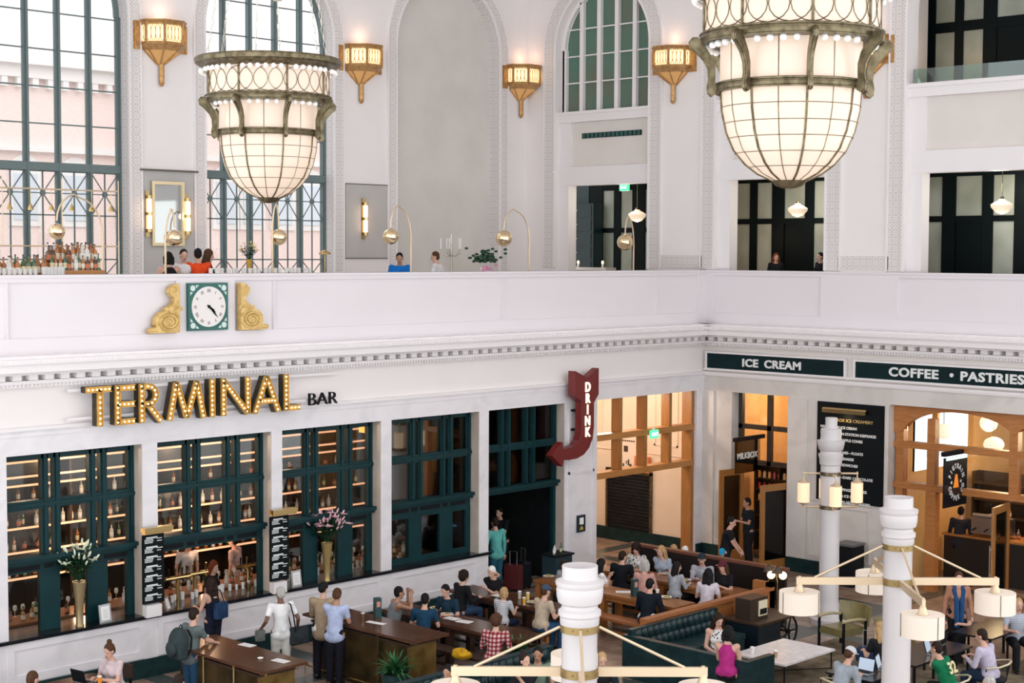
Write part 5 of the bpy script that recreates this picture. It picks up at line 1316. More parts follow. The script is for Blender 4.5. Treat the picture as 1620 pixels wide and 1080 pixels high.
    for f in fb.b.faces: f.smooth = True
    me = bpy.data.meshes.new('body'); fb.b.to_mesh(me); fb.b.free()
    for m_ in (sk, M_DARK, hm, mat('lips', (.38, .12, .10), .5)): me.materials.append(m_)
    bo = bpy.data.objects.new('body', me); C.objects.link(bo); bo.parent = t
    def cloth(nm, mb, m_, vox=.016):
        me = remeshed(mb, vox, 2); me.name = nm; me.materials.append(m_); o = bpy.data.objects.new(nm, me); C.objects.link(o); o.parent = t; return o
    g = .016*k
    # trousers or skirt
    if not nolegs:
        c = MB(); capsule(c, hipj[1]*.9+pel*.1, hipj[-1]*.9+pel*.1, .098*k+g, .098*k+g); capsule(c, pel-V((0, 0, .02)), up(0, 0, .07*k), .125*k+g*.6, .122*k+g*.5)
        if skirt:
            if pose == 'sit':
                for s in (1, -1): capsule(c, hipj[s], kn[s], .10*k, .085*k)
                capsule(c, (hipj[1]+hipj[-1])/2, (kn[1]+kn[-1])/2, .10*k, .08*k)
            else:
                c.lathe([(.02, hip*.45), (.20*k, hip*.45), (.13*k, hip+.05), (.02, hip+.05)], n=20)
            cloth('skirt', c, fabric(skirt))
        else:
            for s in (1, -1): capsule(c, hipj[s], kn[s], .088*k+g, .060*k+g); capsule(c, kn[s], an[s]+V((0, 0, .02)), .060*k+g, .052*k+g)
            cloth('trousers', c, fabric(legs))
        c = MB()
        for s in (1, -1): capsule(c, an[s]-V((.045, 0, .028)), toe[s]+V((.02, 0, 0)), .047*k, .038*k)
        o = c.build('shoes', shoes or M_SHOE, t)
    # shirt
    c = MB(); long_ = .0 if not coat else 0
    lo_ = -.05 if pose == 'stand' else .02; capsule(c, up(0, .066*k, lo_), up(0, -.066*k, lo_), .116*k+g, .116*k+g); capsule(c, up(0, 0, .03), wa, .132*k+g, .120*k+g); capsule(c, wa, ch, .122*k+g, .132*k+g)
    for s in (1, -1): capsule(c, up(0, s*.07*k, .38*k), sh[s]+V((0, 0, .002)), .097*k+g, (.040 if sleeve == 'none' else .060*k+g*.4))
    capsule(c, ch, nk-V((0, 0, .055)), .112*k+g, .060*k+g)
    if fem:
        for s in (1, -1): ell(c, up(.085*k, s*.07*k, .33*k), (.064*k+g, .068*k+g, .064*k+g))
    for s in (1, -1):
        if sleeve == 'short': capsule(c, sh[s], sh[s].lerp(el[s], .58), .051*k+g*.6, .044*k+g*.6)
        elif sleeve == 'long': capsule(c, sh[s], el[s], .052*k+g*.6, .040*k+g*.6); capsule(c, el[s], ha[s]-(ha[s]-el[s])*.06, .040*k+g*.6, .030*k+g*.5)
    if sleeve != 'strap' : cloth('shirt', c, fabric(shirt, pat))
    else: c.b.free(); c = MB(); capsule(c, up(0, 0, .0), wa, .122*k+g, .118*k+g); capsule(c, wa, up(0, 0, .34*k), .120*k+g, .126*k+g*.7); [capsule(c, up(.10*k, s*.075*k, .32*k), up(.0, s*.085*k, t_-.02*k), .012, .012, 8) for s in (1, -1)]; [capsule(c, up(-.10*k, s*.075*k, .32*k), up(.0, s*.085*k, t_-.02*k), .012, .012, 8) for s in (1, -1)]; cloth('strap_top', c, fabric(shirt, pat), .012)
    if coat:
        c = MB(); capsule(c, up(0, .04, -.12 if pose == 'stand' else 0), up(0, -.04, -.12 if pose == 'stand' else 0), .135*k+g, .135*k+g); capsule(c, up(-.005, 0, -.10 if pose == 'stand' else .02), wa, .135*k+g, .128*k+g); capsule(c, wa-V((.005, 0, 0)), ch-V((.01, 0, 0)), .130*k+g, .140*k+g)
        for s in (1, -1): capsule(c, up(-.01, s*.07*k, .39*k), sh[s], .102*k+g*.8, .066*k+g*.6); capsule(c, sh[s], el[s], .058*k+g*.6, .048*k+g*.6); capsule(c, el[s], ha[s]-(ha[s]-el[s])*.1, .047*k+g*.6, .037*k+g*.6)
        cloth('jacket', c, fabric(coat))
    # hair / cap
    c = MB()
    if style != 'bald':
        big = {'short': 0, 'long': .004, 'bun': .002, 'curly': .018, 'bob': .008, 'pony': .002}.get(style, 0)
        ell(c, H(-.022, 0, .040), ((.097+big)*k, (.083+big)*k, (.098+big)*k), hr)
        ell(c, H(-.045, 0, .000), ((.066+big)*k, (.080+big)*k, (.085+big)*k), hr)
        if style == 'long':
            for s in (-1, 0, 1): capsule(c, H(-.055, s*.055, .0), H(-.075, s*.060, -.20)+V((-.01, 0, 0)), .050*k, .040*k); capsule(c, H(-.07, s*.06, -.20), nk+V((-.10, s*.075, -.17*k)), .040*k, .022*k)
            for s in (-1, 1): capsule(c, H(.0, s*.082, .02), H(-.01, s*.095, -.16), .026*k, .028*k)
        if style == 'bob':
            for s in (-1, 0, 1): capsule(c, H(-.05, s*.06, .0), H(-.05, s*.068, -.10), .048*k, .040*k)
            for s in (-1, 1): capsule(c, H(.012, s*.082, .03), H(.012, s*.086, -.09), .024*k, .022*k)
        if style == 'bun': ell(c, H(-.06, 0, .15), (.045*k, .045*k, .042*k))
        if style == 'curly':
            r2 = random.Random(len(label))
            for i in range(26):
                a, z_ = r2.random()*2*PI, r2.random(); v = V((-.02-.09*abs(math.cos(a))*(1 if math.cos(a) > .3 else -1)*-1 if False else -.025+.085*math.cos(a) if z_ > .6 else -.06+.06*math.cos(a)*.6, .088*math.sin(a), .02+.12*z_-.04)); capsule(c, H(*v), H(v.x*1.05, v.y*1.08, v.z+.01), .028*k, .022*k, 6)
        if style == 'pony': capsule(c, H(-.10, 0, .06), H(-.14, 0, -.12), .032*k, .020*k)
        cloth('hair', c, hm, .010)
    else: c.b.free()
    if cap:
        c = MB(); ell(c, H(-.012, 0, .062), (.108*k, .092*k, .078*k), hr); ell(c, H(.10 if style != 'backcap' else -.11, 0, .062), (.070*k, .070*k, .012*k), hr); cloth('cap', c, fabric(cap), .010)
    if style in ('glasses',): pass
    t['_h'] = hz.z
    del t['_h']
    return t, dict(H=H, up=up, ha=ha, el=el, sh=sh, hip=hip)
# ================================================================ FURNITURE ON THE HALL FLOOR
M_WAL = wood('walnut_top', (.055, .022, .012), (.13, .055, .03), .2, (14, 1, 14))
M_WALD = wood('walnut_dark', (.03, .014, .009), (.06, .028, .016), .4, (8, 8, 1))
M_ORW = wood('orange_stained_wood', (.30, .10, .025), (.42, .16, .045), .4, (10, 10, 1))
M_ORX = wood('orange_stained_rail', (.27, .09, .03), (.38, .14, .045), .4, (1, 12, 12))
M_BRP = noisy('antique_brass_panel', (.22, .13, .035), (.42, .27, .09), 3, .35, .8, detail=6)
M_BRD = noisy('dark_brass_panel', (.05, .035, .014), (.14, .09, .035), 3, .35, .7, detail=6)
def high_table(label, x0, y0, x1, y1):
    t = thing('standing_table', label, 'table', (x0, y0, 0), 0, None); W_, L_ = x1-x0, y1-y0
    q = MB(); q.box(0, 0, 1.03, W_, L_, 1.075); q.build('tabletop', M_WAL, t, smooth=0)
    q = MB(); q.box(.12, .25, .0, W_-.12, L_-.15, .94); q.build('brass_cabinet', M_BRD, t, smooth=0)
    q = MB(); q.box(.10, .225, .02, W_-.10, .25, .93); q.build('end_panel', M_BRP, t, smooth=0)
    q = MB(); q.box(.10, .22, .92, W_-.10, L_-.12, .96); q.build('shelf', M_WALD, t, smooth=0)
    po = None
    for a, b in ((.16, .10), (W_-.16, .10), (.08, L_*.33), (.08, L_*.66), (W_-.08, L_*.5)):
        q = MB(); q.cyl((a, b, .0 if a < .1 or a > W_-.1 else .96), (a, b, 1.03), .016, n=8); q.cyl((a, b, .96), (a, b, 1.03), .022, .03, 8); q.build('brass_post', M_BRASS, t)
    q = MB(); q.tube([(-.10, .1, .17), (-.10, L_-.1, .17)], .016, 6); q.cyl((-.10, .2, .17), (-.1, .2, 0), .012, n=6); q.cyl((-.10, L_-.2, .17), (-.1, L_-.2, 0), .012, n=6); q.build('foot_rail', M_BRASS, t)
    return t
high_table('dark standing table with brass sides where the man with the rucksack leans', 15.02, 20.15, 15.96, 22.75)
high_table('dark standing table with brass sides beside the two men in jackets, right of the first', 18.05, 19.92, 18.92, 22.95)
def picnic(label, x0, y0, x1, y1, h=.76, leg=M_ORW, top=M_WAL):
    t = thing('communal_table', label, 'table', (x0, y0, 0)); W_, L_ = x1-x0, y1-y0
    q = MB(); q.box(0, 0, h-.06, W_, L_, h); q.build('tabletop', top, t, smooth=0)
    for a in (.04, W_-.16):
        for b in (.04, L_/2-.06, L_-.16): q = MB(); q.box(a, b, 0, a+.12, b+.12, h-.06); q.build('leg', leg, t, smooth=0)
    q = MB(); q.box(.08, .04, h-.16, .13, L_-.04, h-.06); q.box(W_-.13, .04, h-.16, W_-.08, L_-.04, h-.06)
    q.build('apron', leg, t, smooth=0)
def bench(label, x, y0, y1, w_=.34, leg=M_ORW, top=M_WALD):
    t = thing('bench', label, 'bench', (x-w_/2, y0, 0), 0, None); L_ = y1-y0
    q = MB(); q.box(0, 0, .40, w_, L_, .45); q.build('seat', top, t, smooth=0)
    for a in (.02, w_-.09):
        for b in (.04, L_-.11): q = MB(); q.box(a, b, 0, a+.07, b+.07, .40); q.build('leg', leg, t, smooth=0)
    q = MB(); q.box(w_/2-.02, .08, .12, w_/2+.02, L_-.08, .17); q.build('stretcher', leg, t, smooth=0)
picnic('first long dark dining table, with the man in the navy shirt at it', 20.25, 19.55, 20.98, 23.25, leg=M_WALD)
bench('bench on the near side of the first dining table', 19.86, 19.6, 23.2, leg=M_WALD); bench('bench between the first and second dining tables', 21.32, 19.9, 23.2, leg=M_WALD)
picnic('second long dark dining table, with the white-haired man at its far end', 22.42, 20.3, 23.12, 23.6, leg=M_WALD)
bench('bench under the man in the tan shirt', 21.92, 20.4, 23.6); bench('bench on the far side of the second dining table', 23.52, 20.9, 23.6)
picnic('third dining table, lighter orange wood, with the green menu holder on it', 24.42, 19.25, 25.1, 23.1, top=wood('orange_table_top', (.20, .075, .022), (.33, .13, .04), .3, (14, 1, 14)))
bench('bench on the near side of the third dining table', 23.98, 19.2, 22.9, top=M_ORX); bench('bench between the third and fourth dining tables', 25.72, 19.3, 23.0)
picnic('fourth dining table crowded with the family by the dark booth', 26.22, 19.2, 26.9, 22.9, top=wood('orange_table_top', (0, 0, 0), (0, 0, 0)))
t = thing('booth_bench', 'long dark high-backed booth bench behind the crowded fourth table', 'bench', (27.1, 18.75, 0))
q = MB(); q.box(0, 0, .40, .42, 4.2, .46); q.build('seat', M_WALD, t, smooth=0)
q = MB(); q.box(.42, 0, 0, .50, 4.2, 1.12); q.box(0, 0, 0, .42, .05, .40); q.box(0, 4.15, 0, .42, 4.2, .4); q.build('backrest', mat('dark_brown_leather', (.014, .009, .008), .35), t, smooth=0)
q = MB(); q.box(.38, -.03, 1.12, .54, 4.23, 1.18); q.build('top_rail', wood('reddish_rail', (.12, .04, .025), (.2, .075, .045), .35, (1, 10, 1)), t, smooth=0)
t = thing('bench', 'bench beyond the dark booth where the back-turned pair sit', 'bench', (28.05, 19.6, 0)); q = MB(); q.box(0, 0, .36, .36, 3.0, .42); q.build('seat', M_WALD, t, smooth=0)
for a in (.02, .28):
    for b in (.04, 2.88): q = MB(); q.box(a, b, 0, a+.07, b+.07, .36); q.build('leg', M_ORW, t, smooth=0)
# low partition with tufted sofa
t = thing('partition', 'low reddish panelled wood partition behind the green tufted sofa', 'partition', (22.67, 18.55, 0))
q = MB(); q.box(.06, .02, 0, 4.07, .09, .86)
for i in range(12): q.box(.12+i*.33, .0, .12, .38+i*.33, .11, .74)
q.build('panels', M_ORW, t, smooth=0)
q = MB(); q.box(0, -.03, .86, 4.13, .14, .93); q.build('top_rail', M_ORX, t, smooth=0)
q = MB(); q.box(0, -.02, 0, .09, .13, .86); q.box(4.04, -.02, 0, 4.16, .13, 1.02); q.box(4.04, -.02, 0, 4.16, .45, 1.02); q.build('end_post', M_ORW, t, smooth=0)
M_LEA = noisy('green_black_leather', (.006, .020, .024), (.012, .034, .038), 5, .3, spec=.35)
def tufts(q, x0, x1, y, z0, z1, ax='x'):
    """buttoned leather: a grid of bulging cushions"""
    nx, nz = max(1, int((x1-x0)/.17)), 2; dx, dz = (x1-x0)/nx, (z1-z0)/nz
    for j in range(nz):
        for i in range(nx):
            cx_ = x0+dx*(i+.5)+(dx/2 if j % 2 else 0); 
            if cx_+dx/2 > x1+.01: continue
            c = (cx_, y, z0+dz*(j+.5)) if ax == 'x' else (y, cx_, z0+dz*(j+.5)); q.sph(c, 1, 10, (dx*.52, .055, dz*.55) if ax == 'x' else (.055, dx*.52, dz*.55))
t = thing('sofa', 'dark green tufted leather corner sofa against the wood partition', 'sofa', (22.0, 15.69, 0))
q = MB(); q.box(-.06, 0, .0, .08, 2.80, .78); q.box(.08, 0, .0, .74, .12, .78); q.build('side_back', M_LEA, t, smooth=0)
q = MB(); q.box(.08, 2.70, .08, 2.7, 2.80, .86); tufts(q, .12, 2.7, 2.70, .45, .84); tufts(q, .2, 2.7, .10, .45, .74, 'y'); q.build('tufted_back', M_LEA, t)
q = MB(); q.box(.08, .12, .06, .72, 2.70, .36); q.box(.72, 2.05, .06, 2.7, 2.70, .36); q.build('base', M_LEA, t, smooth=0)
q = MB(); q.box(.10, .14, .36, .74, 2.0, .46); q.box(.10, 2.03, .36, 1.3, 2.66, .46); q.box(1.33, 2.03, .36, 2.7, 2.66, .46); q.build('seat_cushion', M_LEA, t, smooth=0)
t = thing('sofa', 'dark tufted sofa at the bottom centre where the couple lean together', 'sofa', (16.6, 18.15, 0))
q = MB(); q.box(0, .45, .05, 3.6, .62, .86); tufts(q, .05, 3.55, .45, .45, .84); q.build('tufted_back', M_LEA, t)
q = MB(); q.box(0, -.25, .05, 3.6, .45, .40); q.build('base', M_LEA, t, smooth=0)
q = MB(); q.box(0, -.27, .40, 3.6, .42, .47); q.build('seat_cushion', M_LEA, t, smooth=0)
# marble coffee table
t = thing('coffee_table', 'low white marble coffee table on thin dark legs before the green sofa', 'table', (23.3, 15.85, 0))
q = MB(); q.box(0, 0, .42, 1.62, 1.15, .455); q.build('marble_top', noisy('white_marble_top', (.68, .64, .65), (.80, .76, .77), 3, .2, detail=8, dist=2), t, smooth=0)
for a, b in ((.05, .05), (1.57, .05), (.05, 1.10), (1.57, 1.10)): q = MB(); q.cyl((a, b, 0), (a, b, .42), .015, n=6); q.build('leg', M_DARK, t)
q = MB(); q.cyl((.05, .05, .10), (1.57, 1.10, .10), .010, n=5); q.cyl((.05, 1.10, .10), (1.57, .05, .10), .010, n=5); q.build('cross_brace', M_DARK, t)
mb = MB(); mb.box(21.6, 10.5, .002, 27.2, 17.3, .012); tag(mb.build('rug', noisy('worn_olive_rug', (.10, .075, .045), (.22, .17, .11), 4, .95, detail=8, bump=.4), smooth=0), 'worn olive brown rug under the marble coffee table', 'rug')
for i, (x, y, lb, cl) in enumerate(((23.52, 16.72, 'white takeaway cup with a lid on the corner of the marble table', M_PAPER), (23.62, 16.28, 'brown sleeved takeaway cup on the marble table, nearer the sofa end', mat('kraft_sleeve', (.42, .26, .13), .8)))):
    t = thing('takeaway_cup', lb, 'cup', (x, y, .457)); q = MB(); q.lathe([(0, 0), (.03, 0), (.042, .11), (0, .11)], n=14); q.build('cup', cl, t); q = MB(); q.lathe([(.044, .11), (.044, .122), (.036, .135), (0, .135)], n=14); q.build('lid', M_PAPER, t)
# cart side cabinet with wheels and the radio on it
t = thing('cart_cabinet', 'dark wheeled cart cabinet at the end of the partition', 'cabinet', (24.95, 17.55, 0))
q = MB(); q.box(.0, .05, .10, .75, .85, .58); q.build('box', mat('blue_black_leather', (.006, .012, .018), .3), t, smooth=0)
q = MB(); q.box(-.04, 0, .58, 1.35, .9, .62); q.build('top', M_WALD, t, smooth=0)
for yy in (.08, .82):
    q = MB(); q.tube([(1.05+.30*math.cos(2*PI*i/24), yy, .30+.30*math.sin(2*PI*i/24)) for i in range(24)], .022, 6, closed=True)
    for i in range(5): a = 2*PI*i/5; q.cyl((1.05, yy, .30), (1.05+.29*math.cos(a), yy, .30+.29*math.sin(a)), .022, .015, 6)
    q.cyl((1.05, yy-.03, .30), (1.05, yy+.03, .30), .05, n=12); q.build('wheel', M_DARK, t)
q = MB(); q.cyl((1.05, .05, .30), (1.05, .85, .30), .02, n=6); q.cyl((1.05, .45, .3), (1.05, .45, .58), .03, n=6); q.build('axle', M_DARK, t)
t = thing('vintage_radio', 'dark vintage radio with a cream lit dial on the cart cabinet', 'radio', (25.3, 18.0, .62), 0)
q = MB(); q.box(-.28, -.16, 0, .30, .20, .42); q.build('case', mat('dark_walnut', (0, 0, 0)), t, smooth=0)
q = MB(); q.box(-.02, -.18, .06, .26, -.16, .36); q.build('dial_panel', mat('cream_dial_panel', (.75, .66, .48), .4), t, smooth=0)
q = MB(); q.box(.01, -.19, .09, .23, -.18, .20); q.build('speaker_slot', M_DARK, t, smooth=0)
# olive armchair
def armchair(label, loc, rz, m_, arms=True, frame=M_DARK):
    t = thing('armchair', label, 'armchair', loc, rz); q = MB()
    n = 8
    for i in range(n):
        a0, a1 = R(-38+76*i/n), R(-38+76*(i+1)/n)
        P = lambda a, r, z: (-.28-.10+(.42-r)*0 + (-(r)*math.cos(a)+.55), r*math.sin(a)*1.02, z)
        q.strip([P(a0, .60, .48), P(a1, .60, .48)], [P(a0, .66, .86), P(a1, .66, .86)]); q.strip([P(a0, .64, .48), P(a1, .64, .48)], [P(a0, .70, .86), P(a1, .70, .86)])
        q.strip([P(a0, .66, .86), P(a1, .66, .86)], [P(a0, .70, .86), P(a1, .70, .86)]); q.strip([P(a0, .60, .48), P(a1, .60, .48)], [P(a0, .64, .48), P(a1, .64, .48)])
    for a in (R(-38), R(38)): q._f([q.b.verts.new(P(a, .60, .48)), q.b.verts.new(P(a, .64, .48)), q.b.verts.new(P(a, .70, .86)), q.b.verts.new(P(a, .66, .86))])
    q.build('backrest', m_, t)
    q = MB(); q.box(-.34, -.30, .32, .30, .30, .40); q.box(-.32, -.28, .40, .28, .28, .46); q.build('seat', m_, t, smooth=0)
    for sx in (-.32, .28):
        for sy in (-.33, .33): q = MB(); q.box(sx-.02, sy-.02, 0, sx+.02, sy+.02, .62 if sx > 0 or arms else .4); q.build('leg', frame, t, smooth=0)
    for sy in (-1, 1):
        q = MB(); q.tube([(-.34, sy*.33, .60), (-.1, sy*.35, .645), (.18, sy*.35, .65), (.31, sy*.33, .63)], [.022, .03, .034, .028], 8); q.build('armrest', mat('pale_olive_arm', (.42, .35, .20), .45) if arms else frame, t)
    return t
M_OLIV = noisy('olive_vinyl', (.16, .13, .05), (.24, .20, .09), 4, .3)
armchair('olive vinyl armchair beside the white marble coffee table', (26.55, 16.75, 0), R(168), M_OLIV)
armchair('olive armchair partly behind the big black rucksack', (26.2, 15.2, 0), R(230), M_OLIV)
# wire armed cafe chairs, bottom right
def wire_chair(label, loc, rz):
    t = thing('cafe_chair', label, 'chair', loc, rz)
    q = MB(); q.lathe([(0, .45), (.21, .45), (.22, .47), (.20, .50), (0, .50)], n=20); q.build('seat', M_DARK, t)
    q = MB(); q.tube([(.12, -.27, .70), (-.10, -.27, .74), (-.24, -.16, .78), (-.28, 0, .80), (-.24, .16, .78), (-.10, .27, .74), (.12, .27, .70)], .018, 8); q.build('arm_bow', mat('pale_gold_metal', (.62, .55, .38), .35, .5), t)
    q = MB(); q.tube([(-.20, -.2, .50), (-.26, -.12, .78)], .010, 6); q.tube([(-.20, .2, .50), (-.26, .12, .78)], .010, 6); q.tube([(.12, -.2, .48), (.12, -.27, .70)], .010, 6); q.tube([(.12, .2, .48), (.12, .27, .70)], .010, 6); q.build('upright', M_DARK, t)
    for sx, sy in ((-.15, -.15), (.15, -.15), (-.15, .15), (.15, .15)): q = MB(); q.tube([(sx, sy, .45), (sx*1.35, sy*1.35, 0)], .012, 6); q.build('leg', M_DARK, t)
wire_chair('pale gold bow-armed chair under the man in the green jersey', (23.62, 12.75, 0), R(120)); wire_chair('pale gold bow-armed chair under the man in the lavender shirt', (25.05, 12.75, 0), R(115))
wire_chair('bow-armed chair under the man in the white cap', (22.15, 14.02, 0), R(-20)); wire_chair('empty bow-armed chair at the bottom right corner', (23.2, 11.9, 0), R(150))
def black_table(label, loc, rz, W_=1.5, D_=.75):
    t = thing('cafe_table', label, 'table', loc, rz); q = MB(); q.box(-W_/2, -D_/2, .71, W_/2, D_/2, .745); q.build('tabletop', mat('black_lacquer', (.008, .008, .010), .25), t, smooth=0)
    for sx in (-1, 1):
        for sy in (-1, 1): q = MB(); q.box(sx*(W_/2-.06)-.02, sy*(D_/2-.06)-.02, 0, sx*(W_/2-.06)+.02, sy*(D_/2-.06)+.02, .71); q.build('leg', M_DARK, t, smooth=0)
black_table('black work table with laptops in front of the man in the white cap', (23.1, 14.05, 0), 0, 1.2, .9); black_table('long black work table in front of the man in the lavender shirt', (24.9, 14.0, 0), 0, 2.0, .8)
black_table('black work table near the woman with the blue scarf', (27.6, 14.0, 0), 0, 2.0, .8)
def laptop(label, loc, rz, scr=(.30, .36, .45)):
    t = thing('laptop', label, 'laptop', loc, rz); q = MB(); q.box(-.16, -.11, 0, .16, .11, .016); q.build('base', mat('laptop_grey', (.35, .35, .36), .35, .5), t, smooth=0)
    q = MB(); rot = M.Rotation(R(-15), 3, 'X'); q.box(-.16, .10, .016, .16, .112, .235, rot=rot, piv=(0, .11, .016)); s_ = q.build('screen_lid', M_DARK, t, smooth=0)
    q = MB(); q.box(-.145, .097, .03, .145, .099, .225, rot=rot, piv=(0, .11, .016)); q.build('screen', mat('screen_on', scr, .2, emit=(.5, .62, .75), es=.5), s_, smooth=0)
    q = MB(); q.box(-.14, -.03, .016, .14, .08, .018); q.build('keyboard', M_DARK, t, smooth=0)
laptop('open laptop on the black table before the man in the white cap', (22.85, 14.0, .746), R(-90)); laptop('open laptop before the man in the green jersey', (23.35, 13.85, .746), R(20)); laptop('open laptop before the man in the lavender shirt', (24.9, 13.8, .746), R(15)); laptop('second open laptop on the long black table', (25.5, 14.1, .746), R(190))
# bags
def rucksack(label, loc, rz, m_, k_=1.0, strap=M_DARK):
    t = thing('rucksack', label, 'bag', loc, rz); q = MB()
    q.sph((0, 0, .26*k_), 1, 18, (.15*k_, .17*k_, .27*k_)); q.box(-.10*k_, -.14*k_, .02, .08*k_, .14*k_, .38*k_); me = remeshed(q, .018, 3); me.materials.append(m_); o = bpy.data.objects.new('bag_body', me); C.objects.link(o); o.parent = t
    q = MB(); q.sph((.14*k_, 0, .20*k_), 1, 14, (.06*k_, .12*k_, .13*k_)); q.build('front_pocket', m_, t)
    for sy in (-1, 1): q = MB(); q.tube([(-.13*k_, sy*.08*k_, .48*k_), (-.20*k_, sy*.10*k_, .34*k_), (-.18*k_, sy*.10*k_, .14*k_), (-.12*k_, sy*.10*k_, .06*k_)], .016, 6); q.build('shoulder_strap', strap, t)
    q = MB(); q.tube([(-.06*k_, -.04, .51*k_), (-.06*k_, 0, .56*k_), (-.06*k_, .04, .51*k_)], .010, 6); q.build('grab_handle', strap, t)
    return t
W_S, NAV, BLK, GRY = (.78, .77, .78), (.012, .035, .075), (.012, .012, .015), (.20, .22, .24)
JEAN = (.03, .06, .12)
G1 = 'people at the bar counter'; G2 = 'people at the dining tables'; G3 = 'people around the sofas and work tables'; G4 = 'people on the upper floor'
# --- standing by the bar
o, q1 = person('person in a grey-green t-shirt with a dark rucksack, leaning on the first standing table', (309, 968), 5, 'stand', 6, 0, 10, L=(.50, .10, 1.10), Rr=(.44, -.12, 1.10), shirt=(.12, .15, .15), legs=(.02, .06, .12), hair='dark', group=G1)
rk = rucksack('dark slate rucksack worn by the man leaning on the standing table', (0, 0, 0), 0, fabric((.035, .05, .055)), 1.05)
rk.location = o.location+V((-.27*math.cos(R(5)), -.27*math.sin(R(5)), .92)); rk.rotation_euler.z = R(5+180)
o, _ = person('woman in a black strappy top seen from behind at the open bar bay', (333, 919), 95, 'stand', 3, -10, 4, L=(.30, .16, 1.14), Rr=(.12, -.27, .98), shirt=(.008, .012, .03), sleeve='strap', legs=(.012, .015, .03), hair='dark', style='long', fem=True, k=.98, group=G1)
def shoulder_bag(label, loc, rz, m_, w_=.30, h_=.26, d_=.10, strap=None):
    t = thing('shoulder_bag', label, 'bag', loc, rz); q = MB(); q.box(-d_/2, -w_/2, 0, d_/2, w_/2, h_); q.sph((0, 0, h_*.4), 1, 14, (d_*.7, w_*.56, h_*.5)); me = remeshed(q, .016, 3); me.materials.append(m_); b_ = bpy.data.objects.new('bag_body', me); C.objects.link(b_); b_.parent = t
    q = MB(); q.box(-d_/2-.012, -w_/2+.02, h_*.45, -d_/2+.004, w_/2-.02, h_*.98); q.build('flap', m_, t, smooth=0)
    if strap: q = MB(); q.tube(strap, .012, 6); q.build('strap', M_DARK, t)
    return t
shoulder_bag('dark blue shoulder bag on the back of the woman at the bar', (o.location.x+.02, o.location.y-.22, .98), R(100), fabric((.02, .05, .12)), .30, .30, .10, [(0, .14, .2), (.05, .16, .45), (.12, .12, .52), (.12, -.1, .5), (.03, -.14, .25)])
o, _ = person('grey-haired man in a white t-shirt and pale trousers walking toward the bar', (443, 934), 70, 'stand', 2, 5, 6, L=(.10, .34, 1.00), Rr=(.10, -.34, .98), shirt=W_S, legs=(.55, .53, .50), skin='brown', hair='grey', group=G1, stride=.08)
fa = R(70); cf, sf = math.cos(fa), math.sin(fa)
def loc_(o, x, y, z): a = o.rotation_euler.z; return V((o.location.x+x*math.cos(a)-y*math.sin(a), o.location.y+x*math.sin(a)+y*math.cos(a), o.location.z+z))
shoulder_bag('dark messenger bag at the hip of the man in the white t-shirt', loc_(o, -.05, -.31, .70), o.rotation_euler.z, fabric((.03, .035, .04)), .36, .30, .13, [(.08, .10, .24), (.13, .16, .55), (.06, .18, .745), (-.07, .17, .74), (-.15, .14, .55), (-.10, .08, .24)])
shoulder_bag('small grey pouch in the left hand of the man in the white t-shirt', loc_(o, .10, .36, .78), o.rotation_euler.z, fabric((.14, .15, .14)), .18, .20, .08)
person('man in a tan jacket and dark trousers at the second standing table', (512, 927), 40, 'stand', 8, -25, 26, L=(.36, .10, 1.12), Rr=(.34, -.10, 1.10), shirt=W_S, coat=(.36, .27, .18), legs=(.012, .012, .02), hair='black', group=G1)
person('man in a pale blue shirt and black trousers beside the man in the tan jacket', (534, 937), 25, 'stand', 7, 8, 28, L=(.40, .08, 1.12), Rr=(.36, -.12, 1.08), shirt=(.42, .48, .68), sleeve='short', legs=(.010, .010, .018), skin='tan', hair='brown', group=G1)
person('red-haired woman bartender in black inside the open bar bay', (340, 893), -60, 'stand', 8, -15, 14, shirt=BLK, hair='red', style='long', fem=True, k=.96, nolegs=True, group=G1)
person('bartender in a white shirt and dark apron, left in the open bar bay', (299, 858), -95, 'stand', 10, 0, 20, shirt=(.5, .48, .5), coat=None, legs=BLK, hair='dark', nolegs=True, group=G1)
person('bartender in a pale pink shirt at the back of the open bar bay', (368, 852), 120, 'stand', 4, 0, 10, shirt=(.55, .38, .36), hair='dark', nolegs=True, group=G1)
person('person in a teal shirt and jeans at the edge of the dark doorway', (782, 823), 80, 'stand', 4, 0, 8, shirt=(.12, .45, .42), legs=(.02, .10, .15), hair='dark', L=(.2, .2, 1.0), sleeve='long', group=G1)
person('person in black facing left in the dark doorway, hands together', (789, 808), 190, 'stand', 8, 0, 12, shirt=BLK, legs=BLK, hair='black', L=(.34, .06, 1.02), Rr=(.32, -.06, 1.0), group=G1)
# --- dining tables
person('man in a grey tank top with raised hands at the first dining table', (634, 934), -25, 'sit', 12, 0, 6, L=(.34, .06, 1.18), Rr=(.38, -.04, 1.14), shirt=GRY, sleeve='none', skin='tan', hair='black', legs=BLK, group=G2)
person('man in a navy t-shirt seen from behind at the first dining table', (673, 945), 35, 'sit', 14, 5, 18, shirt=(.012, .05, .10), hair='black', legs=BLK, group=G2)
person('man in a dark printed t-shirt looking down across the first dining table', (703, 932), 190, 'sit', 16, 0, 26, shirt=(.012, .035, .06), hair='black', legs=BLK, group=G2)
person('curly-haired person in black facing the white-haired man', (736, 908), -8, 'sit', 10, 0, 8, shirt=BLK, sleeve='long', hair='dark', style='curly', legs=JEAN, group=G2)
person('white-haired man in a black t-shirt resting his chin on his hand', (776, 903), 190, 'sit', 20, 0, 22, L=(.34, -.08, .86), Rr=(.13, -.05, 1.20), shirt=BLK, hair='white', legs=BLK, group=G2)
person('blond child in a white patterned t-shirt with a dark strap', (799, 934), 10, 'sit', 8, -20, 6, shirt=(.62, .62, .64), pat='stripe', hair='blond', style='bob', k=.84, legs=(.012, .02, .05), group=G2)
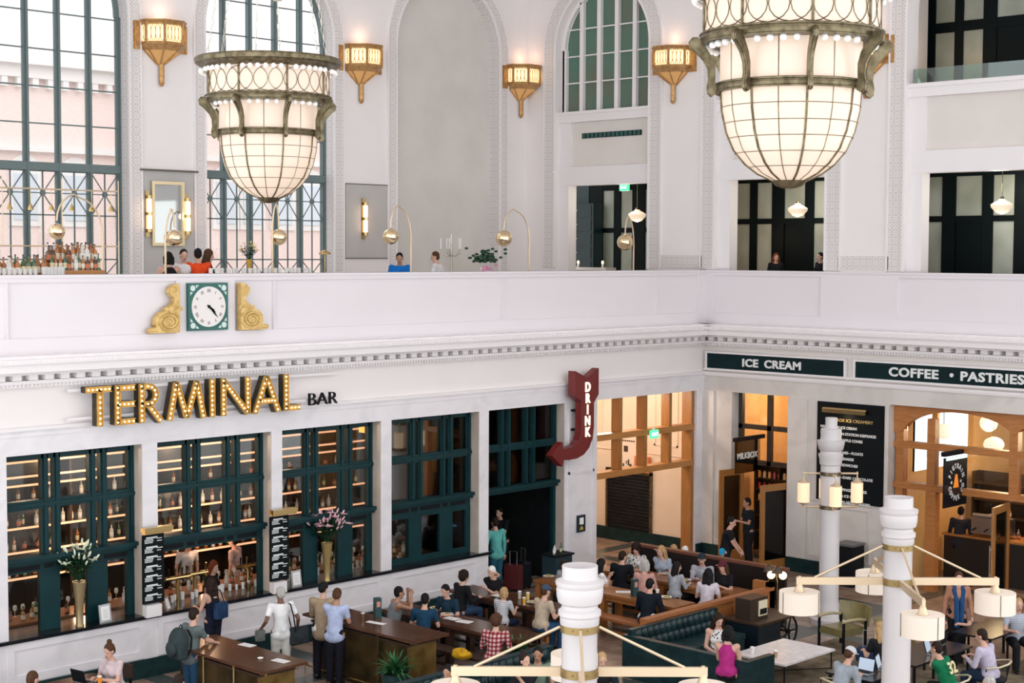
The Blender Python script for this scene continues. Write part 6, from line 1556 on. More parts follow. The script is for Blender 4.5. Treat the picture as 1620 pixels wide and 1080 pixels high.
person('person in a red plaid shirt seen from behind by the potted plant', (786, 978), 30, 'sit', 12, 0, 16, shirt=(.3, .05, .05), pat='plaid', sleeve='long', hair='brown', style='curly', legs=BLK, group=G2)
person('man in a tan t-shirt and blue-grey cap at the second dining table', (865, 931), -5, 'sit', 10, -5, 10, shirt=(.50, .40, .30), hair='brown', cap=(.05, .08, .13), legs=(.02, .07, .15), group=G2)
person('girl in a grey t-shirt bent over her plate at the third table', (891, 893), 195, 'sit', 24, 0, 30, shirt=(.35, .36, .38), hair='dark', style='bob', fem=True, k=.92, legs=BLK, group=G2)
person('woman with long black hair, glasses and a white top behind the lamp post', (953, 889), -35, 'sit', 4, 0, 6, L=(.22, -.06, .98), Rr=(.24, .02, .94), shirt=W_S, hair='black', style='long', fem=True, legs=(.01, .04, .07), group=G2)
person('man in a black jacket seen from behind left of the family table', (986, 877), 20, 'sit', 12, -25, 12, shirt=BLK, coat=(.008, .010, .014), hair='dark', legs=BLK, group=G2)
person('woman with big curly dark hair across the family table', (1005, 865), 195, 'sit', 14, 10, 16, shirt=(.35, .25, .22), pat='floral', hair='dark', style='curly', fem=True, legs=BLK, group=G2)
person('silver-haired woman in a dusty pink sweater seen from behind', (1021, 890), 25, 'sit', 10, -10, 8, shirt=(.55, .30, .26), sleeve='long', hair='grey', style='bob', fem=True, legs=BLK, group=G2)
person('blond woman in a grey-blue shirt, chin on her hand, at the family table', (1045, 869), 190, 'sit', 10, -10, 12, Rr=(.14, -.04, 1.16), shirt=(.36, .41, .50), sleeve='short', hair='blond', style='long', fem=True, legs=BLK, group=G2)
person('blond person with back turned beyond the dark booth', (1067, 866), 5, 'sit', 6, 0, 5, seat=.42, k=.90, shirt=(.45, .40, .36), hair='blond', style='bob', legs=BLK, group=G2)
person('balding person in an orange top with back turned beyond the dark booth', (1085, 868), 5, 'sit', 6, 0, 5, seat=.42, k=.90, shirt=(.65, .20, .10), hair='white', style='short', skin='pale', legs=BLK, group=G2)
person('child with long dark hair in a pale grey sweater seen from behind', (1072, 893), 0, 'sit', 6, -35, 8, shirt=(.38, .40, .44), sleeve='long', hair='black', style='long', fem=True, k=.90, legs=BLK, group=G2)
person('man in a black suit seen from behind at the end of the third table', (1030, 921), 15, 'sit', 12, -15, 10, shirt=W_S, coat=(.008, .014, .020), hair='black', legs=(.008, .012, .02), group=G2)
person('man in a flat cap and grey shirt facing the camera at the family table', (1110, 882), 205, 'sit', 14, 5, 10, L=(.40, .12, .80), Rr=(.42, -.08, .82), shirt=(.40, .40, .46), sleeve='long', hair='dark', cap=(.02, .03, .04), legs=BLK, group=G2)
person('child in a turquoise cap looking down beyond the booth', (1142, 873), 215, 'sit', 14, 0, 26, seat=.44, k=.82, shirt=(.30, .33, .40), hair='brown', cap=(.02, .30, .55), legs=BLK, group=G2)
person('woman in a maroon beret with long hair and a black top, hand at her mouth', (1142, 893), 180, 'sit', 12, 5, 12, L=(.34, .10, .82), Rr=(.14, -.04, 1.14), shirt=BLK, hair='brown', style='long', cap=(.10, .02, .03), fem=True, legs=BLK, group=G2)
person('woman with long black hair in a white top seen from behind', (1122, 905), 20, 'sit', 12, -12, 8, shirt=(.62, .56, .62), hair='black', style='long', fem=True, legs=BLK, group=G2)
# --- staff by the ice cream shop
person('member of staff in black with a white badge standing before the shop', (1159, 823), -60, 'stand', 10, -10, 18, L=(.34, .03, .98), Rr=(.32, -.06, .94), shirt=BLK, legs=(.016, .016, .02), hair='black', group=G1)
person('man in a black t-shirt standing in the ice cream shop doorway', (1181, 792), 150, 'stand', 3, 0, 10, L=(.30, .08, 1.18), Rr=(.30, -.04, 1.16), shirt=(.010, .016, .022), legs=BLK, skin='tan', hair='black', group=G1)
# --- sofas
person('woman leaning on her partner on the bottom centre sofa', (831, 1040), 225, 'sit', -4, 35, -6, L=(.22, -.10, 1.0), shirt=BLK, sleeve='short', hair='dark', style='bun', fem=True, legs=BLK, group=G3)
person('bearded man in a green-grey shirt on the bottom centre sofa', (851, 1030), 225, 'sit', 2, -10, 14, shirt=(.16, .24, .18), hair='black', skin='tan', legs=(.30, .22, .15), group=G3)
person('dark-haired man at the bottom left of the centre sofa behind the lamp arm', (708, 1060), 200, 'sit', 8, 0, 14, shirt=(.2, .17, .16), hair='black', skin='tan', legs=BLK, group=G3)
person('blond man in a dark jacket right of the near lamp post', (953, 1040), 235, 'sit', 10, 0, 18, shirt=BLK, coat=(.012, .02, .028), hair='blond', legs=BLK, group=G3)
person('woman in a black and white floral top on the green sofa', (1137, 977), 225, 'sit', 6, 20, 22, L=(.30, .06, .70), Rr=(.28, -.10, .68), shirt=(.5, .5, .5), pat='floral', sleeve='none', hair='dark', style='long', fem=True, legs=BLK, group=G3)
person('woman in a sleeveless magenta top seen from behind on the green sofa', (1153, 997), 20, 'sit', 6, 0, 14, L=(.36, .10, .66), Rr=(.30, -.14, .60), shirt=(.42, .03, .20), sleeve='none', hair='black', style='bob', fem=True, legs=BLK, group=G3)
# --- work tables, bottom right
person('man in a white cap and grey t-shirt bent over a laptop', (1348, 1032), -10, 'sit', 26, 0, 30, L=(.44, .08, .79), Rr=(.42, -.10, .79), shirt=(.33, .37, .42), sleeve='long', hair='brown', cap=(.62, .64, .68), legs=BLK, group=G3)
o, Q = person('man in a green football shirt numbered 32, hands at his face', (1477, 1023), 92, 'sit', 24, 0, 14, L=(.30, .03, 1.10), Rr=(.30, -.03, 1.12), shirt=(.010, .17, .075), hair='dark', legs=BLK, group=G3)
um = Q['up']; n2 = text_mesh('32', .27, .004, 'jersey_number', mat('pale_gold_print', (.70, .62, .36), .7), o, um(-.172, .14, .23), align='LEFT', bold=.008)
n2.rotation_euler = Euler((PI/2, -R(24)*0, -PI/2), 'XYZ'); n2.rotation_euler = (M.Rotation(R(24), 3, 'Y') @ Euler((PI/2, 0, -PI/2)).to_matrix()).to_euler()
person('man in a lavender shirt seen from behind at the long work table', (1550, 1002), 88, 'sit', 16, 12, 16, L=(.38, .14, .80), Rr=(.36, -.10, .80), shirt=(.52, .47, .60), sleeve='long', hair='dark', legs=(.015, .03, .06), group=G3)
o, Q = person('woman in an orange top and long blue scarf standing behind the work tables', (1517, 911), 215, 'stand', 6, 0, 14, shirt=(.42, .20, .13), coat=None, sleeve='long', hair='brown', style='short', fem=True, legs=BLK, group=G3)
q = MB(); U_ = Q['up']; q.tube([U_(.15, .06, -.15), U_(.17, .06, .25), U_(.09, .085, .47), U_(-.02, .05, .52), U_(-.02, -.05, .52), U_(.09, -.085, .47), U_(.17, -.04, .25), U_(.16, -.02, -.25)], [.045, .05, .04, .04, .04, .04, .05, .05], 8); q.build('scarf', fabric((.02, .07, .18)), o)
person('curly dark-haired person looking down in front of the blue scarf', (1511, 945), 190, 'sit', 16, 0, 22, shirt=(.25, .16, .13), hair='black', style='curly', legs=BLK, group=G3)
person('person with long blond hair half hidden by the right lamp post', (1391, 990), 60, 'sit', 8, 0, 12, shirt=BLK, hair='blond', style='long', fem=True, legs=BLK, group=G3)
person('fair-haired person in a checked shirt at the right edge of the photo', (1612, 953), 225, 'sit', 8, 0, 10, shirt=(.45, .50, .58), pat='stripe', hair='blond', legs=BLK, group=G3)
person('grey-haired person whose head shows at the bottom right edge', (1562, 1078), 120, 'sit', 8, 0, 14, shirt=(.10, .10, .11), hair='grey', legs=BLK, group=G3)
# --- left edge
person('woman with a topknot in a pale pink shirt typing on a laptop', (171, 1026), 195, 'sit', 12, 0, 20, L=(.40, .10, .80), Rr=(.40, -.10, .80), shirt=(.62, .50, .52), hair='brown', style='bun', fem=True, legs=BLK, group=G3)
person('brown-haired person cut off by the bottom edge, left of the topknot woman', (54, 1069), 10, 'sit', 10, 0, 14, shirt=(.3, .28, .26), hair='brown', legs=BLK, group=G3)
person('dark-haired person cut off by the bottom edge below the rucksack', (285, 1074), 10, 'sit', 10, 20, 16, shirt=(.14, .10, .09), hair='dark', legs=BLK, group=G3)
# --- cafe
person('person in a dark striped sweater seen from behind at the coffee counter', (1521, 806), 15, 'stand', 8, 0, 12, shirt=(.03, .03, .04), sleeve='long', hair='black', legs=BLK, group=G1)
o, _ = person('person in a long cream coat with a bag in the coffee shop doorway', (1566, 800), 40, 'stand', 4, 0, 10, shirt=W_S, coat=(.58, .48, .38), skirt=(.55, .46, .37), hair='black', style='bob', fem=True, legs=BLK, group=G1)
shoulder_bag('brown bag on a long strap worn over the cream coat', loc_(o, -.05, -.26, .62), o.rotation_euler.z, fabric((.06, .03, .02)), .24, .22, .09, [(0, .05, .2), (-.06, .12, .5), (-.1, .30, .82)])
# --- upper floor (standing on the mezzanine; only heads and shoulders show over the parapet)
def stool(label, loc, h):
    t = thing('bar_stool', label, 'stool', loc); q = MB(); q.lathe([(0, h-.05), (.18, h-.05), (.19, h-.02), (.17, h), (0, h)], n=18); q.build('seat', M_DARK, t)
    q = MB(); q.cyl((0, 0, 0), (0, 0, h-.05), .025, n=8); q.lathe([(.20, 0), (.20, .015), (0, .03)], n=18); q.build('pedestal', M_STEEL, t)
def upper(label, px, py, face, **k):
    y = k.pop('y', YL+2.3); p = at_y(px, py, y); o, Q = person(label, (px, py), face, 'sit', **{**dict(group=G4, pos=p), **k})
    stool('stool under the '+label.split(' at the upper')[0], (o.location.x, o.location.y, ZM), Q['hip']-.16)
upper('woman with black hair and a strapless black top at the upper bar', 266, 405, 70, shirt=BLK, sleeve='none', hair='black', style='bob', fem=True)
upper('man with a beard in a white shirt and tie at the upper bar', 291, 400, 250, shirt=W_S, sleeve='long', hair='dark')
upper('black-haired person in a bright orange top at the upper bar', 313, 399, 60, shirt=(.80, .08, .02), hair='black', style='short')
upper('woman with long brown hair in black facing right at the upper bar', 332, 400, -20, shirt=BLK, hair='brown', style='long', fem=True, Rr=(.40, -.1, 1.05))
upper('man in a bright blue polo shirt at the upper parapet', 632, 405, 225, shirt=(.01, .16, .55), skin='tan', hair='black', hpitch=20)
upper('man in a white t-shirt with his back half turned at the upper parapet', 687, 403, 120, shirt=(.75, .72, .74), hair='brown', hyaw=20)
person('red-haired woman in black in the upper corridor', (1228, 404), 225, 'stand', 0, 0, 4, shirt=BLK, hair='red', style='long', fem=True, legs=BLK, skirt=BLK, pos=at_x(1228, 404, XR+1.1), group=G4)
person('man in a black suit at the left edge of the upper corridor opening', (1149, 401), 250, 'stand', 0, 0, 4, shirt=W_S, coat=BLK, hair='black', skin='brown', legs=BLK, pos=at_x(1149, 401, XR+1.1), group=G4)
person('dark-haired person in black at the right edge of the upper corridor opening', (1297, 403), 160, 'stand', 0, 0, 4, shirt=BLK, hair='black', fem=True, legs=BLK, pos=at_x(1297, 403, XR+1.1), group=G4)
# ================================================================ PLANTS AND FLOWERS
M_LEAF = noisy('leaf_green', (.012, .07, .022), (.04, .16, .05), 6, .45)
M_LEAFD = noisy('leaf_dark_green', (.006, .035, .014), (.015, .08, .03), 6, .45)
def blade(q, base, d, L, w_, droop, n=6):
    d = V(d).normalized(); sd = d.cross(V((0, 0, 1))); sd = sd.normalized() if sd.length > .05 else V((1, 0, 0)); A, B = [], []
    for i in range(n+1):
        t_ = i/n; p = V(base)+d*L*t_-V((0, 0, 1))*droop*t_*t_; wd = w_*math.sin(PI*min(.98, .12+t_*.88))
        A.append(p+sd*wd+V((0, 0, wd*.3))); B.append(p-sd*wd+V((0, 0, wd*.3)))
        if i == n: A[-1] = B[-1] = p
    C0 = [(a+b)/2-V((0, 0, .3*(a-b).length/2)) for a, b in zip(A, B)]
    q.strip(A, C0); q.strip(C0, B)
def fern(label, loc, k_=1.0, pot=(.01, .04, .045)):
    t = thing('potted_plant', label, 'plant', loc); r2 = random.Random(int(loc[0]*100)); q = MB()
    for i in range(95):
        a, e = r2.random()*2*PI, r2.uniform(.35, 1.35); blade(q, (r2.uniform(-.08, .08)*k_, r2.uniform(-.08, .08)*k_, .50*k_), (math.cos(a)*math.cos(e), math.sin(a)*math.cos(e), math.sin(e)), r2.uniform(.35, .62)*k_, .022*k_, r2.uniform(.10, .34)*k_)
    q.build('foliage', M_LEAF, t)
    q = MB(); q.lathe([(0, 0), (.17*k_, 0), (.24*k_, .50*k_), (.26*k_, .52*k_), (.22*k_, .52*k_), (.20*k_, .46*k_), (0, .46*k_)], n=24); q.build('planter', mat('planter_dark', pot, .3), t)
p = at_z(625, 1062, .55); fern('bushy spider plant in a dark planter at the foot of the second standing table', (p.x, p.y, 0), 1.05)
p = at_z(812, 1022, .62); fern('bushy spider plant in a dark planter beside the person in the plaid shirt', (p.x, p.y-.15, 0), .98)
def bouquet(label, loc, col, n=22, k_=1.0, vase=(.35, .26, .14), buds=True, open_=8, H_=.55):
    t = thing('flower_vase', label, 'flowers', loc); r2 = random.Random(int(loc[0]*50)); q, f = MB(), MB()
    for i in range(n):
        a, e = r2.random()*2*PI, r2.uniform(.7, 1.45); d = V((math.cos(a)*math.cos(e), math.sin(a)*math.cos(e), math.sin(e))); L = r2.uniform(.28, .48)*k_; tip = V((0, 0, H_*k_))+d*L
        q.cyl((0, 0, H_*k_), tip, .004, n=4)
        for j in range(3): a2 = r2.random()*2*PI; blade(q, V((0, 0, H_*k_)).lerp(tip, r2.uniform(.3, .9)), (math.cos(a2), math.sin(a2), .5), .16*k_, .020*k_, .05*k_, 4)
        if i < open_:
            for j in range(6): a2 = 2*PI*j/6; dd = (d*.5+V((math.cos(a2), math.sin(a2), .1))).normalized(); blade(f, tip, dd, .085*k_, .022*k_, .02*k_, 3)
        elif buds: f.sph(tip+d*.03, 1, 6, (.014*k_, .014*k_, .045*k_), d.to_track_quat('Z', 'Y').to_matrix())
    q.build('stems_and_leaves', M_LEAFD, t); f.build('blossoms', mat('petal_%02x%02x' % (int(col[0]*99), int(col[1]*99)), col, .6), t)
    q = MB(); q.lathe([(0, 0), (.055*k_, 0), (.045*k_, .05), (.05*k_, H_*.5*k_), (.085*k_, H_*k_), (.075*k_, H_*k_), (.04*k_, H_*.5*k_), (0, .04)], n=16); q.build('vase', mat('vase_%02x' % int(vase[0]*99), vase, .2, .4), t)
    return t
bouquet('tall vase of white lily buds in the first bar window', (14.47, YL+.12, 1.14), (.75, .80, .62), 46, 1.45, open_=5)
bouquet('tall golden vase of pink and white lilies in the third bar window', (20.05, YL+.10, 1.14), (.82, .50, .56), 44, 1.4, vase=(.42, .30, .12), open_=16)
bouquet('small vase of blue and yellow flowers behind the fifth bar window', (23.75, 25.10, 1.14), (.10, .22, .65), 14, .8, vase=(.5, .55, .6), open_=8)
bouquet('pot of pink flowers at the left edge of the third bar window', (19.08, 25.2, 1.3), (.55, .22, .28), 14, .7, open_=9)
# ================================================================ THINGS ON THE TABLES
def lay(nm, lab, cat, loc, parts, rz=0, grp=None):
    t = thing(nm, lab, cat, loc, rz, grp)
    for pn_, fn, m_ in parts: q = MB(); fn(q); q.build(pn_, m_, t)
    return t
M_PLATE = mat('white_china', (.80, .79, .78), .2)
M_FOOD = noisy('mixed_food', (.50, .26, .08), (.30, .34, .10), 30, .8)
def plate(lab, x, y, z, food=M_FOOD, r=.13):
    fs = [('plate', lambda q: q.lathe([(0, 0), (r*.6, 0), (r, .018), (r*.97, .022), (r*.6, .008), (0, .008)], n=24), M_PLATE)]
    if food: fs.append(('food', lambda q: [q.sph((rnd.uniform(-.05, .05), rnd.uniform(-.05, .05), .02), rnd.uniform(.02, .035), 8, (1, 1, .7)) for _ in range(7)], food))
    lay('plate', lab, 'plate', (x, y, z), fs)
def sheet(lab, x, y, z, rz, w_=.22, h_=.30, m_=M_PAPER): lay('paper_sheet', lab, 'paper', (x, y, z), [('sheet', lambda q: q.box(-w_/2, -h_/2, 0, w_/2, h_/2, .004), m_), ('printed_lines', lambda q: [q.box(-w_*.35, -h_*.35+i*h_*.13, .004, w_*.3, -h_*.35+i*h_*.13+.008, .005) for i in range(6)], mat('grey_print', (.3, .3, .33), .8))], rz)
def beer(lab, x, y, z, col=(.75, .32, .04)): lay('beer_glass', lab, 'glass', (x, y, z), [('beer', lambda q: q.cyl((0, 0, .01), (0, 0, .13), .030, .037, 12), mat('beer_%02x%02x' % (int(col[0]*99), int(col[1]*99)), col, .15)), ('foam', lambda q: q.cyl((0, 0, .13), (0, 0, .15), .037, .038, 12), M_PAPER), ('glass_base', lambda q: q.cyl((0, 0, 0), (0, 0, .012), .032, n=12), M_TUM)])
def holder(lab, x, y, z, rz): lay('menu_holder', lab, 'menu', (x, y, z), [('menu_block', lambda q: q.box(-.06, -.06, 0, .06, .06, .36), mat('teal_black_board', (.012, .045, .05), .4)), ('menu_label', lambda q: q.box(-.035, -.064, .20, .035, -.06, .30), mat('coral_label', (.55, .22, .16), .6))], rz)
T1z, PZ = 1.077, .762
for (px, py), lab in (((391, 1020), 'white card on the far edge of the first standing table'), ((444, 1045), 'white card near the corner of the first standing table')): p = at_z(px, py, T1z); sheet(lab, p.x, p.y, T1z, R(8), .16, .30)
p = at_z(412, 1042, T1z); plate('small white coaster on the first standing table', p.x, p.y, T1z, None, .05)
p = at_z(327, 1018, T1z); beer('glass of amber beer in front of the man with the rucksack', p.x, p.y, T1z)
p = at_z(595, 985, T1z); sheet('long white card on the second standing table', p.x, p.y, T1z, R(10), .12, .40)
p = at_z(574, 979, T1z); lay('table_candle', 'small white-topped candle glass on the second standing table', 'candle', (p.x, p.y, T1z), [('stem', lambda q: q.cyl((0, 0, 0), (0, 0, .10), .012, n=8), M_BRASS), ('cap', lambda q: q.sph((0, 0, .11), .042, 10, (1, 1, .35)), M_PLATE)])
p = at_z(597, 976, T1z); holder('dark teal upright menu block on the second standing table', p.x, p.y, T1z, R(-20))
p = at_z(1003, 943, PZ); holder('dark teal upright menu block on the third dining table', p.x+.02, p.y, PZ, R(-20))
for px, py, lab in ((707, 972, 'plate of fried food by the man in the dark printed t-shirt'), (690, 962, 'plate of food before the man in the grey tank top'), (843, 953, 'plate with a glass on the second dining table'), (868, 912, 'plate of salad before the girl in grey'), (1085, 918, 'plate of food before the flat cap man'), (1056, 908, 'white plate at the middle of the family table'), (1053, 945, 'plate before the man in the black suit')):
    p = at_z(px, py, PZ); plate(lab, min(max(p.x, 20.4), 40), p.y, PZ)
for px, py, lab, col in ((835, 948, 'tall glass of pale yellow beer on the second dining table', (.85, .55, .12)), (829, 956, 'short glass of amber drink on the second dining table', (.8, .45, .05)), (822, 946, 'empty-looking glass beside the yellow beer', (.6, .58, .5)), (1063, 903, 'water glass before the blond woman at the family table', (.6, .6, .6)), (1094, 913, 'small glass near the flat cap man', (.5, .3, .12)), (1040, 943, 'cup in front of the man in the black suit', (.75, .73, .7))):
    p = at_z(px, py, PZ); beer(lab, p.x, p.y, PZ, col)
for px, py, rz, lab in ((715, 978, 5, 'dark tray with white card on the first dining table'), (735, 983, 12, 'white menu card on the first dining table'), (986, 936, 40, 'white napkin on the third dining table'), (790, 942, 0, 'white paper near the white-haired man')): p = at_z(px, py, PZ); sheet(lab, p.x, p.y, PZ, R(rz), .20, .30)
for px, py, lab in ((885, 900, 'phone in the hands of the girl in grey'),): pass
# yellow jacket on the bench, chair beside the plant
t = thing('jacket', 'bright yellow jacket folded on the bench by the person in plaid', 'jacket', (19.55, 20.25, .452)); q = MB(); q.sph((0, 0, .06), 1, 12, (.18, .22, .07)); q.sph((.05, .1, .10), 1, 12, (.14, .16, .06)); q.sph((-.04, -.1, .10), 1, 12, (.15, .13, .05)); me = remeshed(q, .018, 2); me.materials.append(fabric((.75, .42, .02))); b_ = bpy.data.objects.new('folded_cloth', me); C.objects.link(b_); b_.parent = t
q = MB(); q.tube([(-.1, -.1, .14), (.02, .02, .155), (.12, .14, .14)], .012, 6); q.build('collar', fabric((.55, .30, .02)), t)
# open laptops and papers, left
t0 = at_z(160, 1068, .74); black = thing('cafe_table', 'small dark table with the laptop of the topknot woman', 'table', (13.35, 22.62, 0)); q = MB(); q.box(-.45, -.5, .70, .42, .5, .74); q.build('tabletop', M_WAL, black, smooth=0)
q = MB(); q.cyl((0, 0, 0), (0, 0, .70), .04, n=8); q.cyl((0, 0, 0), (0, 0, .03), .25, n=16); q.build('pedestal', M_DARK, black)
laptop('open laptop on the small dark table of the topknot woman', (13.38, 22.72, .741), R(100)); beer('orange drink beside the laptop of the topknot woman', 13.45, 22.38, .741, (.85, .30, .03)); sheet('white papers at the front of the topknot woman table', 13.62, 22.25, .741, R(20))
wire = None
for lab, x, y, rz in (('plain dark chair under the topknot woman', 14.0, 22.85, 195), ('plain dark chair of the person cut off at the left edge', 12.0, 22.1, 10), ('plain dark chair of the person below the rucksack', 13.5, 20.35, 10), ('plain dark chair under the blond man in the dark jacket', 19.3, 16.7, 235), ('dark chair by the long blond hair', 24.3, 14.55, 60), ('dark chair under the curly-haired person by the blue scarf', 27.6, 14.85, 190), ('dark chair under the fair-haired person at the right edge', 28.05, 13.75, 225), ('dark chair of the grey-haired person at the bottom edge', 22.3, 11.45, 120)):
    t = thing('chair', lab, 'chair', (x, y, 0), R(rz)); q = MB(); q.box(-.22, -.21, .42, .20, .21, .455); q.build('seat', M_WALD, t, smooth=0)
    q = MB(); q.box(-.25, -.21, .62, -.21, .21, .86); q.build('backrest', M_WALD, t, smooth=0)
    for sx, sy in ((-.20, -.18), (.16, -.18), (-.20, .18), (.16, .18)): q = MB(); q.box(sx-.018, sy-.018, 0, sx+.018, sy+.018, .62 if sx < 0 else .42); q.build('leg', M_DARK, t, smooth=0)
# luggage and bins
def suitcase(lab, loc, rz, m_, w_=.42, h_=.62, d_=.24, handle=True):
    t = thing('suitcase', lab, 'suitcase', loc, rz); q = MB(); q.box(-d_/2, -w_/2, .05, d_/2, w_/2, h_); bmesh.ops.bevel(q.b, geom=q.b.edges[:], offset=.03, segments=3, affect='EDGES'); q.build('shell', m_, t)
    q = MB(); q.box(d_/2-.005, -w_/2+.05, .12, d_/2+.02, w_/2-.05, h_*.5); q.build('pocket', m_, t, smooth=0)
    if handle: q = MB(); q.tube([(0, -.09, h_-.02), (0, -.09, h_+.30), (0, .09, h_+.30), (0, .09, h_-.02)], .010, 6); q.build('pull_handle', M_STEEL, t)
    for sx in (-.07, .07):
        for sy in (-w_/2+.06, w_/2-.06): q = MB(); q.cyl((sx, sy-.015, .03), (sx, sy+.015, .03), .03, n=10); q.build('wheel', M_DARK, t)
suitcase('dark red suitcase standing in the dark doorway', (25.75, 24.98, .013), R(20), mat('oxblood_shell', (.10, .015, .018), .4))
suitcase('black suitcase beside the dark red one in the doorway', (26.2, 25.1, .013), R(-15), mat('black_shell', (.01, .012, .016), .35))
p = at_z(1325, 1022, 0); suitcase('blue suitcase standing by the olive armchairs', (25.15, 15.3, 0), R(30), mat('deep_blue_shell', (.010, .03, .075), .35), .42, .56)
rucksack('big black rucksack standing among the olive armchairs', (25.85, 15.05, .30), R(200), fabric((.012, .016, .022)), 1.25)
t = thing('waste_station', 'dark green waste station with bottles on top at the right of the doorway', 'cabinet', (26.45, 24.25, 0)); q = MB(); q.box(-.28, -.2, 0, .28, .22, .86); q.build('cabinet_body', mat('slate_green', (.02, .045, .055), .4), t, smooth=0)
q = MB(); q.box(-.32, -.24, .86, .32, .26, .90); q.build('top', M_DARK, t, smooth=0); q = MB(); q.box(-.2, -.21, .1, .2, -.205, .75); q.build('door_panel', mat('slate_green', (0, 0, 0)), t, smooth=0)
for i in range(4): put_bottle(26.3+i*.11, 24.22+(i % 2)*.08, .90, 'on the waste station by the doorway', 'bottles on the waste station', (1, 2), .7)
p = at_z(1345, 921, 0); t = thing('litter_bin', 'black square litter bin behind the lantern post', 'bin', (31.9, 19.95, 0)); q = MB(); q.box(-.25, -.25, 0, .25, .25, .95); q.build('bin_body', M_DARK, t, smooth=0); q = MB(); q.box(-.27, -.27, .95, .27, .27, 1.0); q.build('lid', mat('bin_lid_grey', (.12, .12, .12), .4), t, smooth=0)
# brass clip lamps on the booth end
def clip_lamp(lab, px, py, z, r_, ax):
    p = at_z(px, py, z); t = thing('task_lamp', lab, 'lamp', (p.x, p.y, 0)); q = MB(); q.tube([(0, 0, 0), (0, 0, z-.25), (.12, .1, z-.12), (0, 0, z)], .014, 8); q.cyl((0, 0, 0), (0, 0, .03), .12, n=16); q.build('stand', M_BRASS, t)
    q = MB(); q.lathe([(.03, .14), (.06, .11), (r_, 0), (r_*.93, 0), (.04, .10)], (0, 0, z-.05), n=18); q.build('lamp_shade', mat('brown_metal_shade', (.10, .075, .055), .3, .7), t)
    q = MB(); q.sph((.05*ax, -.10, z-.10), .085, 14); q.build('globe_bulb', mat('warm_globe', (1, .85, .6), .3, emit=(1, .76, .44), es=2.0), t)
clip_lamp('task lamp with a brown shade and bright globe at the booth end, right one', 1230, 902, 1.25, .13, 1); clip_lamp('task lamp with a brown shade and bright globe at the booth end, left one', 1216, 900, 1.22, .11, -1)
# ================================================================ UPPER FLOOR: bar, lamps, corridor
uc = thing('bar_counter', 'pale upper bar counter just behind the parapet, crowded with bottles and glasses', 'counter', (12.6, YL+.95, ZM)); q = MB(); q.box(0, 0, 0, 6.1, .6, 1.02); q.build('cabinet', M_TRIM, uc, smooth=0); q = MB(); q.box(-.03, -.03, 1.02, 6.13, .64, 1.06); q.build('worktop', noisy('white_marble_top', (0, 0, 0), (0, 0, 0)), uc, smooth=0)
uz = ZM+1.06
for a, b, c_, m_ in ((16.15, .42, 1.9, M_OAKH),):
    t = thing('bottle_riser', 'wooden stepped riser under the upper bar bottles', 'shelf', (14.60, YL+1.12, uz)); q = MB(); q.box(0, 0, 0, 1.05, .40, .10); q.build('lower_step', M_OAKH, t, smooth=0); q = MB(); q.box(0, .16, .10, 1.05, .40, .24); q.build('upper_step', M_OAKH, t, smooth=0)
for i in range(13): put_bottle(14.64+i*.078, YL+1.18+rnd.random()*.06, uz+.10, 'on the lower step of the upper bar riser', 'bottles low on the upper bar', None, 1.0)
for i in range(26): put_bottle(14.64+(i % 13)*.078, YL+1.32+rnd.random()*.16, uz+.24, 'on the upper step of the upper bar riser', 'bottles high on the upper bar', (0, 1, 3, 4), 1.25)
for i in range(34): put_bottle(12.9+i*.05, YL+1.25+rnd.random()*.25, uz, 'at the left of the upper bar counter', 'bottles left on the upper bar', (1, 4, 0, 2), 1.25)
for i in range(12): put_glass(13.1+i*.10, YL+1.03, uz, 'silver tumbler in the front row at the left of the upper bar', 'tumblers at the front of the upper bar', 1.1)
for i in range(6): put_glass(14.36+i*.07, YL+1.0, uz, 'clear highball glass in the group before the wooden riser', 'highball glasses on the upper bar', 1.35)
for i in range(20): put_glass(18.2+i*.13, YL+1.35+rnd.random()*.1, uz-.02, 'clear glass set out on the white table by the diners', 'glasses on the upper tables', 1.2)
t = thing('glass_rack', 'thin brass glass rack hanging over the upper bar before the first window', 'rack', (12.9, YL+2.0, ZM+1.6)); q = MB()
for z in (.0, 1.05): q.cyl((0, 0, z), (3.6, 0, z), .016, n=6)
for x in (.0, 1.2, 2.4, 3.6): q.cyl((x, 0, 0), (x, 0, 1.25), .010, n=6)
q.build('rack_frame', M_PALEB, t)
for i in range(8): q = MB(); q.cyl((.5+i*.42, 0, 1.05), (.5+i*.42, 0, .78), .006, n=4); q.lathe([(.0, .80), (.05, .70), (.055, .66)], (.5+i*.42, 0, 0), n=8); q.build('hanging_bell', M_BRASS, t)
for x in (12.9, 16.5): 
    q = MB(); q.cyl((0, 0, 0), (0, 0, 1.7), .014, n=6); o = q.build('rack_post', M_PALEB, t); o.location = (x-12.9, 0, -1.6)
def tablecloth_table(lab, x0, x1, y0=YL+1.0, y1=YL+1.75):
    t = thing('dining_table', lab, 'table', (x0, y0, ZM)); q = MB(); q.box(0, 0, 1.0, x1-x0, y1-y0, 1.04); q.box(.02, .02, .3, x1-x0-.02, y1-y0-.02, 1.0); q.build('table_linen', M_PAPER, t, smooth=0); q = MB(); q.cyl(((x1-x0)/2, (y1-y0)/2, 0), ((x1-x0)/2, (y1-y0)/2, .3), .1, n=10); q.build('pedestal', M_DARK, t)
tablecloth_table('white clothed high table by the diners in white and orange', 18.9, 20.9); tablecloth_table('white clothed high table below the second tall window', 21.2, 24.0); tablecloth_table('white clothed high table by the man in the blue polo', 24.4, 26.6)
M_GLB = mat('polished_pale_gold', (.88, .70, .44), .12, 1)
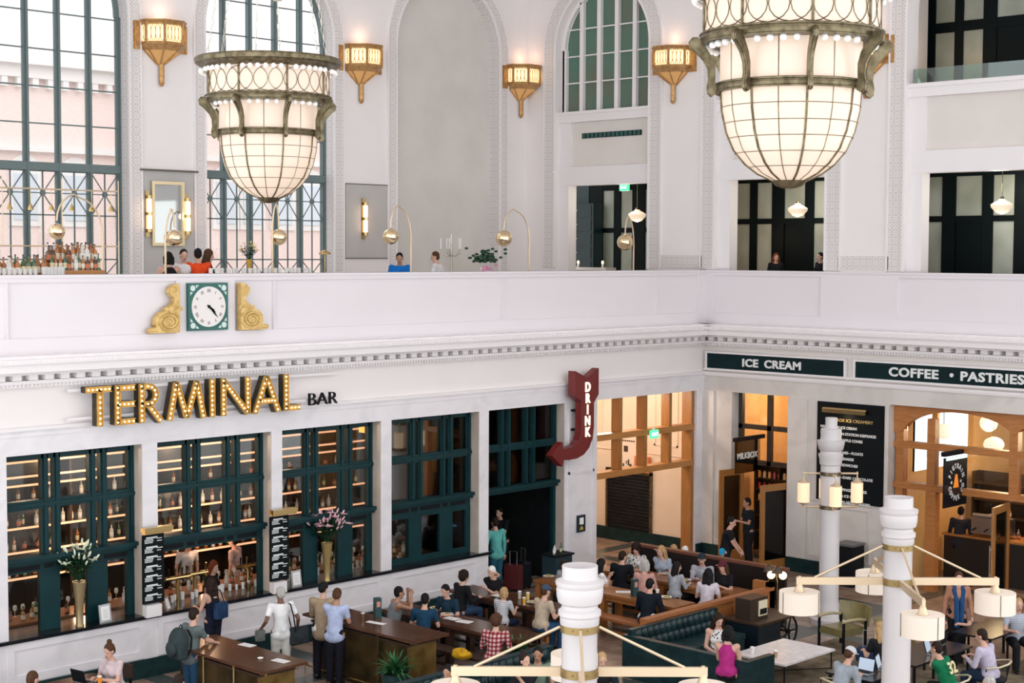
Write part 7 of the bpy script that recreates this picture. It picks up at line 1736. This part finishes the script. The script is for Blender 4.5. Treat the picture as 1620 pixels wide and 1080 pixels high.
def arc_lamp(lab, gx, gy, tx, ty, bx, y=YL+1.9):
    g = at_y(gx, gy, y); b = at_y(bx, 430, y); top = at_y(tx, ty, y); D = (g-CORN).dot(_F); t = thing('arc_lamp', lab, 'lamp', (b.x, y, ZM)); q = MB()
    G = g-V((b.x, y, ZM)); Tp = top-V((b.x, y, ZM)); pts = [(0, 0, 0), (0, 0, Tp.z*.55), (0, 0, Tp.z*.75)]
    for i in range(1, 13):
        a = PI*i/12; pts.append((G.x*(1-math.cos(a))/2, 0, Tp.z*.75+(Tp.z*.25)*math.sin(a) + (G.z+.2-Tp.z*.75)*i/12*(1 if i > 6 else i/12)))
    q.tube(pts, [.022]*3+[.018]*12, 8); q.cyl((0, 0, 0), (0, 0, .03), .15, n=16); q.build('arc_stem', M_PALEB, t)
    q = MB(); q.sph(G, 12.8*D/FPX, 24); q.build('globe_shade', M_GLB, t)
arc_lamp('brass arc lamp with a round shade over the upper bar at the far left', 90, 366, 135, 318, 163); arc_lamp('brass arc lamp whose round shade stands before the gilt mirror', 276, 376, 268, 345, 262)
arc_lamp('brass arc lamp with a round shade below the small chandelier', 441, 375, 436, 330, 431); arc_lamp('brass arc lamp with a round shade by the man in the blue polo', 618, 374, 634, 333, 650)
arc_lamp('brass arc lamp with a round shade below the corner sconce', 797, 377, 818, 338, 837); arc_lamp('brass arc lamp with a round shade before the dark corridor opening', 989, 383, 995, 349, 1002)
q0 = at_y(394, 425, YL+1.4); bouquet('golden vase of yellow orchids on the table below the second tall window', (q0.x, YL+1.4, ZM+1.04), (.80, .62, .22), 24, .75, vase=(.62, .36, .06), open_=20, H_=.42)
q0 = at_y(768, 430, YL+1.3); t = thing('potted_plant', 'dark green leafy plant with pink flowers on the parapet by the niche', 'plant', (q0.x, YL+1.3, ZM+1.0)); q = MB(); r2 = random.Random(3)
for i in range(80): v = V((r2.gauss(0, .17), r2.gauss(0, .14), .30+abs(r2.gauss(0, .13)))); q.sph(v, 1, 6, (.055, .045, .03))
q.build('foliage', M_LEAFD, t); q = MB()
for i in range(9): q.sph((r2.uniform(-.25, .2), -.15, r2.uniform(.08, .25)), .035, 6)
q.build('pink_blossoms', mat('pink_petal', (.70, .25, .42), .6), t); q = MB(); q.lathe([(0, 0), (.10, 0), (.13, .18), (0, .18)], n=12); q.build('pot', M_WHITE, t)
q0 = at_y(714, 422, YL+2.6); t = thing('candelabra', 'tall silver branched candelabra with white candles before the grey niche', 'candelabra', (q0.x, YL+2.6, ZM+.9)); q = MB(); q.lathe([(0, 0), (.13, .01), (.05, .06), (.025, .15), (.035, .3), (.02, .4), (.03, .6), (.02, .8), (0, .82)], n=14)
for i in range(5): a = 2*PI*i/5; q.tube([(0, 0, .55), (.12*math.cos(a), .12*math.sin(a), .52), (.24*math.cos(a), .24*math.sin(a), .60), (.25*math.cos(a), .25*math.sin(a), .70)], .012, 6)
q.build('branches', mat('tarnished_silver', (.42, .38, .32), .3, .8), t); q = MB()
for i in range(5): a = 2*PI*i/5; q.cyl((.25*math.cos(a), .25*math.sin(a), .70), (.25*math.cos(a), .25*math.sin(a), .95), .011, n=6)
q.cyl((0, 0, .82), (0, 0, 1.05), .012, n=6); q.build('candle', M_PAPER, t)
t = thing('side_table', 'low white cabinet under the candelabra', 'table', (q0.x-.6, YL+2.4, ZM)); q = MB(); q.box(0, 0, .86, 1.3, .5, .9); q.build('tabletop', M_WHITE, t, smooth=0); q = MB(); q.box(.04, .04, 0, 1.26, .46, .86); q.build('cabinet', M_WHITE, t, smooth=0)
q0 = at_y(521, 390, YL+1.2); t = thing('table_lamp', 'small brass dome table lamp right of the second tall window', 'lamp', (q0.x-.12, YL+1.2, ZM+1.04)); q = MB(); q.lathe([(.13, .42), (.11, .47), (.04, .51), (0, .52)], n=18); q.build('dome_shade', M_BRASS, t); q = MB(); q.cyl((0, 0, 0), (0, 0, .5), .01, n=6); q.cyl((0, 0, 0), (0, 0, .02), .08, n=14); q.build('stand', M_BRASS, t)
# schoolhouse pendants in the upper corridor
M_SCH = mat('opal_pendant', (.7, .62, .52), .3, emit=(1, .78, .56), es=.62)
def pendant(lab, px, py, x):
    p = at_x(px, py, x); t = thing('pendant_lamp', lab, 'lamp', (p.x, p.y, p.z)); q = MB(); q.lathe([(0, -.20), (.13, -.16), (.24, -.04), (.25, .02), (.18, .07), (.08, .12), (.06, .15)], n=24); q.build('opal_shade', M_SCH, t)
    q = MB(); q.cyl((0, 0, .13), (0, 0, .20), .06, .04, 10); q.cyl((0, 0, .2), (0, 0, 9.95-p.z), .010, n=5); q.cyl((0, 0, 9.90-p.z), (0, 0, 9.95-p.z), .07, n=12); q.build('rod', M_BRONZE, t)
    light('pendant_glow', (p.x, p.y, p.z-.35), 9, (1, .82, .6), .1)
pendant('opal pendant lamp in the corridor opening nearest the corner', 1008, 340, XR+1.4); pendant('opal pendant lamp in the opening below the near chandelier', 1262, 331, XR+1.3); pendant('opal pendant lamp in the right upper opening', 1585, 325, XR+1.2)
# console table and cabinet deep in the corner corridor
p = at_x(935, 403, XR+2.4); t = thing('console_table', 'pale stone console with two candles in the corner corridor', 'table', (XR+2.2, p.y, ZM)); q = MB(); q.box(0, -.75, 1.02, .45, .75, 1.10); q.build('tabletop', M_BEIGE, t, smooth=0)
for yy in (-.7, .62): q = MB(); q.box(.03, yy, 0, .42, yy+.08, 1.02); q.build('leg', M_BEIGE, t, smooth=0)
for yy, lb in ((-.45, 'right lit candle on the corridor console'), (.5, 'left lit candle on the corridor console')): lay('candle', lb, 'candle', (XR+2.4, p.y+yy, ZM+1.10), [('wax', lambda q: q.cyl((0, 0, 0), (0, 0, .10), .03, n=8), M_PAPER), ('flame', lambda q: q.sph((0, 0, .15), .035, 8, (1, 1, 1.5)), mat('flame', (1, .8, .4), .4, emit=(1, .7, .3), es=5))])
p = at_x(918, 350, XR+3.3); t = thing('drawer_cabinet', 'tall dark green drawer cabinet at the left of the corner corridor', 'cabinet', (XR+3.1, p.y, ZM)); q = MB(); q.box(0, -.7, 0, .42, .7, 3.0); q.build('cabinet_body', mat('deep_teal_lacquer', (.008, .03, .035), .3), t, smooth=0)
for i in range(6): q = MB(); q.box(-.02, -.62, .5+i*.42, 0, .62, .86+i*.42); d_ = q.build('drawer', mat('deep_teal_lacquer', (0, 0, 0)), t, smooth=0); q = MB(); q.box(-.04, -.08, .68+i*.42, -.02, .08, .71+i*.42); q.build('pull', M_STEEL, d_, smooth=0)
# second exit sign and corridor wall glow
p = at_x(988, 296, XR+.9); es2 = thing('exit_sign', 'green exit sign under the lintel of the corner corridor opening', 'sign', p); q = MB(); q.box(-.03, -.16, -.10, .03, .16, .10); q.build('sign_box', mat('exit_green_face', (0, 0, 0)), es2, smooth=0); text_mesh('EXIT', .12, .003, 'lettering', mat('exit_letters', (0, 0, 0)), es2, (-.034, .13, -.045), rot=(PI/2, 0, -PI/2)); q = MB(); q.box(-.02, -.03, .10, .02, .03, 9.62-p.z+.3); q.build('bracket', M_WHITE, es2, smooth=0)
p = at_x(876, 272, XR-.05); t = thing('security_camera', 'small white security camera left of the corner opening lintel', 'camera', p); q = MB(); q.sph((0, 0, 0), .05, 10); q.build('dome', M_WHITE, t); q = MB(); q.box(0, -.03, -.02, .06, .03, .05); q.build('mount', M_WHITE, t, smooth=0)
light('corridor_glow', (XR+1.2, 28.3, 9.3), 25, (1, .85, .66), .2); light('corridor_glow', (XR+1.1, 24.2, 8.2), 8, (1, .6, .3), .1); light('corridor_glow', (XR+1.1, 19.3, 12.6), 9, (1, .6, .3), .1)
light('corridor_glow', (XR+1.2, 22.5, 9.3), 25, (1, .9, .75), .2); light('corridor_glow', (XR+1.2, 17.2, 9.3), 30, (1, .9, .75), .2)
